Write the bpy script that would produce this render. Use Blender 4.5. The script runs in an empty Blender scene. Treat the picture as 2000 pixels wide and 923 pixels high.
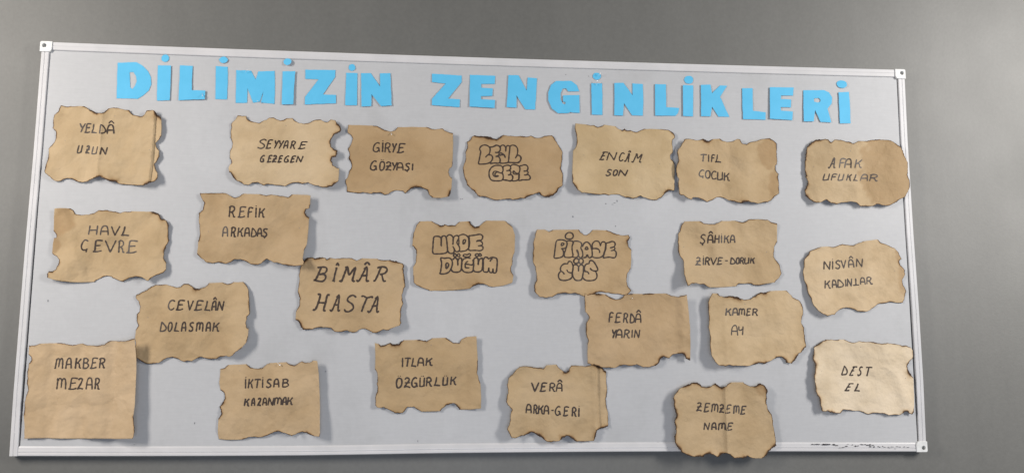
import bpy, bmesh, math, random
import numpy as np
from mathutils import Vector, Matrix
from mathutils.geometry import delaunay_2d_cdt
from mathutils.bvhtree import BVHTree

R = math.radians
scene = bpy.context.scene
col = scene.collection

# ------------------------------------------------------------------ camera
BOARD_W, BOARD_H = 2400.0, 1077.4
CAM_POS = (-0.15576, -2.46615, 1.1844)
CAM_ROT = ((0.996075, -0.015552, -0.087133), (-0.088453, -0.139593, -0.98625), (0.003175, 0.990087, -0.140421))
FOCAL = 0.9   # in frame widths

Z0 = 1.5                                   # height of the board's centre above the floor, metres
cam = bpy.data.cameras.new('camera')
cam.sensor_width = 36.0
cam.lens = 36.0 * FOCAL
cam.clip_start = .05
cam.clip_end = 60
co = bpy.data.objects.new('camera', cam)
col.objects.link(co)
co.matrix_world = Matrix.Translation(CAM_POS) @ Matrix(CAM_ROT).to_4x4()
scene.camera = co

# ------------------------------------------------------------------ world: dim bounce light of the room
world = bpy.data.worlds.new('World')
scene.world = world
world.use_nodes = True
wn = world.node_tree
bgn = wn.nodes['Background']
bgn.inputs[0].default_value = (.90, .93, 1.0, 1)
bgn.inputs[1].default_value = .17

# ------------------------------------------------------------------ room lamps, left and right of the board, plus an added fill
def area_lamp(name, loc, target, sx, sy, power, color):
    d = bpy.data.lights.new(name, 'AREA')
    d.shape = 'RECTANGLE'; d.size = sx; d.size_y = sy
    d.energy = power; d.color = color
    o = bpy.data.objects.new(name, d)
    col.objects.link(o)
    o.location = loc
    o.rotation_euler = (Vector(target) - Vector(loc)).to_track_quat('-Z', 'Y').to_euler()
    return o
area_lamp('side_lamp', (-2.75, -1.75, 2.4), (-.6, 0, 1.35), .5, 1.2, 92, (1.0, .94, .87))
area_lamp('side_lamp', (3.05, -2.0, 2.45), (.6, 0, 1.35), .5, 1.3, 114, (1.0, .965, .92))
area_lamp('low_fill', (.1, -4.2, .2), (.1, 0, 1.0), 2.6, .9, 48, (.74, .83, 1.0))  # added cool fill, not a window: brightens the board's lower half

scene.view_settings.view_transform = 'Standard'
scene.view_settings.look = 'None'
scene.view_settings.exposure = -0.04
scene.view_settings.gamma = 1.0

# ------------------------------------------------------------------ materials
def new_mat(name):
    m = bpy.data.materials.new(name)
    m.use_nodes = True
    return m, m.node_tree, m.node_tree.nodes['Principled BSDF']
def nd(nt, typ, **kw):
    n = nt.nodes.new(typ)
    for k, v in kw.items(): setattr(n, k, v)
    return n
def coords(nt, scale):
    t = nd(nt, 'ShaderNodeTexCoord'); m = nd(nt, 'ShaderNodeMapping')
    m.inputs['Scale'].default_value = scale if hasattr(scale, '__len__') else (scale,) * 3
    nt.links.new(t.outputs['Object'], m.inputs['Vector'])
    return m.outputs['Vector']
def noise(nt, vec, scale, detail=4, rough=.55):
    n = nd(nt, 'ShaderNodeTexNoise')
    n.inputs['Scale'].default_value = scale; n.inputs['Detail'].default_value = detail
    n.inputs['Roughness'].default_value = rough
    nt.links.new(vec, n.inputs['Vector'])
    return n.outputs['Fac']
def ramp(nt, fac, stops):
    r = nd(nt, 'ShaderNodeValToRGB')
    e = r.color_ramp.elements
    while len(e) < len(stops): e.new(.5)
    for el, (p, c) in zip(e, stops):
        el.position = p; el.color = (*c, 1) if hasattr(c, '__len__') else (c, c, c, 1)
    nt.links.new(fac, r.inputs['Fac'])
    return r.outputs['Color']
def mixc(nt, fac, a, b, mode='MIX'):
    m = nd(nt, 'ShaderNodeMix', data_type='RGBA', blend_type=mode)
    for s, v in ((0, fac), (6, a), (7, b)):
        if isinstance(v, (int, float)): m.inputs[s].default_value = v
        elif isinstance(v, tuple): m.inputs[s].default_value = (*v, 1)
        else: nt.links.new(v, m.inputs[s])
    return m.outputs[2]
def math_n(nt, op, a, b=None):
    m = nd(nt, 'ShaderNodeMath', operation=op)
    for i, v in enumerate((a, b)):
        if v is None: continue
        if isinstance(v, (int, float)): m.inputs[i].default_value = v
        else: nt.links.new(v, m.inputs[i])
    return m.outputs[0]
def bump(nt, bsdf, h, strength, dist):
    b = nd(nt, 'ShaderNodeBump')
    b.inputs['Strength'].default_value = strength; b.inputs['Distance'].default_value = dist
    nt.links.new(h, b.inputs['Height'])
    nt.links.new(b.outputs['Normal'], bsdf.inputs['Normal'])

def mat_wall():
    m, nt, b = new_mat('grey_wall_paint')
    v = coords(nt, 1)
    n = noise(nt, v, 1.3, 5)
    c = ramp(nt, n, [(.3, (.099, .098, .090)), (.7, (.113, .112, .104))])
    c = mixc(nt, 1.0, c, ramp(nt, noise(nt, v, 90, 5, .7), [(.25, (.91, .91, .91)), (.75, (1.09, 1.09, 1.09))]), 'MULTIPLY')
    c = mixc(nt, 1.0, c, ramp(nt, noise(nt, coords(nt, (5, 1, .8)), 3, 5, .6), [(.25, (.94, .94, .94)), (.75, (1.05, 1.05, 1.05))]), 'MULTIPLY')
    nt.links.new(c, b.inputs['Base Color'])
    n2 = noise(nt, v, 2.0, 3)
    nt.links.new(ramp(nt, n2, [(.3, .50), (.7, .57)]), b.inputs['Roughness'])
    b.inputs['Specular IOR Level'].default_value = .75
    bump(nt, b, math_n(nt, 'ADD', noise(nt, v, 150, 4, .6), math_n(nt, 'MULTIPLY', noise(nt, v, 7, 2), 1.2)), .14, .0012)
    return m
def mat_board():
    m, nt, b = new_mat('board_laminate')
    v = coords(nt, 1)
    n = noise(nt, v, 3, 6)
    c = ramp(nt, n, [(.3, (.412, .415, .424)), (.7, (.442, .444, .452))])
    s = noise(nt, coords(nt, (6, 1, 90)), 3, 4)
    c = mixc(nt, .05, c, ramp(nt, s, [(.4, (.35, .35, .36)), (.6, (.6, .6, .6))]))
    sm = noise(nt, coords(nt, (1.6, 1, 1)), 2.2, 7, .62)
    c = mixc(nt, 1.0, c, ramp(nt, sm, [(.34, (.91, .91, .905)), (.46, (1, 1, 1)), (.60, (1, 1, 1)), (.70, (1.05, 1.05, 1.05))]), 'MULTIPLY')
    c = mixc(nt, 1.0, c, ramp(nt, noise(nt, v, 70, 4, .7), [(.2, (.95, .95, .95)), (.8, (1.03, 1.03, 1.03))]), 'MULTIPLY')
    nt.links.new(c, b.inputs['Base Color'])
    nt.links.new(ramp(nt, noise(nt, v, 5, 4), [(.3, .42), (.7, .55)]), b.inputs['Roughness'])
    b.inputs['Specular IOR Level'].default_value = .35
    bump(nt, b, noise(nt, v, 8, 2), .15, .003)
    return m
def mat_frame():
    m, nt, b = new_mat('white_frame')
    v = coords(nt, (1, 1, 1))
    n = noise(nt, v, 14, 5)
    nt.links.new(ramp(nt, n, [(.3, (.50, .495, .50)), (.7, (.56, .55, .555))]), b.inputs['Base Color'])
    b.inputs['Roughness'].default_value = .32
    return m
def mat_plain(name, c, rough=.5, metal=0, spec=.5):
    m, nt, b = new_mat(name)
    n = noise(nt, coords(nt, 1), 60, 3)
    nt.links.new(ramp(nt, n, [(.3, tuple(x * .9 for x in c)), (.7, tuple(min(1, x * 1.08) for x in c))]), b.inputs['Base Color'])
    b.inputs['Roughness'].default_value = rough; b.inputs['Metallic'].default_value = metal
    b.inputs['Specular IOR Level'].default_value = spec
    return m
def mat_kraft(i, tint):
    tint = (tint[0] * .95, tint[1] * .95, tint[2] * .93)
    m, nt, b = new_mat('kraft_paper_%d' % i)
    v = coords(nt, 1)
    off = nt.nodes['Mapping']; off.inputs['Location'].default_value = (i * 1.37, i * .71, i * .23)
    big = noise(nt, v, 9, 4)
    fib = noise(nt, v, 420, 3, .7)
    mid = noise(nt, v, 38, 5, .6)
    dk = tuple(x * k for x, k in zip(tint, (.79, .755, .69))); lt = tuple(x * k for x, k in zip(tint, (1.10, 1.13, 1.20)))  # heat-browned mottling, with some fold shading put into its contrast
    c = ramp(nt, big, [(.34, dk), (.50, tint), (.66, lt)])
    c = mixc(nt, .35, c, mixc(nt, mid, dk, lt))
    c = mixc(nt, .22, c, mixc(nt, fib, tuple(x * .72 for x in tint), tuple(min(1, x * 1.25) for x in tint)))
    at = nd(nt, 'ShaderNodeAttribute', attribute_name='stain')  # mask of the browner, darker elliptical patches
    sf = math_n(nt, 'MULTIPLY', at.outputs['Fac'], math_n(nt, 'ADD', math_n(nt, 'MULTIPLY', mid, .5), .45))
    c = mixc(nt, sf, c, tuple(x * k for x, k in zip(tint, (.74, .66, .57))))
    ch = nd(nt, 'ShaderNodeAttribute', attribute_name='char')
    n1 = noise(nt, v, 75, 4, .6)
    n2 = noise(nt, v, 16, 2, .5)
    nn = math_n(nt, 'ADD', math_n(nt, 'MULTIPLY', n1, 1.3), math_n(nt, 'MULTIPLY', n2, 1.6))   # about 1.45 +- .5
    x = math_n(nt, 'MULTIPLY', ch.outputs['Fac'], math_n(nt, 'MAXIMUM', math_n(nt, 'SUBTRACT', nn, .45), .15))
    x = math_n(nt, 'MULTIPLY', x, .1)
    one = (1, 1, 1)
    burnt = ramp(nt, x, [(.0, (.085, .058, .045)), (.085, (.13, .09, .065)), (.125, (.44, .34, .25)), (.17, (.80, .73, .64)), (.28, (.96, .94, .91)), (.5, one)])
    c = mixc(nt, 1.0, c, burnt, 'MULTIPLY')
    nt.links.new(c, b.inputs['Base Color'])
    b.inputs['Roughness'].default_value = .72
    b.inputs['Specular IOR Level'].default_value = .28
    vo = nd(nt, 'ShaderNodeTexVoronoi', feature='DISTANCE_TO_EDGE')
    vo.inputs['Scale'].default_value = 9
    wv = nd(nt, 'ShaderNodeTexNoise'); wv.inputs['Scale'].default_value = 10; wv.inputs['Detail'].default_value = 3
    nt.links.new(v, wv.inputs['Vector'])
    nt.links.new(mixc(nt, .10, v, wv.outputs['Color'], 'ADD'), vo.inputs['Vector'])
    cr = math_n(nt, 'MULTIPLY', math_n(nt, 'MINIMUM', vo.outputs['Distance'], .35), 1.3)
    h = math_n(nt, 'ADD', math_n(nt, 'MULTIPLY', noise(nt, v, 11, 4, .5), 1.5), math_n(nt, 'ADD', math_n(nt, 'MULTIPLY', fib, .04), math_n(nt, 'MULTIPLY', cr, noise(nt, v, 6, 1))))
    bump(nt, b, h, .75, .014)
    return m
M_WALL = mat_wall(); M_BOARD = mat_board(); M_FRAME = mat_frame()
M_CAP = mat_plain('cap_plastic', (.66, .66, .65), .38)
M_METAL = mat_plain('screw_metal', (.62, .62, .6), .3, 1)
M_PIN = mat_plain('pin_steel', (.9, .9, .92), .25, .6)
M_DARK = mat_plain('dark_gap', (.05, .05, .055), .8)
M_MARK = mat_plain('black_scuff', (.035, .033, .04), .7)
M_GREYM = mat_plain('grey_smudge', (.16, .16, .17), .7)
M_INK = mat_plain('brown_black_ink', (.034, .019, .011), .55)
def mat_card():
    m, nt, b = new_mat('blue_card')
    v = coords(nt, 1)
    n = noise(nt, v, 22, 4)
    c = ramp(nt, n, [(.3, (.082, .405, .64)), (.7, (.098, .44, .69))])
    c = mixc(nt, .08, c, mixc(nt, noise(nt, v, 500, 2), (.05, .35, .6), (.2, .65, .95)))
    nt.links.new(c, b.inputs['Base Color'])
    b.inputs['Roughness'].default_value = .62; b.inputs['Specular IOR Level'].default_value = .3
    bump(nt, b, noise(nt, v, 30, 3), .3, .002)
    return m
M_CARD = mat_card()
M_EDGE = mat_plain('card_cut_edge', (.065, .29, .46), .8)

# ------------------------------------------------------------------ helpers
def link(name, me, parent=None, loc=None):
    o = bpy.data.objects.new(name, me)
    col.objects.link(o)
    if parent is not None: o.parent = parent
    if loc is not None: o.location = loc
    return o
def mesh(name, verts, faces, mats, smooth=False, fmat=None):
    me = bpy.data.meshes.new(name)
    me.from_pydata(verts, [], faces)
    for m in (mats if isinstance(mats, (list, tuple)) else [mats]): me.materials.append(m)
    if fmat:
        for p, k in zip(me.polygons, fmat): p.material_index = k
    if smooth:
        for p in me.polygons: p.use_smooth = True
    me.update()
    return me
def tag(o, label=None, cat=None, group=None, kind=None):
    if label: o['label'] = label
    if cat: o['category'] = cat
    if group: o['group'] = group
    if kind: o['kind'] = kind
    return o
def W3(x, y, h):                       # board millimetres (right, up, out of the wall) -> metres
    return (x / 1000, -h / 1000, y / 1000)
def area(p):
    return .5 * sum(p[i][0] * p[(i + 1) % len(p)][1] - p[(i + 1) % len(p)][0] * p[i][1] for i in range(len(p)))
def cdt(outline, holes=(), extra=()):
    vs = []; es = []
    for loop in (outline, *holes):
        b = len(vs); n = len(loop); vs += loop
        es += [(b + i, b + (i + 1) % n) for i in range(n)]
    vs = [Vector(v) for v in vs] + [Vector(v) for v in extra]
    r = delaunay_2d_cdt(vs, es, [], 2 if holes else 1, 1e-4)
    return [tuple(v) for v in r[0]], [tuple(f) for f in r[2]]
def inside(x, y, poly):
    c = False; j = len(poly) - 1
    for i in range(len(poly)):
        if (poly[i][1] > y) != (poly[j][1] > y) and x < (poly[j][0] - poly[i][0]) * (y - poly[i][1]) / (poly[j][1] - poly[i][1]) + poly[i][0]: c = not c
        j = i
    return c
def prism(name, outline, holes, h0, h1, mats, loc_mm=(0, 0), top=None, side_mat=0, bev=0.0):
    """flat cut-out with thickness: front face at h1 (or top(x,y)), back h0 lower"""
    if area(outline) < 0: outline = outline[::-1]
    pts, tris = cdt(outline, holes)
    tris = [t for t in tris if inside(sum(pts[i][0] for i in t) / len(t), sum(pts[i][1] for i in t) / len(t), outline) and
            not any(inside(sum(pts[i][0] for i in t) / len(t), sum(pts[i][1] for i in t) / len(t), q) for q in holes)]
    T = top or (lambda x, y: 0)
    n = len(pts); V = []; F = []; FM = []
    for x, y in pts: V.append(W3(x, y, h1 + T(x, y)))
    for x, y in pts: V.append(W3(x, y, h0 + T(x, y)))
    edge = {}
    for t in tris:
        a = area([pts[i] for i in t]); t = t if a > 0 else t[::-1]
        F.append(t); FM.append(0)
        F.append(tuple(i + n for i in reversed(t))); FM.append(0)
        for i in range(len(t)): edge[(t[i], t[(i + 1) % len(t)])] = 1
    for (a, b) in edge:
        if (b, a) not in edge:
            F.append((a, a + n, b + n, b)); FM.append(side_mat)
    me = mesh(name, V, F, mats, fmat=FM)
    return me
def circle(cx, cy, rx, ry=None, n=20, jit=0, rnd=None):
    ry = ry or rx
    return [(cx + rx * math.cos(6.28318 * i / n) * (1 + (rnd.uniform(-jit, jit) if rnd else 0)),
             cy + ry * math.sin(6.28318 * i / n) * (1 + (rnd.uniform(-jit, jit) if rnd else 0))) for i in range(n)]

def paper_height(s, t, P):
    """height in mm of a sheet above the board; s, t run 0..1 across it (t upwards)"""
    c = lambda v: 0.0 if v < 0 else (1.0 if v > 1 else v)
    z = 0.0
    for k, a in P['lift']:
        if k == 'R': z += a * c((s - .5) / .5) ** 2
        elif k == 'L': z += a * c((.5 - s) / .5) ** 2
        elif k == 'B': z += a * c((.45 - t) / .45) ** 2
        elif k == 'T': z += a * c((t - .55) / .45) ** 2
        else:
            cs = 1.0 if 'R' in k else 0.0
            ct = 1.0 if 'T' in k else 0.0
            z += a * c(1 - math.hypot((s - cs) * 1.35, t - ct) / .62) ** 2 * 1.3
    for s0, tilt, a, w, kind in P['crease']:
        d = s + tilt * (t - .5) - s0
        if kind == 'v': z += 1.5 * a * math.exp(-abs(d) / w)          # sharp fold
        elif kind == 'r': z += 1.7 * a * math.exp(-(d / w) ** 2)      # soft roll
        elif kind == 'k': z += a * c(d / w)                     # flap: steps up past the fold line
    r = random.Random(P['seed'])
    W = 0.0
    for i in range(5):
        an = r.gauss(0, .38); f = r.uniform(5, 13) * (1 if i < 3 else 2.1); ph = r.uniform(0, 6.28)
        wp = r.uniform(.5, 1.6); p2 = r.uniform(0, 6.28)
        q = s * math.cos(an) + t * .7 * math.sin(an) * (1.6 if i > 2 else 1)
        m = math.sin(q * f + ph + wp * math.sin(t * r.uniform(2, 5) + p2))
        W += m * (1.0 if i < 3 else .35)
    z += P['amp'] * (W * 2.2 + 2.0)
    return max(P['base'] + z, .8)

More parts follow.
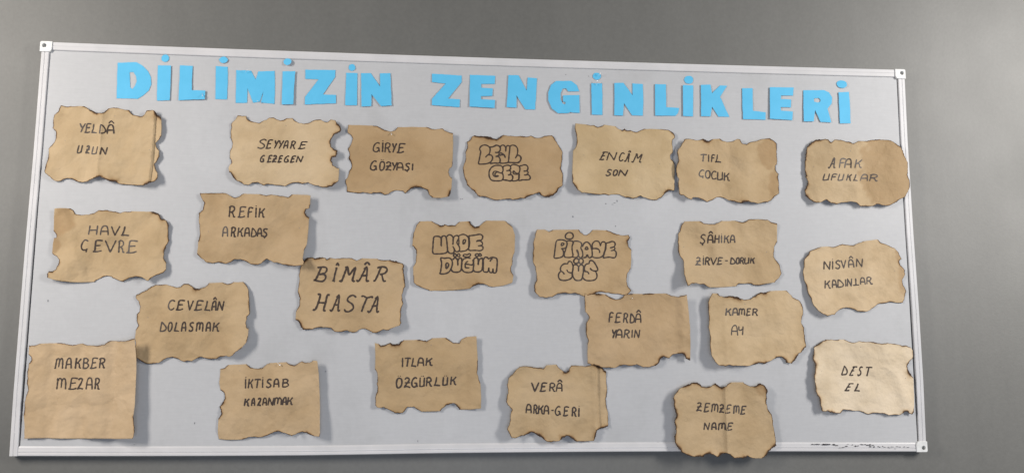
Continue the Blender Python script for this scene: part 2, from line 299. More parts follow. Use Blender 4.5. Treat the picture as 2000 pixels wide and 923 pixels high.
PAPERS = [
dict(label='burnt edged kraft paper reading YELDÂ UZUN, creased down the middle, in the top left corner', tint=(0.47, 0.345, 0.205), o=(-1.0208, 0.2612), size=(290.2, 210.0), base=1.2, lift=[('R', 11), ('BR', 3), ('BL', 2)], crease=[(0.47, -0.02, 4, 0.035, 'v'), (0.935, -0.01, -6, 0.006, 'k'), (0.55, 0, 3, 0.12, 'r')], amp=1.0, seed=11, brown_patches=[], specks=[(24.0, 78.8), (-98.8, 9.5), (119.2, -11.9)],
 out='-116.6,105.6 -90.9,103.1 -72.1,102.7c -56.9,102.3w -50,99.8w -40,91.2w -31.9,90.3w -23.4,85.3 -7,84.6 -1,87.5 7.5,97.8 33.4,100.5 58.6,96.7 64.5,88.8 70.4,83.7 87.4,79.7 94.4,80.2 101.2,85.9 105,95 126.3,95.3w 132.3,85.5w 144.2,76.7c 147,49.2c 146.4,26.4 141.8,16.5 132.2,7.8 135.6,-3.3 143.9,-14.8 145.5,-27.7 140.5,-37.7 132.8,-48.3 135.7,-57.9 143.9,-74.2 145.6,-89w 139.5,-97.1w 125.9,-101w 115.3,-106.8 74.4,-105 45,-103.5 35.9,-97.9w 21.7,-98.5w 7,-90.6c -2.5,-85.9w -12.3,-89.2w -24.1,-93.2w -34.5,-99.5 -48,-101.9 -62,-99.1 -74.8,-92.6 -84.3,-90.8 -96,-93.2 -102.2,-98.1 -114.9,-99.7 -121.4,-96.1 -133.3,-86.4 -136.1,-83.7 -143,-77.4 -142.3,-62.6 -140,-45.1 -140.7,-13 -132.6,-2.9 -126.5,7.1 -124.1,19.9 -125.8,34.3 -134.1,44.1 -134.3,58.4 -131.8,79.9 -123.1,90.2',
 writing=[(1.0, '-63.2,56.1 -62.4,54.4 -61.2,51.8 -59.9,49.1 -58.8,47.2 -57.9,46.1 -57,45.5 -56.3,45.1 -55.8,44.9;-49.3,56 -50.4,53.9 -52,50.9 -53.8,47.6 -55.3,44.4 -56.7,41.2 -57.9,37.8 -59,34.7 -59.8,32.6;-34.5,54.9 -35.7,55.1 -37.5,55.4 -39.4,55.7 -40.9,55.8 -42.1,55.7 -43.2,55.6 -44.1,55.1 -44.8,54.1 -45.4,52.2 -45.8,49.7 -46.1,46.9 -46.3,44.3 -46.6,41.8 -46.7,39.2 -46.9,36.9 -47.3,35 -47.8,33.8 -48.5,33 -49.2,32.5 -49.7,32.1;-46.4,44.5 -37.4,45.4;-50.4,31.8 -48.9,31.8 -46.6,31.9 -44.1,32 -42.1,32.2 -40.4,32.6 -38.8,33.1 -37.6,33.6 -36.7,33.9;-28,55.4 -28.5,42.7 -31.7,33.1;-32.8,32.3 -26.3,32.6 -19.2,31.5;-9.4,53.7 -11,29.9;-9.8,53.9 -8.4,53.3 -6.6,52.5 -5.1,51.7 -3.5,50.4 -1.9,48.5 -0.1,45.9 1.6,43.2 2.6,40.9 3,38.8 2.9,37 2.4,35.3 1.7,33.9 0.7,32.8 -0.6,32 -2.1,31.3 -3.6,30.8 -5.4,30.4 -7.3,30.1 -9.7,30.3 -11.5,30.5;7.2,30.1 7.3,33.1 7.3,37.5 7.5,42.1 7.9,45.9 8.6,48.7 9.5,51.1 10.6,52.9 11.9,54.2 13.4,54.9 15.2,55 17,54.6 18.5,53.9 19.5,53 20.3,51.8 21,50.1 21.6,47.7 22.3,43.9 22.9,39.2 23.5,34.6 23.9,31.4;7.5,39.8 21.9,40.9;9.7,58.4 10.8,59.9 12.3,62.1 14.1,64 15.8,64.9 17.6,64.1 19.6,62.2 21.4,60.1 22.6,58.7'), (1.0, '-62.5,-2.3 -63.2,-5.4 -64.2,-9.9 -65.2,-14.5 -65.8,-18.1 -66,-20.1 -65.9,-21.4 -65.5,-22.1 -64.9,-22.6 -63.9,-22.8 -62.6,-22.7 -61.2,-22.3 -60,-21.8 -59.1,-21.3 -58.3,-20.5 -57.6,-19.8 -57.1,-19.3;-53.9,-1.9 -57.3,-21.3;-42.8,-6.4 -42.2,-5.7 -41.3,-4.7 -40.3,-3.8 -39.5,-3.3 -38.6,-3.4 -37.6,-3.8 -36.9,-4.5 -36.5,-5.4 -36.4,-6.2 -36.7,-7 -37.2,-8.2 -38.1,-9.9 -39.7,-12.7 -41.8,-16.2 -43.8,-19.6 -45.2,-22;-45.4,-23.1 -44.6,-22.7 -43.3,-22.1 -42,-21.5 -40.7,-21.3 -39.4,-21.5 -38.2,-22 -37,-22.6 -36.2,-23;-43.9,-13 -35.9,-12.4;-25.7,-5.2 -26.4,-8.3 -27.3,-12.9 -28.1,-17.5 -28.7,-21 -28.9,-22.8 -28.9,-23.7 -28.6,-24.1 -27.9,-24.4 -26.4,-24.7 -24.4,-24.7 -22.2,-24.6 -20.4,-24.4 -19.1,-23.9 -18.1,-23.2 -17.3,-22.5 -16.7,-22;-14,-5.6 -16.9,-25;-5.7,-27.3 -2.9,-8.3 7.5,-26.1 10.7,-6.9')]),
dict(label='pale kraft paper with scorched bitten edges reading SEYYARE GEZEGEN in slanted capitals', tint=(0.5, 0.375, 0.232), o=(-0.5503, 0.2556), size=(292.4, 191.4), base=1.2, lift=[('R', 6), ('BR', 6), ('BL', 5), ('TR', 4)], crease=[], amp=0.8, seed=12, brown_patches=[], specks=[(-0.5, 71.2)],
 out='-128.3,95.5 -115.7,94 -106,94.7 -102.2,85 -95.5,81.6 -83.5,77.8 -71.6,75.4 -64.1,80.8 -52.6,85.6 -46.4,91.8 -36,93.4 -25.1,88 -17,84.8 -7.8,86.1 -0.1,91.9 14.6,92.2 22.8,84.9 33.7,78.8 47.1,77.6 63.2,80.6 76.4,87.7 92.3,89.3 100.5,83.9 108.6,81.9 118.9,90.6 131.2,87.7 136.9,78w 145.2,71w 146.9,58.5w 139,52.1w 131.1,49.2w 126.4,43.1w 120.8,34.8w 119.8,23.8w 123.6,12.7w 131.1,7.1w 138.4,4.8w 139.7,-6.9w 135.9,-13.9w 125.2,-16.5w 123.3,-23.4w 128.5,-37.1 138.1,-43.9 145.3,-45.3c 145.3,-64.4c 144.6,-79.7 135.7,-88.2w 127.9,-95w 120,-97.1 101.3,-97 91.8,-93.4 76.9,-90.5 63.2,-83.5 54,-85.8 47.6,-88.7 36.8,-84.5 26.4,-84.7 16,-88.5 3.1,-95.5 -15.3,-93.2 -31,-90.4 -43.9,-90.8 -51.5,-94.9 -59.5,-91.3 -67.4,-87.1 -83.1,-88.2 -90.7,-93.8 -103.6,-93.3 -110.3,-88.9w -123.3,-83.9w -132.9,-74.6w -142.9,-61c -146.2,-51.2c -145.4,-44.2c -140.7,-35.9 -140.6,-27.7 -144.9,-20.9 -145,-3 -140.3,8 -139.6,21.8 -144.6,34 -145.9,51.5 -144.8,72 -135.3,83.2',
 writing=[(0.95, '-49.6,27.5 -50.7,28.2 -52.1,29.4 -53.9,30.5 -55.7,30.9 -57.8,30.5 -60.3,29.6 -62.6,28.4 -64.3,27.3 -65.5,26.2 -66.2,25 -66.3,23.7 -65.8,22.5 -64.1,21.2 -61.5,19.9 -58.8,18.6 -56.7,17.2 -55.5,15.6 -54.6,13.8 -54.3,12 -54.6,10.4 -55.8,9 -57.8,7.5 -60.1,6.4 -62.2,5.6 -64.1,5.5 -66,5.8 -67.7,6.4 -69.1,6.9 -70.2,7.4 -71,8 -71.5,8.5 -71.9,8.9;-33.2,29.7 -34.1,29.8 -35.5,30 -37.1,30.1 -38.5,30 -39.7,29.8 -41,29.6 -42.1,29 -43.1,27.9 -44,26.1 -44.6,23.8 -45.2,21.3 -45.8,18.8 -46.3,16.3 -46.8,13.6 -47.3,11.1 -47.8,9.1 -48.5,7.7 -49.2,6.7 -49.9,6 -50.4,5.5;-45.5,19 -37.7,19.1;-50.7,6.2 -49.2,6.1 -47,6 -44.7,6 -42.7,6.2 -41.1,6.7 -39.7,7.4 -38.5,8.1 -37.6,8.7;-26.9,29.2 -26.6,27.5 -26.1,25.1 -25.7,22.6 -25.2,20.7 -24.7,19.7 -24.3,19.3 -23.8,19 -23.5,18.8;-17.4,30.4 -18.5,28.3 -20.1,25.4 -21.8,22 -23.3,18.8 -24.6,15.6 -26,12.1 -27.1,9 -27.9,6.9;-15.8,29.9 -15.5,28.2 -15,25.7 -14.4,23.2 -13.8,21.2 -13.1,20.1 -12.3,19.5 -11.5,19.1 -11,18.8;-4.7,30 -5.9,27.9 -7.6,24.9 -9.4,21.6 -11,18.5 -12.5,15.4 -14,12.2 -15.2,9.4 -16.1,7.4;-4.9,8.1 -4.4,10.8 -3.5,14.7 -2.5,18.8 -1.6,22.1 -0.8,24.5 -0,26.3 0.8,27.8 1.6,28.8 2.6,29.5 3.7,29.7 4.7,29.6 5.5,29.1 5.9,28.3 6.2,27.2 6.2,25.6 6.1,23.5 5.9,20.2 5.5,15.9 5,11.8 4.7,9;-2.8,16.2 6.1,17.3;17.2,27.8 13.3,8.5;15.3,26.2 16.2,26.9 17.5,27.9 18.9,28.8 20.3,29.3 21.6,29.2 23.1,28.8 24.4,28.2 25.2,27.4 25.4,26.4 25.3,25.1 24.9,23.8 24.4,22.6 23.6,21.5 22.6,20.5 21.5,19.7 20.4,19 19.1,18.6 17.8,18.3 16.5,18.2 15.7,18.2;19.1,18.4 19.5,17.8 20.1,17 20.7,16 21.2,14.9 21.6,13.6 22,12 22.3,10.6 22.7,9.7 23.2,9.3 23.8,9.4 24.3,9.7 24.7,9.9;57.6,28 56.2,28.1 54.1,28.2 51.8,28.3 49.8,28.3 48,28.3 46.3,28.3 44.7,28.1 43.4,27.4 42.3,26 41.5,24.3 40.8,22.2 40.1,20.2 39.5,17.9 38.9,15.4 38.3,13.1 37.6,11.3 36.8,10.2 35.8,9.5 34.9,9.2 34.3,8.9;40.7,19.4 52.1,20.4;33.1,9.2 35.1,9.2 38,9.2 41.1,9.2 43.9,9.4 46.2,9.8 48.4,10.4 50.3,10.9 51.6,11.3'), (1.0, '-53.1,-14.6 -53.5,-14.2 -54.2,-13.7 -55,-13.2 -55.8,-13.2 -56.8,-13.6 -57.8,-14.4 -58.9,-15.5 -59.9,-16.7 -60.9,-18.3 -62,-20.1 -62.9,-22.1 -63.4,-23.8 -63.7,-25.2 -63.6,-26.5 -63.4,-27.7 -63,-28.6 -62.3,-29.5 -61.4,-30.2 -60.5,-30.7 -59.6,-30.9 -58.8,-30.8 -58,-30.3 -57.3,-29.6 -56.7,-28.7 -56.2,-27.4 -55.8,-25.7 -55.5,-24.1 -55.5,-23 -56.1,-22.7 -57,-22.9 -58,-23.2 -58.7,-23.4;-55.5,-23.6 -55.7,-30.2;-32.4,-13.4 -33.1,-13.3 -34.1,-13.1 -35.3,-13 -36.3,-13 -37.2,-13 -38,-13 -38.8,-13.3 -39.5,-14 -40.2,-15.3 -40.7,-17.1 -41.3,-19 -41.8,-21 -42.3,-23 -42.7,-25.2 -43.2,-27.3 -43.6,-28.9 -44.2,-29.8 -44.8,-30.3 -45.4,-30.6 -45.8,-30.8;-41.7,-21 -35.6,-20.8;-46.6,-30.9 -45.5,-30.8 -43.8,-30.7 -42,-30.6 -40.4,-30.4 -39.1,-30 -37.8,-29.6 -36.6,-29.1 -35.8,-28.8;-29.2,-16 -28.5,-15.2 -27.6,-14.2 -26.5,-13.2 -25.5,-12.7 -24.6,-12.8 -23.6,-13.2 -22.8,-13.9 -22.3,-14.7 -22.1,-15.5 -22.2,-16.5 -22.6,-17.7 -23.5,-19.2 -25.2,-21.6 -27.6,-24.5 -29.9,-27.3 -31.6,-29.2;-33,-30.7 -31.9,-30.3 -30.2,-29.7 -28.4,-29.1 -26.8,-28.9 -25.5,-29 -24.2,-29.3 -23.1,-29.7 -22.4,-30;-30.2,-22.7 -21,-21.1;-5.5,-13 -6.2,-12.8 -7.3,-12.6 -8.5,-12.5 -9.4,-12.5 -10.2,-12.6 -10.9,-12.8 -11.5,-13.2 -12.1,-14 -12.7,-15.3 -13.2,-16.9 -13.7,-18.7 -14.2,-20.5 -14.6,-22.6 -15.1,-24.9 -15.6,-27 -16,-28.6 -16.6,-29.4 -17.1,-29.7 -17.6,-29.7 -18,-29.8;-13.9,-21 -7.7,-19.9;-18.6,-30.1 -17.6,-30.1 -16.2,-30.1 -14.6,-30.1 -13.2,-29.8 -12,-29.4 -10.9,-28.7 -10,-28 -9.4,-27.6;10.4,-13.1 9.9,-12.8 9.2,-12.4 8.3,-12.2 7.4,-12.3 6.4,-12.8 5.2,-13.6 3.9,-14.6 2.8,-15.8 1.8,-17.4 0.7,-19.2 -0.2,-21.1 -0.8,-22.8 -1,-24.2 -1,-25.6 -0.8,-26.8 -0.3,-27.7 0.4,-28.5 1.5,-29.1 2.6,-29.4 3.6,-29.4 4.7,-29.1 5.7,-28.4 6.6,-27.5 7.3,-26.5 7.8,-25.3 8.1,-23.8 8.1,-22.5 8,-21.5 7.3,-21.3 6.4,-21.4 5.4,-21.7 4.8,-21.9;8,-22.2 8.5,-28.4;28.8,-11.9 27.9,-11.8 26.7,-11.7 25.4,-11.6 24.2,-11.6 23.2,-11.7 22.2,-11.8 21.3,-12.2 20.5,-12.9 19.7,-14.1 18.9,-15.7 18.2,-17.5 17.6,-19.2 17.1,-21.1 16.7,-23.1 16.3,-25 16,-26.5 15.5,-27.5 15,-28.3 14.5,-28.8 14.2,-29.1;18.1,-20 24.5,-18.9;13.6,-29.1 14.7,-29 16.3,-28.8 18,-28.6 19.5,-28.3 20.9,-27.9 22.3,-27.3 23.5,-26.7 24.3,-26.3;29.6,-28.6 34,-11.7 41.6,-27.7 47.4,-11.1')]),
dict(label='darker kraft paper reading GİRYE GÖZYAŞI, straight top edge and burnt notch below', tint=(0.4, 0.275, 0.152), o=(-0.2443, 0.2353), size=(287.6, 196.4), base=1.2, lift=[('R', 7), ('BR', 5)], crease=[], amp=0.5, seed=13, brown_patches=[], specks=[],
 out='-140.3,98.5c -92.6,97.8c -72.3,97.1 -62.1,96.2 -49.2,88.6 -41.4,85.6 -26.1,81.2 -14.7,85.5 -7.3,95.1c 29.7,97.3c 70.7,97.6 82.3,92.8 96.5,90.9 114.4,93 122.1,86.6 133.7,81.8 142.7,80.7c 143.6,50c 143,18.8c 142.5,0.4 142.6,-10.2 133.7,-18.4 132.6,-30.2 136.6,-40.5 142.2,-44.4c 140.7,-70.6c 138.3,-83.9w 134.6,-95.8c 114.4,-99.8c 89.1,-99.4w 81.3,-90.8w 76.1,-77.8w 68.4,-75.2w 58.2,-71.3w 45.5,-70.8w 32.9,-74.4w 22.9,-82.9 16.6,-88.1 10.1,-81.2 -5.1,-79.4 -17.6,-82.5 -27.5,-89.3 -40,-93 -50.2,-87.3 -67.8,-87.7 -74,-91.1 -85.4,-88 -95.5,-86.8 -106.8,-90.2 -120.7,-88.2 -139.6,-86 -139.1,-74.4 -144,-61.6 -143.8,-52.5 -137,-43.3 -134.8,-30.3 -128.9,-17.2 -130.5,-6.8 -137.9,6 -134.9,16.5 -140.3,30.6 -133,41.2 -128.5,60.9 -132.5,69.9 -141.5,76.1',
 writing=[(1.0, '-55.6,47.7 -56.3,48.4 -57.4,49.4 -58.7,50.3 -60.2,50.5 -62,49.9 -64.2,48.7 -66.3,47.1 -68.1,45.2 -69.4,43 -70.5,40.3 -71.3,37.6 -71.8,35.1 -71.9,32.9 -71.7,30.7 -71.1,28.7 -70.3,27.2 -68.9,26.1 -67,25.3 -65,24.9 -63.3,24.9 -61.7,25.4 -60.1,26.3 -58.7,27.6 -57.8,28.9 -57.1,30.6 -56.8,32.7 -56.8,34.6 -57.2,35.9 -58.4,36.3 -60.2,36.1 -62,35.6 -63.2,35.4;-57.4,35.4 -54.8,25.4;-46.6,50.6 -46.8,25;-46.5,56 -46.9,54.8;-38.5,48.9 -40.3,24.5;-40.5,46.3 -39.4,47.1 -37.9,48.4 -36.2,49.6 -34.5,50.3 -32.7,50.2 -30.8,49.7 -29,48.8 -27.8,47.7 -27.3,46.4 -27.2,44.6 -27.4,42.9 -28,41.3 -28.9,40.1 -30.1,38.9 -31.6,38 -33,37.2 -34.5,36.6 -36.2,36.2 -37.7,35.9 -38.8,35.7;-34,36.5 -33.4,35.7 -32.4,34.6 -31.4,33.2 -30.6,31.8 -30,30.2 -29.6,28.4 -29.2,26.7 -28.6,25.6 -27.8,25.2 -26.7,25.2 -25.8,25.5 -25.1,25.7;-20,49.6 -19.5,47.6 -18.7,44.7 -17.9,41.8 -17.1,39.6 -16.3,38.4 -15.3,37.9 -14.5,37.6 -13.9,37.4;-9.3,49.7 -10.3,47.6 -11.7,44.6 -13.2,41.2 -14.6,37.8 -15.9,34.4 -17.1,30.6 -18.2,27.1 -18.9,24.7;14.2,49 12.5,49.2 10.1,49.4 7.6,49.5 5.3,49.6 3.5,49.6 1.9,49.6 0.5,49.3 -0.6,48.4 -1.4,46.5 -1.8,44 -2.2,41.2 -2.5,38.4 -2.8,35.6 -3.1,32.7 -3.5,29.9 -4,27.7 -4.9,26.3 -6.1,25.3 -7.2,24.7 -7.9,24.3;-2.7,37.8 8.6,39;-8.5,25.1 -6.5,25 -3.6,24.8 -0.4,24.7 2.3,24.9 4.7,25.5 6.9,26.5 8.8,27.6 10.2,28.3'), (1.0, '-62.6,-2.5 -63.4,-1.9 -64.5,-1.1 -65.9,-0.3 -67.3,-0.3 -69,-0.9 -70.8,-2.1 -72.5,-3.7 -74.1,-5.6 -75.4,-7.8 -76.6,-10.5 -77.5,-13.2 -78,-15.6 -78.2,-17.8 -78.1,-19.8 -77.7,-21.5 -76.8,-23 -75.5,-24.1 -73.7,-25 -71.8,-25.5 -70,-25.6 -68.4,-25.2 -66.8,-24.3 -65.4,-23.1 -64.3,-21.8 -63.6,-20.1 -63.2,-18 -63.2,-16 -63.6,-14.7 -64.7,-14.2 -66.5,-14.4 -68.3,-14.7 -69.6,-14.9;-64,-15.5 -61.5,-25;-47.2,-1.9 -48.1,-2.4 -49.4,-3.1 -50.8,-4.1 -51.8,-5.4 -52.4,-7.1 -52.9,-9.2 -53.1,-11.5 -53.2,-13.8 -53.3,-16.1 -53.1,-18.7 -52.9,-21 -52.4,-22.9 -51.7,-24.1 -50.8,-25 -49.8,-25.5 -48.6,-25.5 -47.2,-25.2 -45.7,-24.4 -44.1,-23.2 -42.9,-21.8 -42,-20.1 -41.4,-18.1 -41,-15.8 -40.7,-13.6 -40.7,-11.2 -40.9,-8.6 -41.4,-6.2 -42,-4.3 -43.2,-3 -44.6,-2.3 -46.1,-1.9 -47.1,-1.5;-49.3,3.4 -49.7,2.3;-44.7,3.3 -44.4,3;-35.5,-6.4 -34.7,-5.5 -33.6,-4.2 -32.3,-3 -30.9,-2.4 -29.4,-2.5 -27.6,-3 -26,-3.8 -25,-4.8 -24.6,-5.8 -24.6,-7 -25.1,-8.5 -26.2,-10.6 -28.3,-13.6 -31.2,-17.4 -34.1,-21 -36,-23.5;-37.6,-24.9 -36.2,-24.4 -34.3,-23.8 -32,-23.2 -29.9,-23 -27.9,-23.3 -25.8,-23.9 -23.9,-24.6 -22.6,-25.1;-35.6,-14.5 -22.8,-13.1;-19.4,-3.5 -18.8,-5.2 -17.8,-7.6 -16.8,-10.1 -15.9,-12 -15,-13 -14.2,-13.5 -13.4,-13.8 -12.8,-14;-6.6,-2.4 -7.7,-4.4 -9.2,-7.4 -10.9,-10.6 -12.4,-13.7 -13.7,-16.7 -14.9,-19.8 -16,-22.6 -16.8,-24.5;-7.8,-24.8 -7.6,-22.1 -7.2,-18.1 -6.7,-13.9 -6.1,-10.6 -5.2,-8.2 -4.3,-6.3 -3.2,-4.8 -1.9,-3.8 -0.4,-3.4 1.3,-3.4 3.1,-3.8 4.5,-4.5 5.5,-5.2 6.3,-6.1 7,-7.5 7.6,-9.6 8.2,-12.9 8.7,-17.1 9.1,-21.2 9.4,-24;-6.3,-16.7 8.5,-15.8;27.3,-6.2 26.6,-5.8 25.6,-5.2 24.4,-4.6 23.3,-4.3 21.9,-4.6 20.5,-5.1 19.1,-5.8 18.1,-6.5 17.5,-7.4 17.1,-8.3 17.1,-9.3 17.5,-10.3 18.6,-11.4 20.3,-12.5 22,-13.6 23.3,-14.8 24.2,-16.1 24.8,-17.4 25.1,-18.7 25,-19.9 24.4,-21 23.2,-22.2 21.9,-23.1 20.6,-23.8 19.3,-24 17.9,-23.9 16.6,-23.6 15.6,-23.3 15,-22.7 14.6,-22.1 14.4,-21.4 14.2,-20.9;20.4,-23.7 20.4,-24.2 20.3,-24.9 20.3,-25.6 20.2,-26.2 20,-26.6 19.9,-27 19.7,-27.3 19.6,-27.5;35,-5.3 34.4,-23.4')]),
dict(label='kraft paper with bubble lettering LEYL GECE and a dark burnt rim all round', tint=(0.4, 0.275, 0.152), o=(0.0649, 0.2263), size=(274.4, 184.7), base=1.2, lift=[('L', 3), ('B', 3)], crease=[], amp=0.5, seed=14, brown_patches=[], specks=[],
 out='-108.2,86.3w -98,84.5w -81,84.8w -63.9,83.1w -56.6,79.1w -44.3,77.1w -37,83.6w -27.1,89.1 -7.4,88.4 12.2,87.5 34.3,86.3 48.9,90.5 61.2,84.1 73.5,83.3 85.8,89.7 106.9,92.5 113.1,86.5 120.6,72.9 131.7,55.8 136.7,45.9 135.3,23.4 132.8,8.3 131.5,-1.7 136.4,-14.1 137.4,-31.6 136,-46.7w 124.9,-56.9w 119.9,-68.2w 105.1,-78.4w 87.9,-82.5w 78.2,-79w 69.6,-69.3w 58.6,-73.4w 43.8,-80w 34,-86.5 21.8,-86.3 9.7,-90.9 -2.4,-90.9 -10.8,-87.7 -26.5,-89.8 -41,-92.5 -55.5,-91.5 -67.6,-86.8 -82.2,-83.1 -91.9,-85.2w -102.8,-74.5w -111.4,-66.2w -126,-53.2 -130.9,-38.5 -135.9,-21.3 -137.3,-4 -133.8,8.5 -130.3,26.1 -131.1,38.6 -126.8,48.9 -127.5,67.7 -118.6,74.2 -115,80.5',
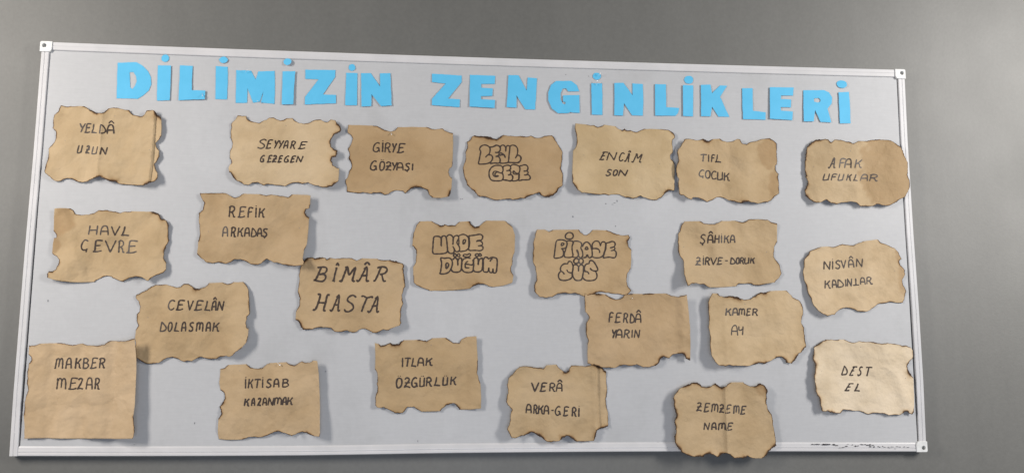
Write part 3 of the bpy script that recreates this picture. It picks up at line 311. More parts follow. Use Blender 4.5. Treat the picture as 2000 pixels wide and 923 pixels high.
 writing=[(1.0, '-89.7,44.1 -90.7,44.7 -92,45.7 -92.8,47.1 -92.7,49 -92.2,51.2 -91.3,53.3 -90.1,55.1 -88.6,56.7 -86.8,58 -84.7,59.1 -82.4,59.8 -80,60.2 -77.5,60.1 -74.8,59.8 -72.4,59 -70.1,57.9 -68,56.3 -66.3,54.5 -65.1,52.6 -64.3,50.6 -63.9,48.4 -63.9,46.1 -64.2,43.8 -64.6,41.5 -65.1,39.3 -65.8,37.1 -66.8,35.3 -68.4,33.8 -70.3,32.6 -72.1,31.3 -73.8,29.5 -75.3,27.6 -76.4,26.2;-66.8,32.9 -65.2,33 -62.8,32.9 -60.7,32.3 -59.2,31 -57.9,29.1 -57.2,27 -57,24.8 -57.3,22.4 -58,20.1 -59.2,17.6 -60.8,15.1 -62.9,13 -65.5,11.3 -68.5,9.9 -72,8.8 -75.8,7.9 -80.1,7.3 -84.1,6.9 -88.3,6.5 -92.4,6.5 -95.1,7.6 -95.5,10.8 -94.4,15.3 -93.3,19.8 -92.6,24.1 -91.9,28.3 -91.1,32.4 -90.4,36.5 -89.7,40.5 -89.3,43.3;-65.5,54.9 -63.7,54.8 -61.1,54.8 -58.7,55 -56.5,55.7 -54.5,56.7 -52.6,57.6 -50.8,58.7 -49.1,59.7 -47.3,60.3 -45.2,60.3 -43.1,59.9 -41.1,59.1 -39.3,57.9 -37.7,56.4 -36.5,54.6 -35.9,52.6 -35.8,50.5 -36,48.4 -36.5,46.4 -37.4,44.5 -38.7,42.9 -40.5,41.6 -42.7,40.6 -44.8,40 -46.8,40 -48.8,40.4 -50.1,40.7;-38.7,39.5 -38.8,38.4 -39,36.8 -39.4,35.2 -40.1,33.6 -41.1,32.1 -42.4,30.8 -44.5,29.9 -46.8,29.2 -48.5,28.8;-43.2,30.2 -41.9,29.4 -40.1,28.2 -38.6,26.7 -37.5,24.9 -36.7,22.8 -36.2,20.6 -36.1,18.3 -36.3,15.8 -37,13.7 -38,12.2 -39.5,11.1 -41.5,10.5 -44.3,10.4 -47.7,10.8 -50.7,11 -52.9,10.8 -54.8,10.4 -56.7,10.1 -59.3,9.8 -61.9,9.5 -63.6,9.6 -63.7,10.1 -62.8,10.9 -62.1,11.4;-36.1,56.2 -35.3,57.3 -34.1,58.9 -32.7,60.2 -31,60.9 -29.1,61.3 -27.3,61.2 -25.8,60.6 -24.4,59.6 -23.2,58.2 -22.3,56.5 -21.6,54.4 -21.1,52.1 -20.9,48.9 -20.9,45.4 -20.8,43.8 -20.7,45.4 -20.6,48.9 -20.4,52.1 -20,54.5 -19.6,56.7 -18.9,58.4 -17.8,59.5 -16.4,60.2 -15,60.6 -13.6,60.5 -12.1,60.1 -10.9,59.5 -10.2,58.7 -9.9,57.8 -9.6,57.2;-35.9,39.6 -34.2,39.1 -31.7,38.3 -29.5,37.3 -27.8,36.2 -26.2,34.9 -24.9,33.3 -23.7,31 -22.7,28.3 -22.1,26.4;-37.9,31.4 -37,32.1 -35.6,33.1 -34.1,33.8 -32,34 -29.6,34 -27.9,34;-9.6,57.2 -9.8,54.2 -10.1,49.8 -10.4,45.4 -10.8,41.3 -11.4,37.1 -11.9,32.9 -12.2,28.6 -12.5,24.2 -12.9,20.5 -13.2,17.6 -13.7,15.3 -14.8,13.5 -17.1,12.3 -20.1,11.7 -23.2,11.3 -26.3,10.9 -29.5,10.7 -32.4,10.7 -34.8,11.1 -37,11.7 -38.5,12.1;-9.6,58 -8.3,59.1 -6.4,60.8 -4.3,61.9 -2,62.3 0.4,62.2 2.6,61.8 4.6,61.1 6.4,60 8,58.5 9.4,56.8 10.7,54.7 11.5,52.3 12,49.4 12,46.1 11.8,42.9 11.5,39.8 11,36.8 10.3,34.3 9.5,32.4 8.5,30.9 7.6,29.5 6.8,28 6.2,26.6 5.8,25.6;10.3,33.8 11.7,34 13.8,34.2 15.7,33.9 17.4,32.9 19,31.5 20.3,29.8 20.9,27.9 21.2,25.7 21,23.5 20.4,21.4 19.3,19.2 18,17.2 16.5,15.6 14.8,14.2 12.6,13.3 9.9,12.9 6.7,13 2.7,13.1 -3,13.2 -9.4,13.3 -14.1,13.4'), (1.0, '-31.4,-16.3 -31.9,-16.5 -32.6,-16.8 -33.7,-16.8 -35.4,-16.2 -37.5,-15.4 -39.8,-14.5 -42.3,-13.5 -45,-12.6 -47.4,-12 -49.5,-11.9 -51.3,-12.2 -52.8,-13 -54.1,-14.5 -55.2,-16.5 -55.8,-18.4 -55.7,-20.3 -55.2,-22.2 -54.2,-23.8 -52.8,-25.1 -51,-26.1 -48.9,-26.7 -46.2,-26.7 -43.3,-26.3 -41.3,-25.8 -40.7,-25.3 -41.1,-24.7 -42,-24.3 -43.6,-24.3 -45.6,-24.5 -47.4,-24.4 -48.7,-23.6 -49.8,-22.6 -50.4,-21.4 -50.3,-20.1 -49.8,-18.7 -48.9,-17.5 -47.7,-16.3 -46.2,-15.3 -45.1,-14.6;-31.4,-16.3 -30.6,-14.9 -29.3,-12.9 -28.4,-10.8 -28,-8.8 -27.9,-6.6 -28,-4.6 -28.4,-2.7 -29,-0.9 -30,0.8 -31.5,2.3 -33.3,3.6 -35.4,4.5 -37.7,4.8 -40.3,4.8 -43,4.6 -46,4.4 -49.1,4.1 -52.1,3.2 -55.1,1.8 -57.9,-0.1 -60.5,-2.4 -62.6,-5.3 -64.4,-8.5 -65.7,-11.8 -66.4,-14.9 -66.5,-18 -66.4,-21.1 -66.2,-24 -65.7,-26.8 -64.8,-29.5 -63.6,-32 -62,-34.4 -60.2,-36.3 -58.2,-37.4 -56,-38 -53.4,-38.4 -50.1,-38.7 -46.3,-38.7 -42.7,-38.6 -39.2,-38.5 -35.7,-38.2 -32.9,-37.5 -30.8,-36.4 -29.4,-35 -28.3,-33.3 -27.6,-31.1 -27.3,-28.7 -27.3,-26.3 -27.6,-23.8 -28.2,-21.4 -28.8,-19.3 -29.5,-17.9 -30.2,-16.9 -30.7,-16.3;-28.9,0.8 -27.5,1.7 -25.4,2.9 -23.2,4 -20.7,4.8 -18,5.5 -15.5,5.7 -13.2,5.6 -11.1,5.2 -9.4,4.3 -8.2,2.8 -7.5,0.8 -7.1,-1.1 -7.2,-2.8 -7.7,-4.6 -8.6,-6.1 -10.2,-7.3 -12.1,-8.2 -14,-9 -15.7,-9.4 -17.4,-9.7 -18.5,-9.8;-12.4,-9.2 -11,-9.4 -9.1,-9.7 -7.6,-10.4 -6.8,-11.7 -6.6,-13.4 -6.6,-15 -7,-16.7 -7.6,-18.4 -8.6,-19.7 -10.3,-20.7 -12.4,-21.3 -13.9,-21.7;-13.9,-21.7 -12.1,-21.2 -9.4,-20.6 -7.1,-20.5 -5.3,-21.1 -3.7,-22.1 -2.5,-23.6 -1.8,-25.4 -1.4,-27.6 -1.5,-29.8 -2,-32 -2.9,-34.3 -4.1,-36.1 -5.5,-37.2 -7.2,-37.9 -9.4,-38.2 -12.1,-37.8 -15.2,-36.9 -18.5,-36.2 -22.1,-35.9 -25.7,-35.7 -28.3,-35.6;-7.1,3.6 -6.5,4.5 -5.5,5.7 -4.1,6.8 -2.1,7.5 0.3,8 2.8,8.1 5.3,7.8 7.9,7.1 10.4,6.2 12.7,5.2 14.8,3.9 16.5,2.4 17.5,0.6 18.1,-1.6 18.3,-3.8 18.2,-6.1 17.8,-8.6 17.2,-10.8 16.8,-12.7 16.2,-14.3 15.3,-15.5 13.9,-16.3 12.2,-16.7 10.4,-16.7 8.3,-16 6.2,-14.8 4.3,-13.6 3,-12.2 2.1,-10.8 1.3,-9.9 0.5,-10.1 -0.2,-10.8 -0.6,-11.8 -0.7,-13.3 -0.5,-15 0.1,-16.5 1.1,-17.7 2.6,-18.6 4.3,-19.2 6.5,-19.3 9,-19 11.2,-18.7 12.7,-18.4 13.9,-18.1 14.7,-17.8;-4.1,-37.6 -2.3,-37.9 0.2,-38.3 2.8,-38.3 5.4,-37.9 8.1,-37.2 10.4,-36.4 12,-35.6 13.2,-34.8 14.2,-33.5 14.7,-31.2 15,-28.4 15.2,-25.6 15.5,-22.7 15.6,-19.9 15.7,-17.8;17.2,4 19,4.4 21.5,5 24.1,5.6 26.4,6.4 28.7,7.2 30.9,7.6 33.1,7.4 35.3,6.8 37,5.8 38.4,4.3 39.5,2.4 40.1,0.4 40.2,-1.7 40,-3.9 39.3,-5.8 38.1,-7.5 36.5,-8.8 34.7,-9.8 32.6,-10.1 30.3,-10 28.7,-9.9;37.8,-9 38.7,-10.1 39.8,-11.9 40.5,-13.6 40.5,-15.2 39.9,-16.8 39,-18.3 37.6,-19.4 35.7,-20.4 34,-21 32.4,-21.1 30.9,-20.9 29.9,-20.7;37.8,-19.1 39.2,-19.5 41.3,-20.2 43.1,-21.3 44.7,-23.1 46,-25.3 46.6,-27.5 46.4,-29.6 45.5,-31.7 43.9,-33.3 41.3,-34 38.1,-34.2 34.7,-34.4 31.2,-34.5 27.5,-34.6 24,-34.9 20.6,-35.9 17.4,-37 15.2,-36.9 14.8,-34.5 15.5,-30.8 16.2,-27.2 16.3,-23.7 16.4,-20.2 16.5,-17.8')]),
dict(label='light kraft paper reading ENCÂM SON with a small scorched nick in its top edge', tint=(0.49, 0.365, 0.215), o=(0.373, 0.248), size=(290.9, 212.3), base=1.2, lift=[('L', 2), ('BL', 4), ('BR', 2)], crease=[], amp=0.9, seed=15, brown_patches=[], specks=[(-112.2, 17.1), (99.8, -3.3)],
 out='-135.6,105.7c -104.4,101.8 -93.7,99.5 -83,101.3 -72.2,96.6 -61.4,99.2 -56,104c -23.9,101.2 -15.8,94 -5,89.9w 3.1,94.3w 8.4,90.4w 19.1,90.7 27,87.4 40.4,87.2 51.1,92.7 61.7,96.1c 96.1,95.4 125.3,94.3 135.7,88.4 143.6,81.8 144.8,72.4 137.9,65.5 136.4,50.8 138.1,29.5 130.7,22.6 130.5,13.2 138.6,5.5 142.6,-2.3c 142.2,-32c 140.1,-59.1 138.8,-79.1w 124.4,-78.4w 113.9,-85.8 103.4,-97.7 90,-105.9 73.9,-105.1 60.4,-100.3 44.3,-94.2 33.6,-101.1 23.2,-102.7 2.7,-99.7 -12.7,-91.8 -28.6,-91.3 -44.4,-93.8 -57.6,-91 -65.8,-93.2 -92.9,-92 -119.9,-90.9w -133,-83.5w -145.7,-65 -146.3,-39.4c -144.5,-7.1c -143,28.7 -135.1,38.3 -132.4,56.9 -136,81.1',
 writing=[(0.95, '-45.1,26.3 -46.5,26.5 -48.5,26.8 -50.7,27.1 -52.7,27.1 -54.7,26.8 -56.8,26.2 -58.6,25.6 -59.8,25.2;-55,26.3 -56.1,24.6 -57.6,22.1 -59.4,19.3 -60.9,16.6 -62.4,13.8 -63.9,10.8 -65.2,8.1 -66.1,6.2;-60.7,16.2 -53.5,16.8;-69.4,5.8 -68.2,5.7 -66.3,5.4 -64.3,5.2 -62.5,5.2 -60.8,5.5 -59,5.9 -57.5,6.4 -56.4,6.7;-48.4,4.2 -41.3,26.2 -27.8,5.1 -19.6,27.3;1.2,23.1 0.7,23.8 0.1,24.8 -0.6,25.7 -1.5,26.2 -2.7,26.1 -4,25.7 -5.4,25 -6.7,23.9 -7.9,22.4 -9.1,20.4 -10.1,18.3 -11,16.3 -11.7,14.5 -12.3,12.7 -12.6,11 -12.7,9.3 -12.6,7.7 -12.2,6.2 -11.7,4.8 -11,3.8 -10.2,3.3 -9.3,3.1 -8.3,3.2 -7.3,3.5 -6.1,4.1 -4.7,5.1 -3.4,6.1 -2.5,6.8;1.7,4.1 1.8,3.6 1.9,2.7 2.1,2 2.4,1.9 3,2.1 3.7,2.5 4.6,3.6 6,5.8 8.2,10.4 11.1,16.9 13.8,22.6 15.4,25.1 15.4,22.5 14.4,16.5 13,9.9 12.2,5.1 11.9,3 11.9,2.2 12,2 12.2,1.8 12.5,1.9 13,2.3 13.5,2.8 13.8,3.1;7.4,11.2 13.4,11.5;11.4,21.5 15.2,24.9;13.2,28.7 13.9,29.5 14.9,30.6 16,31.7 16.9,32.1 17.6,31.4 18.2,30.2 18.7,28.8 19.1,27.8;21.1,2 21.4,1.6 21.9,0.9 22.4,0.3 23.1,0.1 23.7,0.1 24.3,0.1 25.1,0.8 26.5,2.9 28.7,7.6 31.7,14.4 34.6,20.6 36.7,23.9 37.5,22.5 37.3,18.1 37.3,13.4 38.2,11.1 41,13 44.9,17.1 48.6,21.2 50.8,23 50.8,21.4 49.3,17.8 47.5,13.6 46,10.2 45.2,7.7 44.4,5.6 43.8,3.9 43.6,2.4 43.8,1.3 44.3,0.5 45,0.1 45.6,-0.1 46.1,0 46.5,0.5 47,1.1 47.2,1.5;33.2,22.4 36.7,23.8'), (1.0, '-34.5,-24.2 -35.3,-23.7 -36.3,-22.9 -37.5,-22.2 -38.7,-21.9 -40.1,-22 -41.5,-22.5 -42.9,-23.2 -44,-23.9 -45,-24.9 -45.7,-25.9 -46.2,-27 -46,-28 -44.9,-28.8 -43.2,-29.5 -41.3,-30.2 -39.9,-31 -39.1,-32 -38.6,-33 -38.5,-34.1 -38.8,-35.1 -39.7,-36.1 -41.1,-37.1 -42.7,-38 -44.2,-38.7 -45.5,-39 -46.9,-39.1 -48.1,-39 -49.2,-38.8 -49.9,-38.3 -50.4,-37.5 -50.8,-36.7 -51.1,-36.2;-22.4,-22.6 -23.2,-22.9 -24.5,-23.2 -25.8,-23.8 -26.9,-24.6 -27.8,-25.9 -28.5,-27.4 -29.1,-29.1 -29.6,-30.7 -29.9,-32.2 -30.1,-33.7 -30,-35.1 -29.8,-36.3 -29.4,-37.1 -28.7,-37.8 -27.9,-38.2 -27,-38.4 -26,-38.2 -24.7,-37.8 -23.5,-37.1 -22.4,-36.2 -21.3,-35 -20.3,-33.4 -19.5,-31.8 -18.9,-30.2 -18.6,-28.7 -18.5,-27.1 -18.6,-25.7 -19,-24.5 -19.7,-23.6 -20.7,-23 -21.7,-22.5 -22.4,-22.2;-15.9,-38.7 -10.1,-22.3 3.1,-38.3 10.1,-22.1')]),
dict(label='kraft paper reading TIFL ÇOCUK with brown patches along its right side', tint=(0.45, 0.325, 0.188), o=(0.6668, 0.2322), size=(292.6, 187.5), base=1.2, lift=[('L', 4), ('BL', 4)], crease=[(0.7, -0.25, 3, 0.1, 'r'), (0.42, 0.1, 2, 0.07, 'r')], amp=1.0, seed=16, brown_patches=[(121.0, 51.1, 35.0, 44.4), (131.4, -39.1, 16.7, 35.3)], specks=[],
 out='-123.7,82.4 -110.4,84.1 -95.4,82.7 -80.1,82.8w -68.5,86.8w -57.6,81.8w -48.1,83.2 -41,87.5c -19.1,89.3 -12.1,83 2.2,80.9 19.4,82.4 29.8,88.5 36.5,87.6 41.5,75.3 53.6,71.8 63.1,78.5 82.1,81.2 97.6,88.8 124.5,93.7 134.8,87.7 144.8,79.7 143.7,49.6 144.3,28 143.3,19.6 138.3,15.9 139,1.6 147,-7.8 147.2,-34 146.6,-62.5 136.2,-69.9 120.8,-84.6 111.6,-89.8 97.5,-90.5 82.1,-94.8 60.1,-92.5w 45.9,-91.1w 38.8,-94.7 27.4,-94.2 9.7,-88.6 -8.2,-82.5 -24,-77.3 -35.9,-79.1 -50.4,-87.7 -60.3,-92.3 -74.2,-86.6 -87,-81.7 -102.1,-81.4 -108.3,-88.7 -117.9,-85.5 -130.4,-76.3 -140.7,-75.2 -142.7,-65.8 -144.5,-42.4 -142.4,-30.7 -148.2,-19 -148.7,-0.2 -146.8,11.7 -142.7,20 -143.3,30.7 -145.9,43.8 -143.3,52.2 -134.9,60.6 -127.4,75.1',
 writing=[(1.0, '-76.4,41.5 -66.9,42.8 -57.9,42.8;-67.4,41.8 -70.1,22.7;-52.4,42.7 -53.4,22.7;-34.8,41.4 -35.5,41.7 -36.6,42.2 -37.8,42.7 -38.9,42.9 -39.7,43 -40.5,42.8 -41.2,42.5 -41.9,41.9 -42.4,41 -42.8,40 -43.2,38.5 -43.5,36.5 -43.9,33.3 -44.3,29.2 -44.7,25.3 -44.9,22.6;-43.9,33.3 -36.8,34.2;-27.4,43.3 -28.7,32.3 -32.1,22.7;-34.4,22.3 -26.2,23.4 -17.8,22.1'), (1.0, '-67,-3.5 -68.1,-3.1 -69.6,-2.4 -71.4,-2 -73.1,-2.1 -74.9,-3 -76.8,-4.4 -78.6,-6.2 -80.1,-8 -81.2,-9.9 -82.1,-12 -82.6,-14.1 -82.8,-15.9 -82.4,-17.5 -81.5,-18.9 -80.3,-20.1 -79,-20.8 -77.2,-20.9 -75.1,-20.6 -73,-20.1 -71.5,-19.7 -70.8,-19.4 -70.5,-19.1 -70.4,-18.8 -70.4,-18.6;-71.3,-19.9 -71.5,-20.5 -71.8,-21.5 -72.1,-22.5 -72.2,-23.2 -72,-23.6 -71.5,-23.8 -71,-23.9 -70.7,-24;-56.7,-2.7 -57.5,-3.1 -58.7,-3.7 -60,-4.6 -61,-5.9 -61.9,-7.6 -62.7,-9.7 -63.2,-12 -63.5,-14.1 -63.5,-16.2 -63.1,-18.3 -62.6,-20.2 -61.8,-21.8 -60.9,-22.9 -59.8,-23.8 -58.5,-24.2 -57.3,-24.4 -56.1,-24.2 -54.7,-23.5 -53.4,-22.6 -52.3,-21.3 -51.5,-19.7 -50.8,-17.7 -50.3,-15.5 -50,-13.4 -50,-11.3 -50.2,-9 -50.7,-7 -51.3,-5.3 -52.4,-4.2 -53.8,-3.5 -55.1,-3 -56,-2.6;-32.4,-7.2 -32.9,-6.5 -33.7,-5.6 -34.7,-4.8 -35.8,-4.4 -37.1,-4.4 -38.7,-4.6 -40.2,-5.2 -41.6,-6.1 -42.7,-7.4 -43.7,-9.2 -44.6,-11.1 -45.2,-13 -45.5,-14.8 -45.6,-16.7 -45.5,-18.5 -45.2,-20.2 -44.8,-21.8 -44.1,-23.4 -43.3,-24.7 -42.4,-25.7 -41.3,-26.2 -40,-26.4 -38.7,-26.4 -37.4,-26.2 -36,-25.6 -34.5,-24.8 -33.2,-24 -32.3,-23.4;-27.6,-6.2 -27.9,-9.7 -28.4,-14.8 -28.8,-20.1 -28.9,-23.9 -28.8,-26 -28.5,-26.9 -27.9,-27.4 -27.1,-27.7 -25.6,-28 -23.8,-28.1 -21.9,-27.9 -20.3,-27.6 -19.1,-27.1 -18.1,-26.3 -17.3,-25.5 -16.7,-25;-14.6,-5.9 -15.4,-27.8;-8,-7.9 -9.8,-30.4;4.3,-8.7 3.3,-9.9 1.8,-11.6 0.1,-13.5 -1.7,-15.2 -3.5,-16.6 -5.6,-18.1 -7.4,-19.3 -8.7,-20.2;-5.1,-17.4 -4.1,-17.9 -2.6,-18.4 -1.1,-19.2 -0,-20.5 0.4,-22.4 0.4,-24.8 0.4,-27.1 0.8,-28.8 1.7,-29.6 3,-29.8 4.3,-29.7 5.1,-29.7')]),
dict(label='rounded kraft paper reading AFAK UFUKLAR hanging over the right frame rail', tint=(0.46, 0.34, 0.205), o=(1.0387, 0.2323), size=(309.0, 194.0), base=6, lift=[('L', 2), ('R', 2)], crease=[(0.49, -0.02, 5, 0.07, 'r')], amp=1.0, seed=17, brown_patches=[(96.3, 4.9, 87.2, 130.9)], specks=[(-16.8, 60.9), (-126.9, 13.7)],
 out='-113.7,92.4w -89.9,93.4w -81.6,91.5w -75.1,82.7w -62.9,92.2 -42,90.8 -28.9,87.4 -16.5,86.1 -9.3,80.5 3.9,88.4 38.3,92.5 58.2,96.8 73.8,98.6 95.1,96.4 107.7,92.3 120.4,83.4 131.5,75.8 137.6,64.4 142.6,48.1 151.9,32 150.4,14 150.4,-3.9 153.9,-16.5 155.1,-36.9 149.5,-51.1 139.2,-66.7 123.8,-73.6 112.6,-82.8 95.9,-91 81.9,-94.8 65.8,-93.3 53.2,-89.6 40.5,-96 25.8,-97.2 3.5,-97.4 -9.5,-87.3 -21.5,-84.7 -36.3,-87.1 -49.2,-87.4 -64.9,-93.2 -78.1,-90.6 -94,-81.2 -107.6,-86.7 -118.1,-90.7w -130.3,-89.4w -138.2,-82.9w -152.8,-69.9 -153.8,-53.3w -146.1,-40.7w -144.1,-28.1w -149.1,-15.3w -150.2,-0 -148.4,33.2w -146.1,53.7w -141.6,68w -130.7,82.3w',
 writing=[(0.95, '-84.9,12.4 -84.6,11.7 -84.3,10.6 -83.8,9.8 -83.1,9.6 -82.4,9.9 -81.6,10.6 -80.5,12.2 -78.8,15 -76,20.7 -72.3,28.6 -68.7,35.6 -66.4,38.6 -66.1,35.4 -66.9,28 -68.1,19.8 -68.8,14 -68.8,11.5 -68.6,10.5 -68.2,10.3 -67.8,10.2 -67.3,10.2 -66.6,10.8 -66,11.4 -65.6,11.9;-77.1,21.2 -68,21.5;-71.5,33.5 -66.5,38.9;-30.7,36.5 -32.1,36.9 -34.1,37.4 -36.3,37.8 -38.4,38.1 -40.2,38 -41.9,37.9 -43.6,37.5 -45,36.6 -46.1,35.5 -47.1,34.1 -47.9,32.2 -48.8,29.4 -49.9,25.1 -51,19.6 -52.1,14.3 -52.8,10.6;-49.8,24.7 -36.8,26.8;-36.1,11.4 -35.4,14.8 -34.2,19.7 -32.9,24.9 -31.5,29 -30.1,31.8 -28.5,34 -26.8,35.7 -25.2,36.8 -23.4,37.6 -21.5,37.8 -19.7,37.5 -18.4,36.9 -17.4,36 -16.7,34.8 -16.3,33 -16.1,30.4 -16.2,26.2 -16.7,20.8 -17.3,15.6 -17.7,12;-32.3,22.1 -16.7,22.3;0.1,36.6 -6.1,12.2;17.9,36.9 15.9,35.3 12.9,32.9 9.7,30.4 6.8,28.4 4.2,26.8 1.7,25.4 -0.4,24.3 -1.8,23.6;1.8,26.1 3.1,25.8 4.8,25.3 6.7,24.6 8,23.5 8.5,21.7 8.5,19.4 8.5,17.2 8.9,15.6 10.2,14.8 12,14.6 13.7,14.5 14.9,14.5'), (0.95, '-95.8,-7.6 -96.9,-10.4 -98.4,-14.5 -99.8,-18.6 -100.8,-21.7 -101.2,-23.4 -101.3,-24.3 -101,-24.8 -100.2,-25.1 -98.7,-25.4 -96.5,-25.3 -94.2,-25.1 -92.2,-24.8 -90.6,-24.3 -89.2,-23.6 -88,-22.9 -87.1,-22.4;-82.1,-7.1 -87,-25.3;-59.6,-8.5 -60.7,-8.3 -62.3,-8 -64,-7.6 -65.5,-7.5 -66.9,-7.4 -68.2,-7.4 -69.5,-7.6 -70.7,-8.1 -71.7,-8.8 -72.7,-9.8 -73.6,-11.1 -74.5,-12.9 -75.5,-15.8 -76.5,-19.4 -77.4,-22.9 -78,-25.4;-75.4,-16.5 -64.4,-14.9;-51.9,-6.7 -53.1,-9.7 -54.8,-14.1 -56.5,-18.6 -57.5,-21.9 -57.8,-23.7 -57.7,-24.5 -57.2,-24.9 -56.4,-25.1 -55,-25.3 -53,-25.1 -50.9,-24.8 -49.2,-24.5 -47.8,-23.9 -46.6,-23.2 -45.6,-22.5 -44.9,-22;-39,-6.4 -45.1,-24.5;-25.9,-6.1 -32.4,-24.5;-16,-6.5 -17.3,-7.7 -19.1,-9.3 -21.1,-11.1 -22.9,-12.5 -24.5,-13.5 -26.1,-14.3 -27.5,-15 -28.5,-15.4;-25.9,-14.3 -25.2,-14.5 -24.1,-14.8 -23,-15.3 -22.2,-16.2 -22.1,-17.8 -22.2,-19.8 -22.4,-21.8 -22.3,-23.3 -21.8,-23.9 -21,-24.1 -20.3,-24.1 -19.8,-24.1;-4,-6.2 -7,-15.3 -11.6,-24.4;-13.4,-24.3 -7.1,-23.8 -0.7,-24.6;8.4,-24.2 9.5,-21.8 11,-18.3 12.7,-14.6 14.4,-11.6 15.9,-9.5 17.5,-7.8 19.2,-6.4 21,-5.5 23,-5 25.2,-4.9 27.2,-5.2 28.8,-5.7 30,-6.3 30.8,-7.2 31.3,-8.4 31.6,-10.3 31.5,-13.3 31.1,-17.2 30.6,-20.9 30.3,-23.5;11.5,-16.9 31.1,-15.7;43.7,-5.8 36.9,-23.7;39.7,-7.1 41.4,-6.6 43.9,-5.8 46.8,-5.1 49.4,-4.7 52,-4.8 54.7,-5.1 57.2,-5.7 58.9,-6.4 59.8,-7.3 60.1,-8.6 59.9,-9.8 59,-11 57.4,-12 55,-12.9 52.3,-13.8 49.9,-14.4 47.5,-14.7 45,-14.9 42.9,-14.9 41.3,-15;48,-14.9 48.9,-15.6 50.3,-16.5 51.6,-17.6 52.7,-18.7 53.3,-19.9 53.5,-21.2 53.8,-22.5 54.4,-23.3 55.5,-23.5 57,-23.4 58.4,-23.1 59.4,-22.9')]),
dict(label='wide kraft paper reading HAVL ÇEVRE with bites burnt from its left edge', tint=(0.45, 0.325, 0.188), o=(-0.9904, -0.0058), size=(299.9, 192.7), base=1.2, lift=[('BR', 7), ('R', 3), ('L', 2)], crease=[(0.2, 0.25, 3, 0.05, 'r')], amp=1.0, seed=18, brown_patches=[(-120.7, 63.8, 28.6, 39.2), (-135.0, -5.6, 11.7, 22.2)], specks=[],
 out='-142.6,95c -105.6,96.6 -98.5,92.9 -91.9,82.5 -81.1,80.2 -56.3,80.2 -41.8,85.2 -31.3,92.7 -10.9,93.4 10.3,89.9 22.1,85.3 32.3,90.6 49.9,91.8c 105.6,91.1w 120.4,87w 128.6,73.2w 141.5,66.9w 148.9,55.7 150.5,16 143.8,0.9 144.3,-6.7w 140.4,-16.8 140.3,-31.8 147.6,-42.8c 148.4,-61.5 141,-70.4 127.4,-76.3 115.8,-81.8 106.7,-91.7 99.3,-89.3 89.1,-81.9 71.6,-80.6 56.7,-83 47,-89.1 39.8,-93.5 27,-89 7.4,-79.4 -9.1,-79.6 -22.8,-87.1 -31.8,-94.1c -60.7,-96.5c -92.5,-96.4 -107.9,-95.1c -131.3,-90.6c -146.3,-85.7w -147.7,-77.1c -143.6,-68.6w -135.6,-69.8 -126.3,-64.9 -121.6,-52.6 -120.6,-40.2 -129.2,-29 -140.5,-22.9c -140.5,1.7c -139.3,17.7 -133.2,19.1 -133.8,26.5 -141.5,36.3c -143.1,68.5c',
 writing=[(1.0, '-52.3,52.2 -54.5,28.5;-32.8,52.1 -34.3,28.7;-52.7,40.1 -33.5,40.6;-24.4,27.9 -24.1,30.8 -23.7,35 -23.3,39.4 -22.6,43.1 -21.7,45.7 -20.6,47.8 -19.3,49.5 -17.9,50.8 -16.1,51.6 -14.1,51.9 -12.2,51.7 -10.5,51.2 -9.2,50.2 -8.2,48.9 -7.3,47.1 -6.5,44.6 -5.9,40.7 -5.4,35.8 -5.2,31.2 -5,28;-22.7,37.4 -5.4,37.6;2.9,50.8 11.7,27.7 23.8,51.4;36.2,50.7 34.3,39.4 29.7,28.3;27.5,28.1 37.2,28.7 47.5,27.6'), (1.0, '-53.9,11.1 -55.4,12 -57.5,13.2 -59.9,14.2 -62,14.3 -63.7,13.2 -65.3,11.3 -66.7,8.9 -67.8,6.4 -68.6,3.7 -69.1,0.8 -69.4,-2.1 -69.2,-4.7 -68.6,-7 -67.6,-9.2 -66.4,-10.9 -64.9,-12.1 -63,-12.4 -60.7,-12.2 -58.5,-11.6 -56.9,-11.1 -56.1,-10.6 -55.8,-9.9 -55.8,-9.3 -55.8,-8.8;-56.5,-11 -56.6,-12 -56.8,-13.5 -57,-15.1 -57.1,-16.2 -56.9,-16.6 -56.6,-16.8 -56.3,-16.7 -56,-16.7;-18.3,13.3 -20.1,13.4 -22.6,13.6 -25.3,13.8 -27.7,13.8 -29.7,13.7 -31.5,13.6 -33.1,13.1 -34.3,11.9 -35,9.9 -35.4,7.1 -35.6,4 -35.8,0.9 -36,-2.5 -36.1,-6.3 -36.3,-9.7 -36.7,-12.4 -37.6,-14 -38.6,-14.8 -39.7,-15.3 -40.4,-15.6;-35.1,-0.5 -23.2,1.1;-41.2,-16.1 -39.2,-16 -36.2,-15.9 -32.8,-15.8 -29.8,-15.5 -27,-14.9 -24.2,-14.2 -21.8,-13.5 -20.1,-13;-11.6,13.8 2.1,-16.5 15.1,14.4;23.8,12.3 23.7,-17.1;21.6,10 22.6,11.1 24,12.5 25.6,13.9 27.2,14.6 28.8,14.3 30.6,13.5 32.2,12.3 33.4,10.9 34.2,9.2 34.6,7.3 34.8,5.2 34.5,3.4 33.7,1.8 32.4,0.3 31,-1 29.6,-2.1 28.2,-2.7 26.7,-2.9 25.4,-3 24.5,-3.1;28.3,-1.9 29.1,-3 30.3,-4.5 31.5,-6.3 32.6,-8.1 33.3,-10.2 33.9,-12.6 34.4,-14.7 35.1,-16.2 35.9,-16.6 36.9,-16.4 37.8,-16 38.4,-15.7;71.8,12.2 69.6,12.5 66.4,13.1 63,13.7 60,13.9 57.5,13.9 55.2,13.9 53.2,13.4 51.8,12.1 50.9,9.8 50.6,6.7 50.5,3.2 50.4,-0.2 50.3,-3.7 50.3,-7.6 50.2,-11.1 49.8,-13.9 48.9,-15.6 47.6,-16.7 46.3,-17.3 45.4,-17.7;50.7,-0.7 66.5,-0.2;43.6,-17.7 46.5,-17.8 50.7,-18 55.2,-18.1 59.2,-17.9 62.6,-17.3 66,-16.3 68.8,-15.3 70.7,-14.6')]),
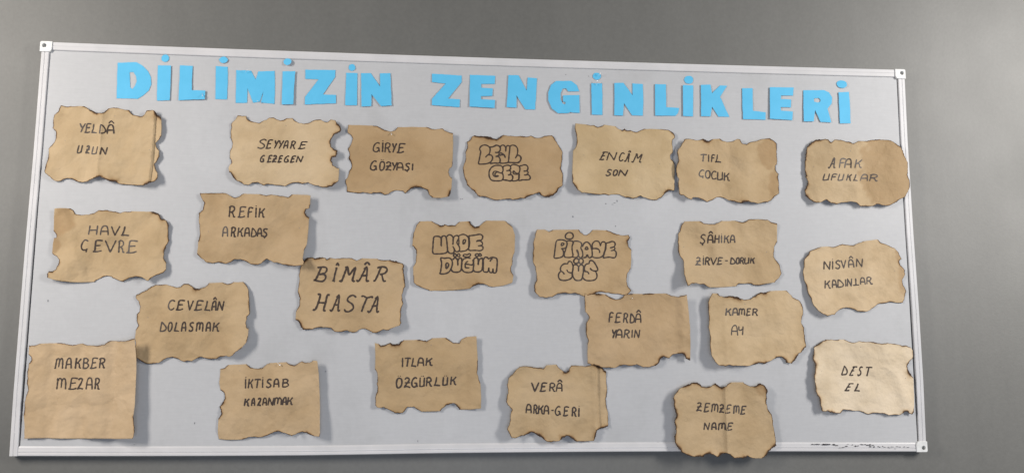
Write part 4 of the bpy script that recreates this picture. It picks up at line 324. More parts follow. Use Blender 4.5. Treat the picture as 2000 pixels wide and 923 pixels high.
dict(label='kraft paper reading REFİK ARKADAŞ with its right side curling off the board', tint=(0.42, 0.295, 0.168), o=(-0.6231, 0.0427), size=(288.6, 191.7), base=4, lift=[('R', 12), ('BR', 8)], crease=[(0.28, 0.1, 2.5, 0.05, 'r')], amp=0.9, seed=19, brown_patches=[], specks=[(-117.7, -7.1), (117.9, 5.8)],
 out='-144.6,94.8 -123,95.5 -80.3,95.2 -70.4,92.1 -60.6,86.2 -50.8,83.4 -41.3,86.7 -32,95.3c 12.8,93.7 32.8,91.3 54.7,91.9 74.4,89.9 86.8,86.9 95.4,94.4c 136.6,93.6c 145.4,91.6c 145.1,66w 144.1,58.4w 134,54.9w 131.6,47.5w 137,37.3w 143.5,33.3c 142.6,2.9c 141.1,-30.3c 139.3,-43.1 133.6,-55.7c 130.9,-75.9 135.3,-86.2c 133.1,-94.9 116.7,-97.1 96.6,-96.1 81.5,-93.1 68.9,-88.6 54.1,-86.9 36.5,-78.3 24.8,-88.5 10.4,-94.1 -6.8,-91.3 -19.3,-84.5 -31.6,-80.4 -45.7,-80 -55.3,-88.2 -68,-91.7 -90.3,-88.1 -109.5,-90.1 -119.1,-88.6 -131.3,-78.9 -143.1,-68c -141.9,-33 -140,-0.4 -144.1,22.2 -144.6,39.9 -134.2,50.2 -132.4,70.2',
 writing=[(1.0, '-63.7,58.7 -64.5,31.4;-65.8,56.6 -64.8,57.5 -63.4,58.8 -61.8,60 -60.2,60.7 -58.5,60.7 -56.6,60.2 -54.8,59.4 -53.5,58.3 -52.8,56.8 -52.4,54.9 -52.4,52.8 -52.7,51 -53.6,49.4 -54.9,47.9 -56.5,46.5 -57.9,45.5 -59.4,44.9 -60.9,44.6 -62.4,44.5 -63.3,44.4;-59.3,45.5 -58.6,44.5 -57.6,43 -56.4,41.4 -55.5,39.7 -54.8,37.7 -54.2,35.5 -53.6,33.5 -53,32.2 -52.1,31.7 -51.2,32 -50.3,32.5 -49.6,32.7;-21.9,58.2 -23.4,58.4 -25.7,58.9 -28.1,59.2 -30.2,59.3 -32,59.3 -33.7,59.1 -35.2,58.6 -36.3,57.4 -36.9,55.5 -37.2,52.9 -37.3,49.9 -37.5,47 -37.8,43.9 -38,40.5 -38.3,37.3 -38.8,34.9 -39.5,33.4 -40.3,32.7 -41.2,32.3 -41.7,32;-38,46.5 -26.8,47.3;-42.7,31.8 -40.7,31.7 -37.8,31.5 -34.7,31.4 -32,31.5 -29.7,32.1 -27.5,32.9 -25.7,33.8 -24.4,34.4;-3.9,55.9 -4.9,56.3 -6.3,56.9 -7.8,57.5 -9.1,57.8 -10.3,57.9 -11.3,57.8 -12.3,57.5 -13.1,56.7 -13.7,55.7 -14.2,54.4 -14.6,52.6 -15,49.9 -15.3,45.5 -15.6,40 -15.8,34.7 -15.9,31;-15.4,45 -6.2,46.5;3.9,57.4 4.3,31.4;3.8,62.8 3.5,61.5;14,56.8 12.3,32;26.2,56.2 25,54.6 23.3,52.4 21.5,50 19.8,48.1 18.2,46.6 16.6,45.4 15.1,44.4 14.1,43.8;17.2,45.5 17.9,45.2 19.1,44.8 20.3,44 21.2,42.9 21.8,40.8 22.1,38.1 22.5,35.5 23,33.7 23.8,32.9 24.7,32.9 25.7,33 26.3,33.1'), (1.0, '-80.2,-20.6 -80,-17.3 -79.7,-12.6 -79.4,-7.5 -78.9,-3.5 -78.2,-0.7 -77.4,1.4 -76.4,3.1 -75.4,4.2 -74.2,4.9 -72.9,5.1 -71.6,4.8 -70.4,4.1 -69.6,3.1 -68.9,1.8 -68.2,-0.1 -67.7,-2.8 -67.2,-6.9 -66.8,-12.3 -66.5,-17.4 -66.3,-20.9;-79.5,-10.1 -67.7,-10.2;-55.6,3 -56.7,-20.6;-57.1,0.5 -56.4,1.3 -55.2,2.4 -54,3.5 -52.8,4.1 -51.5,4.1 -50.2,3.7 -49,3.1 -48.1,2.2 -47.6,0.9 -47.4,-0.8 -47.4,-2.5 -47.7,-4 -48.3,-5.3 -49.1,-6.6 -50.2,-7.6 -51.2,-8.5 -52.4,-9 -53.7,-9.4 -54.9,-9.6 -55.8,-9.8;-52.6,-9.1 -52.1,-9.8 -51.2,-10.8 -50.3,-12 -49.6,-13.4 -49.3,-15.1 -49.1,-17.2 -48.9,-19.1 -48.5,-20.3 -47.9,-20.7 -47,-20.4 -46.2,-20 -45.6,-19.7;-38.5,3.3 -40.5,-20.1;-27.2,3.4 -28.3,1.8 -29.9,-0.6 -31.7,-3.1 -33.3,-5 -34.8,-6.3 -36.3,-7.3 -37.6,-8 -38.5,-8.5;-36.1,-6.9 -35.2,-7.2 -34,-7.6 -32.7,-8.2 -31.7,-9.3 -31.2,-11.1 -31,-13.5 -30.8,-15.9 -30.4,-17.7 -29.5,-18.5 -28.4,-18.9 -27.3,-19.1 -26.6,-19.2;-23,-19.9 -22.7,-17 -22.4,-12.9 -22,-8.5 -21.5,-5 -20.9,-2.5 -20.2,-0.5 -19.5,1.1 -18.6,2.2 -17.4,2.9 -16.1,3.2 -14.7,3 -13.7,2.4 -13,1.6 -12.5,0.3 -12.1,-1.4 -11.8,-3.8 -11.4,-7.5 -11.1,-12.2 -10.8,-16.7 -10.6,-19.8;-21.7,-10.6 -11.1,-10.6;-3.4,2.7 -5.8,-19.7;-3.9,2.9 -2.9,2.2 -1.4,1.3 0.2,0 1.7,-1.5 3.2,-3.4 4.7,-5.8 6,-8.2 6.7,-10.3 6.9,-12.2 6.6,-14 6,-15.5 5.3,-16.8 4.5,-17.7 3.5,-18.3 2.3,-18.7 1,-19 -0.7,-19.3 -2.7,-19.5 -4.5,-19.7 -5.8,-19.8;10,-18.9 10.2,-16.4 10.4,-12.6 10.6,-8.7 11.1,-5.4 11.6,-3 12.4,-0.8 13.1,0.9 14,2 14.8,2.6 15.8,2.7 16.7,2.4 17.5,1.7 18.1,1 18.7,-0 19.1,-1.5 19.5,-3.7 19.9,-7.2 20.1,-11.7 20.3,-16 20.4,-19;10.3,-10.8 20.1,-10.5;35,0 34.4,0.5 33.7,1.1 32.7,1.7 31.7,2 30.5,1.9 29.1,1.5 27.7,0.9 26.8,0.1 26.2,-1 25.9,-2.3 25.9,-3.8 26.3,-5.1 27.4,-6.1 28.9,-7.1 30.6,-8.1 31.8,-9.2 32.7,-10.4 33.3,-11.8 33.7,-13.2 33.6,-14.6 32.9,-15.9 31.6,-17.2 30.2,-18.3 29,-19 27.9,-19.3 26.9,-19.2 26,-18.8 25.2,-18.4 24.6,-17.9 24,-17.1 23.7,-16.4 23.4,-15.9;28.9,-18.4 29,-18.9 29,-19.7 29.1,-20.6 29,-21.2 28.6,-21.7 28.2,-22.1 27.7,-22.4 27.4,-22.6')]),
dict(label='kraft paper with large serif capitals BÎMÂR HASTA, upper left corner tucked under', tint=(0.43, 0.305, 0.175), o=(-0.3654, -0.1279), size=(284.0, 197.6), base=1.2, lift=[('B', 4), ('BR', 7), ('R', 3)], crease=[], amp=0.7, seed=20, brown_patches=[], specks=[],
 out='-129.4,80.1w -118.8,96.4 -104.2,98.4 -96.7,95.6w -72.2,99w -64.6,93.5w -58.6,98.2 -22.6,98.5 -0.2,98 12.3,90.6 27.1,97.6c 66.9,97.2 76.9,94.1 99.4,94.4w 116.9,92w 132.1,85.8w 138.5,80.7w 137.6,60.4 142.1,25.2 133.8,0 138,-22.6 132.3,-42.8 131.7,-65.3 134.3,-72.8 130.8,-79.1c 113.7,-85.4 101.5,-92.4 86.6,-90.4 71.9,-99 59.4,-98.9 44.1,-90.2 29.2,-88.3 17.2,-96.6 5.1,-97.9 -7.1,-92.7 -19,-97 -38.3,-97.3 -48.4,-87.5 -60.8,-85.8 -75.7,-85.1 -97.7,-91.3 -121,-91.9w -127.4,-84w -133.9,-70.5w -141.9,-66.9c -140.7,-44.7 -132.7,-29.8 -132.1,-10 -137.5,4.8 -135,32.3 -136.9,49.9 -135.1,67.5',
 writing=[(1.25, '-89.2,71.6 -87.9,72 -86.1,72.6 -83.9,73.1 -81.4,73.5 -78.3,73.6 -74.6,73.6 -71.1,73.4 -68.4,72.8 -66.6,71.8 -65.5,70.3 -65,68.6 -64.9,66.8 -65.2,64.8 -66.1,62.4 -67.5,60.2 -69.6,58.3 -73.1,56.8 -77.6,55.5 -82,54.6 -85,53.8;-84.5,54.2 -81.8,54.3 -77.8,54.5 -73.7,54.3 -70.6,53.6 -68.8,51.9 -67.7,49.5 -67.3,46.9 -67.5,44.5 -68.5,42.1 -70.2,39.6 -72.5,37.4 -75.1,35.9 -78.3,35.5 -82.1,35.7 -85.9,36.3 -89,36.9 -91.4,37.4 -93.3,38.2 -94.8,38.9 -95.8,39.3;-80.2,72.2 -81.7,68.1 -83.8,62.3 -86.2,56.2 -88.2,51 -89.9,47.2 -91.4,44 -92.8,41.5 -94.1,39.6 -95.4,38.7 -96.7,38.6 -97.7,38.9 -98.5,39.1;-42,70.4 -37.4,71.2;-39.2,71.4 -39.9,68.5 -41,64.2 -42.1,59.4 -43.1,54.9 -44,50.2 -44.8,45.2 -45.5,40.7 -46,37.6;-49.4,38.7 -48.9,38.5 -48.1,38.1 -47.2,37.7 -46.3,37.4 -45.5,37 -44.7,36.7 -43.9,36.3 -43.4,36.1;-40.6,78.1 -39.9,79.7 -38.9,81.9 -37.8,84 -36.9,84.8 -36,83.8 -35.2,81.5 -34.4,79 -33.9,77.4;-30.6,38.4 -30.2,37.8 -29.6,36.8 -28.9,36 -28,35.8 -27.2,35.8 -26.4,35.9 -25.2,37.2 -23.5,40.6 -20.7,48.3 -17.1,59.2 -13.6,69.3 -10.9,74.7 -9.4,72.4 -8.8,65.1 -8.1,57.4 -6.4,53.7 -2.8,56.7 2,63.5 6.6,70.3 9.4,73.3 9.8,70.5 8.7,64.4 7,57.3 5.7,51.6 4.9,47.6 4,44.2 3.4,41.5 3.1,39.3 3.5,37.9 4.4,37.1 5.3,36.8 6.2,36.6 6.9,36.8 7.6,37.3 8.2,37.9 8.6,38.3;-16.7,72.7 -11.3,75.1;14.3,40.3 14.8,39.3 15.4,37.7 16.2,36.4 17.2,36.1 18.3,36.5 19.5,37.5 21.2,39.5 23.5,43.4 27.3,51.2 32.1,61.9 36.8,71.4 40,75.4 41,71.1 40.6,61.4 39.9,50.4 39.5,42.5 39.8,38.9 40.2,37.3 40.8,36.8 41.4,36.5 42.4,36.7 43.7,37.7 44.8,38.9 45.6,39.7;25,51.6 40.1,52.5;32.4,69.2 39.6,76.1;33.7,81.2 35,82.6 37,84.7 39.1,86.6 41.1,87.3 42.9,86.4 44.7,84.3 46.3,82.1 47.4,80.6;67.8,73.1 69.6,73.7 72.1,74.7 75,75.6 77.8,76.1 80.7,76.2 83.7,76 86.6,75.5 89,74.7 90.8,73.5 92.3,71.9 93.2,70.1 93.5,68.2 93,66 91.9,63.5 90.1,61.2 88,59.3 84.8,57.9 80.9,56.9 77.1,56.1 74.5,55.6;77.6,75.5 75.9,71.1 73.4,64.8 70.8,58.1 68.5,52.6 66.8,48.5 65.3,45.1 64,42.4 62.7,40.3 61.3,39.1 60,38.7 58.9,38.7 58.1,38.7;79.6,56.6 80.1,54.3 80.9,51.1 81.7,47.6 82.5,44.7 83.2,42.4 83.9,40.3 84.7,38.7 85.6,37.6 86.8,37.4 88.2,37.9 89.4,38.6 90.3,39.1'), (1.25, '-86.3,0.8 -84.9,1.3 -82.7,2 -80.7,2.1 -79.7,0.6 -80.1,-3.4 -81.4,-9.1 -82.9,-15.2 -84.4,-20.5 -85.7,-25 -87.1,-29.1 -88.5,-32.6 -89.8,-35.5 -90.9,-37.5 -91.9,-38.8 -92.8,-39.6 -93.8,-40.1 -94.8,-40.1 -96,-39.6 -96.9,-39 -97.6,-38.6;-55.9,-0.8 -57,-0.3 -58.5,0.4 -60.2,0.6 -61.6,-0.7 -62.7,-4.2 -63.7,-9.2 -64.6,-14.8 -65.6,-20.2 -66.8,-25.5 -68.2,-31.1 -69.4,-36.1 -69.8,-39.7 -69.2,-41.3 -67.7,-41.6 -66.1,-41.3 -65,-41.1;-84.3,-20.3 -65.6,-21.4;-70.8,-39.2 -65.2,-41.9;-52.8,-38.4 -52.4,-39.5 -51.9,-41.3 -51.2,-42.7 -50.3,-43.1 -49.4,-42.7 -48.5,-41.6 -47.2,-39.3 -45.3,-35.1 -42,-26.4 -37.8,-14.4 -33.7,-3.8 -30.9,0.6 -30.3,-4.2 -30.9,-15.2 -31.9,-27.5 -32.4,-36.3 -32.2,-40.1 -31.7,-41.6 -31.2,-41.9 -30.6,-42 -29.8,-42 -28.9,-41.2 -28,-40.2 -27.4,-39.6;-44.2,-26.4 -31.3,-25.8;-37.2,-6.9 -31,0.5;13.9,-5.8 12.4,-4.6 10.4,-2.8 7.9,-1.2 5.4,-0.5 2.7,-1 -0.4,-2.1 -3.3,-3.8 -5.5,-5.6 -7.1,-7.6 -8.2,-10 -8.6,-12.5 -8,-15 -5.7,-17.2 -2.1,-19.5 1.7,-21.7 4.4,-24.1 6,-26.8 7.1,-29.6 7.5,-32.4 7,-34.9 5.4,-37.3 2.8,-39.7 -0.2,-41.7 -2.9,-43.1 -5.5,-43.8 -8.2,-43.9 -10.6,-43.5 -12.6,-42.9 -13.9,-41.8 -14.8,-40.1 -15.3,-38.5 -15.8,-37.4;28.9,-4.6 29.2,-3.9 29.5,-2.7 30.3,-1.8 31.6,-1.5 33.7,-2.3 36.5,-3.9 39.6,-5.5 42.8,-6.4 46.4,-6 50.4,-4.8 54,-3.6 56.4,-3.2 57.1,-3.8 56.5,-5 55.5,-6.3 54.9,-7.2;42.6,-6.4 41.1,-10.3 38.8,-15.8 36.4,-21.9 34.3,-27.2 32.7,-32 31.2,-36.7 30,-40.7 29.1,-43.5;45.4,-40.7 45.7,-41.8 46.2,-43.5 46.9,-44.9 47.9,-45.3 49.1,-44.7 50.5,-43.7 52.3,-41.4 54.7,-37.2 58.4,-28.8 63.1,-17.2 67.4,-7 70.3,-2.7 71.1,-7.4 70.4,-18 69.3,-30 68.8,-38.5 68.9,-42.3 69.3,-44 69.8,-44.4 70.5,-44.6 71.4,-44.3 72.5,-43.3 73.6,-42.1 74.4,-41.3;55.5,-28.9 70.1,-27.6;64.1,-9.4 70.4,-2.5')]),
dict(label='kraft paper with bubble lettering UKDE DÜĞÜM and clean side edges', tint=(0.42, 0.29, 0.16), o=(-0.068, -0.0185), size=(275.7, 191.5), base=1.2, lift=[('L', 3), ('R', 4), ('TR', 3)], crease=[], amp=0.45, seed=21, brown_patches=[], specks=[],
 out='-120.1,90.4c -86.8,91.1 -77.2,84.9 -65.2,80.4w -50.9,83.2w -41.3,80.3w -24.5,80.7 -13.8,91.5c 16.1,93.8w 18.6,84.8w 28.3,78.4w 37.9,79.4 49.7,88.7 59.3,95.5c 110.7,94.9 119.2,87.7 130,79.3c 137.4,55.3c 136.4,9.4 132.8,2.2 131.2,-14.7 127,-29.1 128.3,-43.4 133.8,-53c 130.8,-72.1c 106,-80.4c 79.8,-83.8 65.4,-80.9 53.4,-76.3w 39,-77.8w 27.2,-82.7 16.5,-89.5c -24.8,-93.8c -62.6,-95.3c -91,-95.6 -105.2,-89.9 -121.8,-83.2 -132.5,-75.1 -134,-56.1c -134.9,-32.2 -128.1,-20.2 -126.7,-3.5 -128.2,13.2 -137.9,24c -137,44.4 -132.7,66.2 -127,80.7',
 writing=[(1.0, '-81.4,47.5 -80.2,49.1 -78.7,49.9 -76.6,50.5 -73.7,50.8 -70.1,50.8 -67.1,50.2 -65,49.2 -63.5,47.6 -62.3,45.5 -61.5,42.8 -61.1,39.5 -61,35.9 -61.1,31.2 -61.3,26.2 -61.5,23.9 -61.4,26.1 -61.2,31 -61,35.9 -61,40.2 -60.9,44.5 -60.4,48 -59.1,50.2 -57.2,51.7 -55.2,52.4 -53.2,52.5 -51,51.9 -49.3,50.6 -48.1,48.5 -47.4,45.6 -46.8,42.2 -46.2,38.2 -45.8,33.7 -45.4,29 -44.8,23.9 -44.3,18.8 -44,14.5 -44.2,11.8 -44.6,10 -45.6,8.5 -47.1,7 -49.1,5.8 -52.2,4.8 -57.1,4.1 -63.1,3.6 -68.8,3.4 -74.1,3.2 -79.1,3.2 -82.6,4.9 -83.9,9.2 -83.7,15.1 -83.3,21.1 -83.1,26.9 -82.8,32.8 -82.4,37.9 -82.2,41.8 -82,45 -81.4,47.5;-46.2,50.7 -44.8,52.2 -43,54.2 -41,55.6 -39,55.8 -36.9,55.4 -35,54.6 -33.1,53.3 -31.4,51.6 -30.1,49.8 -29.7,47.4 -29.6,44.9 -29.4,43.8 -28.7,45.4 -27.9,48.5 -26.6,51.2 -24.4,52.7 -21.8,53.8 -19.4,54.3 -17.6,53.9 -16.2,52.8 -15.1,51.5 -14.3,50.1 -14,48.5 -14.1,46.7 -14.7,44.8 -15.8,42.7 -16.9,40.6 -17.9,38.6 -19,36.6 -19.2,34.5 -18,32.2 -16.1,29.7 -14.3,27.3 -13.1,24.9 -12,22.5 -11.4,20.1 -11.2,17.5 -11.4,15 -12.3,12.8 -14.1,11.3 -16.6,10.2 -18.9,9.8 -20.8,10.2 -22.4,11.2 -23.7,12.6 -24.8,14.6 -25.6,16.9 -26.2,18.6;-26.2,18.6 -26,16.2 -25.9,12.9 -26.1,10.1 -26.9,8.2 -28,6.7 -29.6,5.7 -31.8,5 -34.4,4.8 -36.8,5.1 -38.6,5.8 -40.1,7.1 -41.6,8.6 -43,10.6 -44.3,12.9 -45.2,14.5;-29.9,29.3 -29.7,31.2 -29.4,33.9 -29.3,36.6 -29.2,39.3 -29.3,42 -29.4,43.8;-26.2,17.4 -29.8,24.5;-14.1,53.5 -11.1,54.9 -6.8,56.8 -2.7,57.8 0.8,57.3 4.1,56 6.9,54.3 9.2,52.5 11,50.2 12.3,47.1 13,42.7 13.2,37.6 13.1,32.6 13.1,28.2 12.9,24.1 12,20.5 10.3,17.6 7.9,15.4 4.9,13.6 1.1,12.3 -3.3,11.5 -7,11 -9.6,11 -11.6,11.3 -13,11.6;-1.3,42.1 0.6,43.3 3.1,43.5 4.7,42.7 4.6,40.5 3.6,37.5 2.3,34.9 0.7,32.8 -1.2,31.2 -2.4,31.2 -2.7,34.1 -2.3,38.7 -1.3,42.1;-13.3,41.9 -13.9,29.8;12.9,53.9 17,54.4 22.8,55.1 28.5,55.8 33.6,56.8 38.6,57.9 42.8,58.3 45.8,57.7 48,56.3 49.5,54.7 50.3,52.9 50.4,50.8 50.1,48.7 49.4,46.5 48.2,44.3 46.5,42.6 44,41.9 40.9,41.7 38.2,41.3 36.1,40.5 34.5,39.6 33.4,38.9;33.4,38.9 35.3,39.3 37.9,39.9 40.6,40.2 43.1,39.8 45.7,39 47.8,37.8 49.2,36 50,33.8 50.2,31.8 49.7,30.3 48.4,29.1 46.7,28.2 43.9,27.5 40.6,27.1 38.3,26.8;38.3,26.8 40.6,27 43.8,27.2 46.7,27 48.8,26.1 50.5,24.9 51.5,23.4 51.8,21.5 51.4,19.3 50.4,17.4 48.6,15.8 46.2,14.5 43.2,13.7 39.8,13.7 35.8,14.2 31.2,14.7 24.9,14.2 18,13.8 13.3,15.2 12.7,19.6 14.4,25.9 15.5,32.7 14.9,40.2 13.8,48.3 12.9,53.9'), (1.0, '-62,-7.3 -59.7,-6.8 -56,-7.7 -52,-8.4 -48.1,-7.9 -43.9,-7.1 -40.2,-7 -37.3,-8 -34.9,-9.6 -33,-11.7 -31.6,-14.5 -30.8,-17.7 -30.5,-21.3 -30.7,-25.1 -31.5,-29.2 -32.7,-33.3 -34.5,-37.5 -36.8,-41.8 -39.7,-45.3 -43.3,-47.6 -47.4,-49.1 -51.5,-50.1 -55.9,-50.5 -60.3,-50.3 -63.3,-49.7 -63.9,-48.9 -63.1,-47.7 -62.2,-45.4 -61.5,-41.3 -60.7,-36.1 -60,-31.1 -59.6,-27 -59.4,-23.1 -59.5,-19.2 -60.6,-14.7 -62,-10.3 -62,-7.3;-47.1,-21.5 -45.1,-20.9 -42.3,-22.1 -40.4,-23.8 -40.3,-25.9 -41.1,-28.6 -42.3,-31 -43.9,-33.5 -46,-35.7 -47.4,-35.8 -47.9,-31.8 -47.9,-25.7 -47.1,-21.5;-29.4,-11.7 -28.3,-10.3 -26.6,-8.4 -24.7,-7.2 -22.7,-7.2 -20.5,-7.8 -18.7,-9 -17.6,-10.9 -16.8,-13.4 -16.3,-16.2 -15.9,-20.4 -15.7,-24.9 -15.7,-27.1 -15.9,-24.9 -16.3,-20.4 -16.3,-16.2 -15.7,-13.4 -14.7,-10.9 -13.5,-9 -12.2,-7.7 -10.7,-7 -9.2,-6.9 -7.8,-7.1 -6.5,-7.9 -5.6,-10 -5.3,-14.5 -5.3,-20.3 -5.5,-25.7 -5.6,-30.2 -5.9,-34.3 -6.6,-37.8 -7.7,-40.4 -9.2,-42.3 -11.2,-43.8 -14.1,-44.8 -17.5,-45.4 -20.7,-45.6 -23.7,-45.4 -26.6,-45 -29,-44 -31.1,-42.3 -32.8,-40.1 -33.9,-38.1 -33.9,-36.2 -33.2,-34.5 -32.7,-33.3;18.2,-7.3 15.4,-6.8 11.4,-6.2 7.5,-6.2 4,-7.3 0.6,-9 -2,-11.2 -3.8,-13.9 -4.8,-17.1 -5.5,-20.9 -6,-25.6 -6,-30.8 -5.4,-35.3 -3.9,-38.8 -1.9,-41.6 0.6,-43.7 3.5,-45 6.8,-45.7 10.2,-45.9 13.9,-45.9 17.7,-45.4 20.9,-44.5 23.1,-43 24.6,-41 25.6,-39.6;24.2,-10.8 24.8,-13.8 25.5,-18.1 25.5,-21.6 24.7,-23.6 23.2,-24.8 20.8,-25.3 16.6,-24.8 11.6,-23.6 7.6,-23.1 5.5,-23.8 4.5,-25.2 4.1,-26.8 3.8,-28.8 4.1,-31.1 5.3,-32.8 8.2,-33.3 12.1,-33.3 14.8,-33.1;11.1,-15.8 9.8,-16.3 8,-17 6.4,-18.3 5,-20.7 3.7,-23.5 2.9,-25.6;26.6,-10.7 27.8,-8.2 29.5,-6.7 31.4,-5.8 33.4,-5.5 35.6,-5.8 37.4,-6.9 38.4,-9.1 38.9,-12.1 39.1,-15.3 39.1,-19.2 38.8,-23.3 38.7,-24.9 39.1,-22.2 39.7,-17.1 40.6,-12.8 41.7,-10.5 43.1,-9 44.6,-7.9 46.2,-7 48,-6.4 49.4,-6.7 50.3,-7.7 50.8,-9.6 51.1,-12.6 51.2,-17.7 51.1,-24 50.8,-29.5 50.3,-33.4 49.6,-36.6 48.4,-39.1 46.5,-41.2 44.1,-42.7 41.3,-43.6 37.7,-44 33.7,-43.8 30.5,-43.1 28.2,-42.2 26.6,-40.8 25.6,-38.4 25.6,-34.7 26.2,-30 26.7,-25.2 26.6,-20.1 26.3,-14.9 26.6,-10.7;53,-10.2 53.8,-8.4 55.1,-5.9 56.6,-4.1 58.4,-3.5 60.5,-3.6 62.5,-4.1 64.2,-5.2 65.8,-6.7 67.4,-7.6 68.9,-7.2 70.4,-6.1 72.1,-5.2 74.3,-4.5 76.7,-4 79.3,-3.9 82.2,-4.2 85.3,-4.9 87.7,-6.3 89,-8.2 89.8,-10.8 90.1,-14.6 90.1,-20.5 89.6,-27.6 89.1,-33.8 88.6,-38.4 87.9,-42.1 86.8,-44.6 84.5,-45.9 81.7,-45.9 79.6,-44.7 78.9,-41.5 78.9,-37.1 79,-33.9;79,-33.9 78.7,-36.7 78.1,-40.6 77.2,-43.5 75.8,-44.8 74,-45 72.4,-44.8 71,-44.2 69.8,-43.1 68.8,-41.2 68.1,-38.1 67.8,-34.4 67.5,-31.7;67.5,-32.9 67.1,-35.7 66.3,-39.5 65.2,-42.5 63.5,-43.7 61.4,-43.9 59.2,-43.8 57,-43.6 54.8,-43.1 53.2,-41.4 52.6,-38.4 52.6,-34.3 52.7,-29.4 52.7,-22.9 52.9,-15.5 53,-10.2;71,-14.8 71.6,-13.4 72.4,-11.6 73.4,-9.9 74.6,-8.9 76,-8.1 76.9,-7.5;-20,1.1 -20.9,2.6 -22.3,4.2 -23.7,4.9 -25.3,4 -27,2.2 -27.9,0.4 -27.5,-1.2 -26.2,-2.9 -24.7,-3.9 -23.1,-3.8 -21.3,-3.2 -20,-2.3 -19.5,-1.3 -19.6,-0.2 -20,1.1;-10.5,1.3 -11.1,2.8 -12.3,4.3 -13.6,5.1 -15.1,4.5 -16.7,3.2 -17.7,1.8 -17.7,0.4 -17.3,-1.1 -16.4,-2.2 -15.1,-2.9 -13.5,-3.2 -12.1,-2.9 -11.2,-1.8 -10.6,-0.3 -10.5,1.3;-1.7,0.9 -0.7,1.9 0.9,2.9 2.6,3.4 4.4,3.1 6.5,2.4 8.6,2.3 11.1,3.3 13.7,4.8 15.7,5.5 17.2,4.6 18.1,2.9 18.2,1.2 16.8,-0.6 14.6,-2.5 12.2,-3.7 9.9,-4 7.4,-3.8 5.1,-3.4 2.8,-3 0.6,-2.6 -0.9,-2 -1.7,-1.1 -2,-0.1 -1.7,0.9;39.7,2.8 38.7,4.1 37.2,5.3 35.6,5.8 33.8,5 31.8,3.5 30.8,1.9 31.3,0.3 32.7,-1.2 34.2,-2.1 35.9,-2 37.7,-1.3 39,-0.4 39.7,0.6 40,1.7 39.7,2.8;46.9,2.9 45.9,4.3 44.5,5.8 43.3,6.5 42,5.8 40.9,4.3 40.4,2.8 40.9,1.4 42.1,0.1 43.3,-0.8 44.6,-0.7 46,-0.2 46.9,0.5 47.3,1.2 47.3,2 46.9,2.9')]),
dict(label='kraft paper with bubble lettering PİRAYE SÜS and a rolled up left edge', tint=(0.43, 0.3, 0.168), o=(0.2539, -0.0367), size=(270.7, 186.5), base=1.2, lift=[('L', 8)], crease=[(0.43, 0, 1.5, 0.05, 'r')], amp=0.5, seed=22, brown_patches=[], specks=[],
 out='-124.9,90.4c -102.9,90.9 -92.6,85.3 -82.3,90.7c -9.1,93 -3.7,85.5 4.2,80.1 13.4,79.5 21.2,84.8 29.2,93.6c 68.5,93.5 82.8,87.7 100.7,82 116.2,79 129.4,81.1w 132,74.6w 126,61.4 127.9,48.6 135.7,40.9c 135.2,12.3c 133.3,-11.1 124.1,-24.1 121,-44.9 124.7,-60.3 133.6,-71.7 122,-83.3c 106.6,-82.6 88.5,-81 67.8,-77.3 47.1,-75 36.7,-78.9w 16,-86.8c 0.2,-87.8 -10.4,-82.8 -21,-80 -36.2,-81.3 -56.9,-81.6 -69.9,-83.1 -82.8,-91.4 -100.7,-93.6 -116.1,-91.8 -131.5,-76.3 -132,-61.1 -126.4,-48.3 -126.3,-27.8 -128.8,-9.9 -135.3,2.7 -136.3,28 -135.4,53.9 -128.9,74.7',
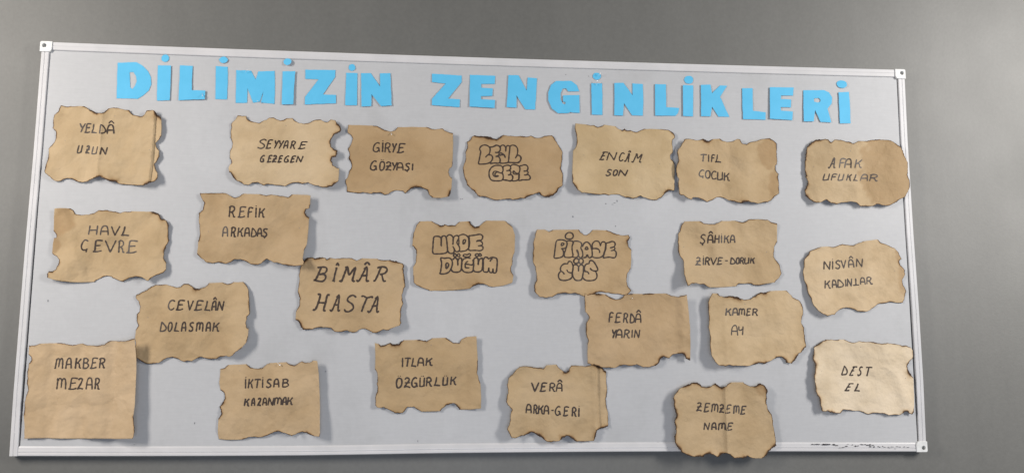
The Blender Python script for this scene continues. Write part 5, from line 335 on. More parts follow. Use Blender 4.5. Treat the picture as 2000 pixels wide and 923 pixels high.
 writing=[(1.0, '-71.4,59.6 -70.5,61.2 -69.3,62.4 -67.3,63.4 -64.1,64.1 -60,64.5 -56.2,64.6 -52.8,64.2 -49.7,63.4 -47,62.5 -45,61.4 -43.4,60.2 -42.4,58.6 -41.7,56.4 -41.6,53.9 -41.8,51.3 -42.5,48.7 -43.7,46.1 -45.1,44 -46.8,42.4 -48.7,41.2 -50.7,40.5 -53.2,40.6 -55.8,41.1 -57.2,40.9 -56.3,39.7 -54.3,37.8 -52.6,35.5 -51.9,32.7 -51.6,29.5 -51.8,26.4 -52.2,23.7 -53,21.2 -54.6,19.1 -57,17.4 -60.1,16.2 -63.7,15.3 -68.3,14.4 -73.3,13.8 -76.8,14.5 -77.8,17 -77.2,20.7 -76.4,25.1 -76,30.3 -75.3,36.1 -74.7,41.4 -74.2,45.5 -73.8,49.1 -73.2,52.3 -72.7,55.1 -72.2,57.5 -71.4,59.6;-57.1,54.6 -55.5,55.5 -53.2,55.8 -51.6,55.6 -50.8,54.8 -50.5,53.4 -51,52 -52.8,50.4 -55.3,48.7 -57.1,48.2 -57.8,49.8 -57.8,52.5 -57.1,54.6;-42.4,61.3 -40.2,61.6 -37.2,62.1 -34.2,62.3 -31.5,62.1 -28.9,61.6 -27,60.8 -26,59.9 -25.6,58.6 -25.6,56.8 -26.1,54.2 -27.1,51.1 -27.9,47.8 -28.1,44.3 -28.1,40.6 -27.9,36.8 -27.4,33 -26.7,29.2 -26.2,25.9 -26,23.2 -26.1,21.1 -26.9,19.4 -28.8,18.1 -31.5,17.2 -34.5,16.6 -38.2,16.4 -42.2,16.4 -45.5,16.8 -47.5,17.5 -48.7,18.6 -49.5,20.1 -49.7,22.1 -49.5,24.6 -49,27.4 -48.3,30.2 -47.3,33.3 -46.1,36.6 -44.8,40.6 -43.4,44.7 -42.4,47.7;-36,85 -38.7,84.3 -41.3,82.9 -43.4,81.2 -45,79.2 -46.2,77 -46.7,74.7 -46.5,72.5 -45.7,70.2 -44.3,68.5 -41.9,67.4 -39,66.8 -36,66.6 -33.1,66.8 -30.2,67.5 -27.9,68.7 -26.3,70.4 -25.2,72.7 -24.8,75.1 -25.1,77.6 -26.2,80.3 -27.8,82.4 -30.2,83.9 -33.1,84.8 -36,85;-25.2,59.6 -23.9,60.1 -22.1,60.9 -19.7,61.4 -16.9,61.6 -13.5,61.6 -10.4,61.2 -7.5,60.3 -4.8,58.9 -2.8,57.2 -1.6,55.1 -1,52.7 -1,50.3 -1.8,48.1 -3.2,46 -3.8,43.8 -3,41.2 -1.5,38.5 -0.1,35.7 0.7,32.6 1.3,29.5 1.7,26.6 1.7,24.2 1.4,22 0.7,20.2 -0.6,18.5 -2.2,17 -4,16.4 -6,16.8 -8.1,18 -9.6,19.9 -10.2,22.5 -10.2,25.8 -10.5,29 -11.6,32.1 -13.1,35.1 -14.2,37 -14.9,37.7 -15.3,37.3 -15.1,36.1 -14.1,33.6 -12.5,30.3 -11.4,27.1 -11.3,24.4 -11.6,21.8 -12.5,19.7 -14,18.3 -16,17.3 -18.2,16.8 -20.7,16.7 -23.5,17.1 -25.5,17.6 -26.3,18.2 -26.4,18.9 -26.3,19.4;-27.9,49.6 -27.2,50.7 -26.3,52.4 -25.6,54.1 -25.3,56.1 -25.2,58.1 -25.2,59.6;0.9,46.7 1.8,49 3.1,52.2 4.7,55.1 6.7,57.2 8.9,58.9 11.3,59.8 13.7,59.9 16.3,59.2 18.6,57.7 20.7,55.4 22.5,52.3 24,49 25.3,45.5 26.3,41.8 27,38 27.5,34.2 27.8,30.3 27.9,27 27.8,24.4 27.5,22.3 26.7,20.5 25,18.9 22.8,17.5 20.8,16.8 19.1,17.2 17.5,18.2 16.3,19.5 15.7,21.1 15.5,22.9 15,24.1 14,24.3 12.7,23.9 11.7,23.1 11.5,21.8 11.6,20 10.8,18.5 8.3,17.6 4.9,17 2.5,16.6;12.4,47 10.6,45.5 8.7,42.6 8.2,40.4 10.6,39.8 14.2,39.8 16.6,40.6 16.1,42.8 14.3,45.6 12.4,47;29.5,42.7 28.9,44.8 28.1,47.9 27.7,50.9 28.2,53.5 29.2,56 30.6,58.3 32.4,60.2 34.6,61.9 37.1,63 39.8,63.3 42.8,63 45.3,62.2 46.9,60.7 48.1,58.8 49,56.7 49.7,54.2 50.2,51.5 50.7,50.3 51.2,51.6 51.8,54.3 52.6,56.7 53.9,58.7 55.5,60.4 57.3,61.4 59.4,61.5 61.8,60.9 63.6,59.6 64.5,57.3 64.8,54.4 64.9,51.3 64.7,48.4 64.3,45.3 63.7,42.1 62.8,38.5 61.7,34.6 60.5,31.1 59.4,28 58.3,25.3 56.7,22.8 54.4,20.7 51.6,19 48.3,17.7 44.1,17 39.4,16.8 35.4,17 32.4,17.7 30.1,18.8 28.5,19.6;28.9,41.8 30.2,42.1 32,42.5 34.1,42.7 36.7,42.7 39.7,42.6 42.4,41.9 44.5,40.8 46.4,39.2 47.7,37.4 48.3,35.1 48.2,32.7 48.2,30.9;27.6,39 30.4,42.7;66.3,57.8 68.4,58.2 71.5,58.9 74.6,59.7 77.4,60.8 80.3,62 82.9,62.6 85.4,62.4 87.6,61.6 89.3,60.5 90.5,58.7 91.2,56.5 91.4,54.4 91,52.4 90.1,50.5 88.7,48.8 86.6,47.5 84,46.4 81.6,45.6 79.7,45.2 78.1,45 77,45;87.2,47.9 88.3,47 89.7,45.7 90.5,44.3 90.3,42.5 89.5,40.6 88,39.1 85.4,38.1 82.1,37.5 79.7,37.2;88,38.4 89.5,37.6 91.5,36.4 93,34.8 93.8,32.8 94.2,30.5 94.2,27.9 93.8,25.1 93.1,22.1 91.8,19.8 90.1,18.5 88,18 85.3,17.8 82.1,18.3 78.4,19.1 74.3,19.5 69.2,18.9 63.5,17.9 59.5,17.4 58,17.7 58.1,18.4 58.6,20.1 59.2,23.2 60.3,27.2 61.4,31.1 62.7,34.6 64,38.1 65.1,42.1 65.7,47.5 66.1,53.5 66.3,57.8'), (1.0, '-40.1,-0.7 -39.9,0.6 -39.7,2.3 -39.2,3.8 -38.2,4.9 -37,5.7 -35.5,6 -33.8,5.9 -31.9,5.3 -30.1,3.9 -28.7,1.4 -27.5,-1.8 -26.6,-5.2 -26.1,-8.8 -25.9,-12.6 -26,-16 -26.6,-18.9 -27.4,-21.3 -28.4,-23.2 -29.4,-24.4 -30.5,-24.9 -32,-25.1 -34.3,-24.8 -37,-24.1 -39.3,-23 -40.9,-21.1 -42.1,-18.7 -42.9,-17.1;-40.1,-0.7 -42.5,-0.6 -46,-0.5 -49.2,-0.8 -51.9,-2 -54.5,-3.6 -56.6,-5.5 -58.3,-7.8 -59.6,-10.4 -60.4,-12.9 -60.6,-15.5 -60.4,-18 -59.6,-20.2 -58,-21.5 -56,-22.5 -54,-23.7 -52.4,-25.6 -50.9,-27.8 -49.8,-29.4;-57.7,-21 -59,-21.6 -60.7,-22.5 -62.3,-23.9 -63.8,-25.9 -65.2,-28.5 -66,-31.2 -66.2,-33.9 -65.9,-36.7 -65.1,-39.2 -64.1,-41.4 -62.7,-43.2 -60.5,-44.5 -57.4,-45.5 -53.6,-46.1 -49.5,-46.1 -45.2,-45.6 -40.6,-44.6 -36.7,-43.2 -33.6,-41.7 -31.2,-39.8 -29.4,-37.7 -28.5,-35.4 -28.4,-32.9 -28.4,-30.5 -28.6,-28.1 -29,-25.7 -29.3,-24.1;-24.8,-5.2 -23.5,-3.5 -21.9,-3.1 -20.3,-3 -18.4,-2.9 -16.5,-3.3 -14.7,-4.1 -13.2,-5.3 -11.9,-7 -11,-9.4 -10.7,-13.7 -10.9,-18.7 -11,-21.1 -11,-19 -11,-14.4 -10.6,-10.3 -9.8,-7.9 -8.6,-6.1 -7.2,-4.7 -5.4,-3.6 -3.4,-2.8 -1.5,-2.7 0.1,-3.2 1.5,-4.3 2.6,-6.3 3.1,-9.2 3.2,-13 3,-17.1 2.7,-21.8 2,-26.9 1.2,-31.6 0.2,-35.8 -1,-39.6 -2.5,-42.5 -4.4,-44.2 -6.6,-45 -9.2,-45.5 -12.3,-45.8 -15.6,-45.8 -18.6,-45.2 -20.7,-43.8 -22.5,-41.8 -24,-39.5 -25.5,-36.9 -26.8,-33.9 -27.5,-30.5 -27.6,-26.5 -27.1,-22.2 -26.6,-17.8 -26.2,-13.2 -25.6,-8.6 -24.8,-5.2;-16.3,14.1 -18.4,13.7 -20.4,12.6 -21.9,11.2 -23.1,9.6 -24,7.6 -24.2,5.7 -23.7,4 -22.6,2.4 -21.1,1.2 -19.2,0.6 -16.8,0.5 -14.7,0.8 -13,1.6 -11.5,2.7 -10.5,4.3 -9.7,6.3 -9.4,8.7 -9.8,10.7 -11.5,12.3 -14,13.5 -16.3,14.1;-4.1,14.6 -5.7,14.1 -7.5,13.2 -8.8,11.6 -9.5,9.1 -9.8,6 -9.3,3.4 -8.1,1.6 -6.2,0.4 -4.3,-0.1 -2.3,0.3 -0.2,1.4 1.4,2.8 2.3,4.8 2.8,7.1 2.8,9.3 2.1,11.1 0.9,12.6 -0.3,13.8 -1.5,14.5 -2.7,14.7 -4.1,14.6;19.3,1.4 19.3,2.9 19.4,5 19.9,6.8 21,8.1 22.6,9.2 24.4,9.6 26.4,9.4 28.6,8.5 30.8,7 33.1,4.4 35.3,1.2 37.3,-2 39.1,-5.1 40.7,-8.3 41.8,-11 42.5,-13.2 42.7,-15 42.3,-16.5 41.1,-17.7 39.3,-18.7 37.2,-19.3 34.8,-19.2 32.2,-18.7 29.9,-18.1 28.1,-17.5 26.6,-16.7 25.3,-15.8 23.9,-14.3 22.6,-12.5 21.6,-11.3;19.3,1.4 17.2,1 14.2,0.4 11.5,-0.6 9.6,-2 8,-3.9 6.8,-6.2 6.1,-9.1 5.8,-12.4 5.8,-15.3 6.4,-17.5 7.3,-19.3 8.6,-20.6 10.3,-21.1 12.3,-21 14.2,-21.4 15.8,-23.2 17.3,-25.6 18.4,-27.3;4.9,-20.7 11.4,-20.6;36.3,-19.3 37.3,-21.4 38.8,-24.3 39.8,-27.4 40.3,-30.5 40.3,-33.6 39.8,-36.5 38.5,-39 36.7,-41.2 34.2,-42.9 30.7,-44.2 26.6,-45 22.3,-45.4 17.9,-45.5 13.4,-45.3 9.5,-44.5 6.4,-42.8 3.9,-40.7 2.1,-38.8 1.3,-37.3 1.2,-36.1 1.2,-35.2')]),
dict(label='kraft paper reading ŞÂHİKA ZİRVE-DORUK with its lower left corner lifted', tint=(0.45, 0.325, 0.19), o=(0.6653, -0.0014), size=(290.5, 191.6), base=1.2, lift=[('BL', 16), ('L', 6)], crease=[(0.36, -0.1, 3, 0.06, 'r'), (0.75, 0.3, 2.5, 0.07, 'r')], amp=0.9, seed=23, brown_patches=[], specks=[(-130.4, 14.4), (105.8, 4.2)],
 out='-126.7,85c -82.2,86.4 -72.3,80.6 -54.8,79.4 -42.9,78.3 -33.1,81.3 -22.2,88c 17.5,90.3 34.2,86.2 47,88 57.5,94.2 85.3,95.4 110.5,93.3 120.7,87.3 137.3,83.9c 136.9,33.3 128.8,20.7 124.7,-6.8 133.9,-21.7 140.9,-31.6 145,-53.8 138.3,-66.1 122.6,-80.2c 100.5,-84.2 79.1,-89 64.5,-87.8 57.2,-84.2 22.2,-84.1 15.9,-91.4c -20,-94.7c -62.5,-96.3 -69.8,-93.4 -77.1,-87.4 -101.2,-85.1 -113.9,-87.7 -127.1,-95.7 -132.4,-76.3 -136.2,-61.5 -133.7,-36.5 -135.1,-21.6 -143.1,-9.3 -147.2,5.6 -146.3,28.2 -144.4,50.8 -137.7,58.5 -135.1,73.3',
 writing=[(1.0, '-68.6,46.3 -69.4,47 -70.4,48 -71.7,48.9 -73,49.3 -74.6,49 -76.3,48.3 -77.9,47.4 -79.1,46.3 -79.8,45.1 -80.2,43.7 -80.2,42.3 -79.7,40.9 -78.5,39.7 -76.7,38.6 -74.8,37.4 -73.3,36.2 -72.3,34.7 -71.5,33.1 -71.1,31.4 -71.1,29.9 -71.8,28.4 -73,27 -74.5,25.7 -75.9,24.9 -77.1,24.7 -78.4,24.8 -79.6,25.2 -80.6,25.6 -81.4,26.3 -81.9,27.2 -82.4,28 -82.7,28.6;-75.8,25.7 -75.9,24.9 -76,23.8 -76.1,22.6 -76.3,21.7 -76.6,21 -76.9,20.6 -77.2,20.3 -77.4,20;-62.5,25.6 -62.3,28.5 -62,32.7 -61.6,37.1 -61,40.7 -60.2,43.2 -59.3,45.1 -58.3,46.6 -57.1,47.7 -55.9,48.4 -54.4,48.6 -53,48.4 -51.9,47.9 -51.1,47.1 -50.5,46 -50.1,44.4 -49.7,42 -49.3,38.3 -49.1,33.4 -48.9,28.8 -48.7,25.6;-61.4,34.9 -49.1,34.9;-59.1,52.5 -58.1,53.7 -56.5,55.4 -54.9,57 -53.4,57.7 -52.1,57 -50.8,55.4 -49.7,53.6 -48.9,52.4;-41.5,48.1 -44.2,25.7;-31.3,48.2 -32.6,26;-42.7,36.8 -32.2,37.4;-24.1,48.1 -24.3,26.8;-23.9,52.4 -23.7,51.6;-13.8,48.2 -15.8,27.5;-2.2,48.2 -3.3,46.9 -5,45.1 -6.8,43.1 -8.4,41.5 -10,40.2 -11.7,39 -13.1,38 -14.1,37.4;-11.2,39 -10.3,38.8 -9,38.5 -7.7,38 -6.7,37.1 -6.2,35.5 -5.9,33.3 -5.7,31.2 -5.2,29.6 -4.4,28.8 -3.3,28.5 -2.2,28.4 -1.5,28.3;1.8,28.3 2.1,30.9 2.6,34.6 3.1,38.5 3.8,41.7 4.4,43.9 5.2,45.6 6,47 6.9,48 8.1,48.6 9.5,48.9 10.8,48.9 11.9,48.4 12.5,47.5 12.9,46.3 13.2,44.6 13.5,42.3 13.9,39.1 14.2,35 14.5,31.1 14.8,28.5;3.3,36.5 14.2,36.6'), (1.0, '-94.7,-17 -93.9,-16.3 -92.9,-15.4 -91.6,-14.5 -90.4,-14.1 -88.9,-14.1 -87.2,-14.5 -85.7,-15.1 -84.8,-16 -84.6,-16.9 -84.8,-18.1 -85.5,-19.6 -86.7,-21.5 -88.9,-24.3 -91.8,-27.9 -94.7,-31.3 -96.6,-33.6;-99.2,-35.2 -97.6,-34.8 -95.4,-34.3 -92.9,-33.8 -90.7,-33.6 -88.7,-33.7 -86.6,-34.1 -84.9,-34.5 -83.7,-34.8;-95.6,-25.1 -83.2,-23.9;-74.3,-13.3 -75.8,-34.1;-74.3,-9.2 -74.8,-9.6;-67.4,-14.5 -69.9,-33.9;-68.9,-16.5 -68.2,-15.8 -67.1,-14.8 -65.9,-13.9 -64.7,-13.5 -63.3,-13.6 -61.8,-14.2 -60.4,-14.9 -59.4,-15.8 -58.9,-16.9 -58.6,-18.1 -58.6,-19.4 -58.9,-20.5 -59.7,-21.4 -60.8,-22.1 -62.1,-22.8 -63.3,-23.4 -64.5,-23.9 -65.6,-24.3 -66.7,-24.7 -67.4,-24.9;-64.2,-24.3 -63.7,-24.8 -63,-25.6 -62.3,-26.5 -61.7,-27.6 -61.4,-29 -61.3,-30.6 -61.2,-32.1 -60.9,-33.1 -60.2,-33.4 -59.4,-33.3 -58.6,-33 -58,-32.8;-54.6,-13.9 -48.2,-33.2 -38.4,-13.6;-20.5,-14.2 -21.8,-14.1 -23.6,-14 -25.7,-13.9 -27.5,-13.9 -29,-13.9 -30.4,-13.9 -31.6,-14.1 -32.6,-14.8 -33.1,-16.1 -33.2,-17.8 -33.3,-19.7 -33.4,-21.7 -33.7,-23.8 -34,-26.2 -34.3,-28.4 -34.7,-30.2 -35.4,-31.3 -36.3,-32 -37.1,-32.4 -37.6,-32.7;-34,-22.6 -24.7,-21.9;-38.9,-32.4 -37.3,-32.4 -34.9,-32.3 -32.3,-32.1 -30,-31.9 -27.9,-31.5 -25.9,-30.9 -24.2,-30.4 -23,-30;-13.7,-21.6 -6.4,-21.8;4.4,-12.4 1.4,-30.6;4,-12.8 4.9,-13.3 6.1,-13.8 7.5,-14.6 8.9,-15.7 10.4,-17.2 12,-19.1 13.4,-21.1 14.3,-22.8 14.6,-24.4 14.5,-25.8 14,-27.1 13.3,-28.1 12.2,-28.9 10.8,-29.4 9.2,-29.8 7.6,-30.1 5.9,-30.2 4,-30.1 2.3,-30 1.1,-29.9;23.1,-12.4 22.6,-12.8 21.9,-13.4 21.1,-14.1 20.4,-15.1 19.8,-16.3 19.1,-17.8 18.6,-19.3 18.3,-20.9 18.2,-22.8 18.3,-24.8 18.5,-26.7 18.9,-28.1 19.3,-28.9 19.8,-29.3 20.4,-29.4 21.1,-29.3 22.1,-29.1 23.2,-28.8 24.2,-28.2 25.1,-27.3 25.6,-26.1 26,-24.6 26.2,-23 26.4,-21.3 26.4,-19.5 26.4,-17.5 26.3,-15.7 26,-14.3 25.4,-13.5 24.5,-13.1 23.7,-12.9 23.1,-12.8;31.7,-13.3 29.1,-29.1;29.8,-14.7 30.6,-14.2 31.6,-13.5 32.8,-12.8 34,-12.5 35.1,-12.5 36.2,-12.8 37.3,-13.3 38.1,-13.9 38.6,-14.8 38.9,-16 39,-17.1 38.8,-18.1 38.3,-18.9 37.4,-19.5 36.3,-20 35.3,-20.5 34.1,-20.9 32.7,-21.3 31.5,-21.5 30.6,-21.8;33.7,-21.3 34.2,-21.7 34.9,-22.3 35.7,-23.1 36.3,-24 36.7,-25.2 37.1,-26.7 37.3,-28.1 37.7,-29.1 38.1,-29.3 38.5,-29 38.9,-28.6 39.2,-28.4;43.7,-12.3 43.3,-14.9 42.7,-18.6 42.2,-22.4 42,-25.2 42,-26.8 42.3,-27.6 42.8,-28.1 43.5,-28.4 44.5,-28.7 45.9,-28.7 47.4,-28.5 48.6,-28.2 49.6,-27.7 50.5,-26.9 51.3,-26.1 51.9,-25.6;53.9,-12.1 52.3,-28.7;60.3,-12.7 57.8,-27.7;69.7,-12.9 68.7,-13.7 67.2,-15 65.7,-16.3 64.3,-17.5 63,-18.4 61.8,-19.2 60.7,-19.9 60,-20.4;61.8,-19.1 62.5,-19.3 63.4,-19.6 64.4,-20 65.1,-20.8 65.5,-22.2 65.8,-24 66,-25.7 66.3,-26.9 66.8,-27.4 67.5,-27.4 68.1,-27.2 68.5,-27.1')]),
dict(label='tilted kraft paper reading NİSVÂN KADINLAR beside the right frame rail', tint=(0.52, 0.39, 0.245), o=(1.0192, -0.0651), size=(296.5, 215.2), base=1.2, lift=[('L', 8), ('BL', 8), ('TL', 4)], crease=[(0.6, -0.15, 2.5, 0.08, 'r')], amp=0.9, seed=24, brown_patches=[(136.3, 69.3, 11.7, 25.6), (138.1, 1.4, 11.4, 44.5)], specks=[(-34.5, 71.0), (118.5, 20.4)],
 out='-111.8,77.4 -95.5,83.3c -72.9,85.3 -56.5,84.3 -44.5,87.4 -29.6,93.3 -15.8,90.5 0.7,88.6 15.4,96.4 29.7,101.3c 72,107.3 84.8,98.1 105.4,91.4 122.5,84.6 133.5,72 141,55.1 133.5,49.4 136.2,35.2 147.7,21.1 147.1,9.9 137.8,-4.2 140.2,-19.5 148.3,-37.5 142.8,-57.1 136.2,-68.3 118.6,-69.1 98.5,-66.5 81.2,-71 63.8,-74 48.5,-84.4 39.2,-91.4 21.1,-94.4 3.8,-94 -9.8,-87.7 -27.1,-83.8 -46,-88.3 -58.9,-96.8 -65.4,-103.8 -86.5,-108.2 -100.9,-102.9 -113.4,-93.4 -125.3,-79.8 -129.6,-63.2 -136.9,-49.4 -140.7,-27.2 -146.4,-10.6 -149.5,8.9 -144.5,28.4 -144.3,47.7 -132.3,60.4 -128,70.2',
 writing=[(1.0, '-88.7,21 -86.4,43.6 -73.2,21.3 -69.6,43.7;-62.5,44.7 -64.1,21.9;-62.5,49.9 -62.3,48.8;-41.8,43.1 -42.5,43.8 -43.5,44.9 -44.7,45.9 -45.9,46.4 -47.2,46.2 -48.7,45.7 -50.2,44.8 -51.3,43.9 -52.1,42.8 -52.8,41.5 -53.1,40.1 -52.7,38.8 -51.4,37.5 -49.2,36.3 -47,35.1 -45.3,33.9 -44.3,32.6 -43.6,31.2 -43.2,29.8 -43.3,28.5 -44,27.1 -45.3,25.8 -46.7,24.5 -48.1,23.7 -49.5,23.5 -50.9,23.6 -52.3,24 -53.3,24.4 -54,24.9 -54.4,25.7 -54.7,26.4 -54.9,26.9;-38.4,47.4 -32.3,25.3 -24.9,47.8;-16.8,26.6 -16.8,29.5 -16.9,33.7 -16.8,38.1 -16.4,41.7 -15.7,44.2 -14.8,46.2 -13.8,47.7 -12.7,48.8 -11.5,49.4 -10.1,49.4 -8.7,49.1 -7.5,48.5 -6.4,47.6 -5.3,46.4 -4.4,44.8 -3.6,42.5 -2.8,39.1 -2.1,34.8 -1.6,30.7 -1.2,27.9;-16.4,35.7 -2.4,36.6;-14.7,52.8 -13.6,54.1 -12.1,55.9 -10.4,57.6 -8.8,58.3 -7.3,57.6 -5.8,55.9 -4.4,54 -3.5,52.8;6.3,29.7 7.8,51.9 21.9,30 24.2,51.9'), (1.0, '-86.8,-9.8 -88.8,-31.8;-74,-10.2 -75.2,-11.5 -77,-13.5 -79,-15.6 -80.8,-17.4 -82.5,-18.7 -84.1,-19.8 -85.5,-20.7 -86.5,-21.3;-83.3,-20.2 -82.4,-20.4 -81.2,-20.6 -79.8,-21.1 -78.7,-22 -78,-23.7 -77.5,-26 -77,-28.2 -76.4,-29.9 -75.4,-30.6 -74.3,-30.8 -73.2,-30.8 -72.5,-30.8;-67.2,-29.8 -67.1,-27 -66.9,-23 -66.6,-18.8 -66.2,-15.4 -65.8,-13.1 -65.3,-11.3 -64.7,-9.9 -64,-9 -63,-8.5 -61.9,-8.5 -60.7,-8.8 -59.7,-9.4 -58.9,-10.1 -58.2,-11.1 -57.6,-12.6 -56.9,-14.7 -56.2,-18 -55.4,-22.4 -54.7,-26.5 -54.2,-29.4;-66.5,-21.3 -55.9,-20.7;-49.8,-6.8 -50.9,-27.9;-49.6,-7 -48.5,-7.5 -47,-8.1 -45.2,-9.1 -43.3,-10.3 -41.2,-12.1 -38.8,-14.2 -36.6,-16.4 -35.1,-18.5 -34.6,-20.2 -34.7,-21.9 -35.2,-23.4 -36,-24.7 -37.2,-25.6 -38.8,-26.2 -40.7,-26.7 -42.6,-27.1 -44.8,-27.5 -47.3,-27.8 -49.6,-28.1 -51.2,-28.3;-28,-5.7 -27.1,-25.5;-22.3,-24.6 -21.5,-4.5 -10.9,-23.8 -9.2,-3.7;3.1,-2.6 3,-21.5;-5.4,-22.1 -3.9,-21.9 -1.7,-21.7 0.7,-21.4 3.1,-21.2 5.4,-21 7.9,-20.9 10.2,-20.8 11.8,-20.7;16.3,-19.2 16.4,-17 16.6,-13.7 16.8,-10.2 17.2,-7.3 17.8,-5.2 18.6,-3.5 19.5,-2.1 20.5,-1.2 21.7,-0.6 23.2,-0.4 24.7,-0.5 25.9,-1 26.8,-1.7 27.4,-2.8 27.9,-4.2 28.4,-6.2 29,-9.2 29.6,-13.1 30.1,-16.7 30.5,-19.3;17,-11.9 29.5,-12;36.9,-0.1 35.7,-17.6;35.2,-1.6 36.3,-0.9 38,0.1 39.8,1.1 41.6,1.6 43.5,1.6 45.5,1.3 47.2,0.7 48.4,-0.1 49,-1 49.1,-2.1 48.9,-3.3 48.4,-4.4 47.7,-5.4 46.6,-6.4 45.3,-7.3 43.9,-8 42.1,-8.5 40,-8.9 38,-9.1 36.6,-9.3;42,-8.4 42.8,-9.1 44.1,-10.1 45.4,-11.2 46.4,-12.3 46.9,-13.5 47.1,-14.8 47.3,-16 47.9,-16.7 49.2,-17 50.7,-16.9 52.2,-16.6 53.3,-16.4')]),
dict(label='kraft paper reading CEVELÂN DOLASMAK with wavy burnt edges and a curling right side', tint=(0.44, 0.315, 0.182), o=(-0.7702, -0.203), size=(290.5, 213.5), base=1.2, lift=[('R', 8), ('BR', 10)], crease=[(0.75, 0.35, 3, 0.09, 'r'), (0.3, -0.1, 2, 0.07, 'r')], amp=1.0, seed=25, brown_patches=[], specks=[(-113.0, 12.0)],
 out='-98,96.4 -72.4,98 -59.6,94.5 -43.6,90.3 -33.6,92 -26.4,99.9 -13.4,99.9 -5.3,93.9 1.5,87.9w 13.7,86.8w 29.6,91 39.2,101.6c 73.5,104.3 83.5,100.1 100.6,105.8c 125.1,106.8 136.6,92.7 141.5,75.6 145.5,41.5 147.1,23.3 139.9,15.4 137.8,-0.2 141.7,-13.2 146.5,-15.7c 145.6,-36.4 143.6,-49.2c 131.6,-64.7 117.1,-75 109.8,-83.9 101.9,-87.8 90.9,-85.7 77.4,-86.5 67.2,-92.9 49.4,-94.3 36.7,-91 26.6,-88 14.4,-93.1 4.7,-99.5 -15.8,-100.9 -31.6,-93.3 -46.7,-89.5 -58.8,-91.4 -68.3,-97.3 -78,-104.2 -98.2,-106.8 -108.1,-106.3 -120.5,-101.3 -134.5,-92.4c -139.3,-63.1 -142.1,-42.7c -141.2,-19.6 -135.6,-9.3 -140.1,3.5 -141,20.3 -135.1,26.8 -133.1,39.7 -137.3,52.5 -145.3,61.4 -145.1,70.4 -127.8,78.2 -115.5,84.8 -106.1,92.8',
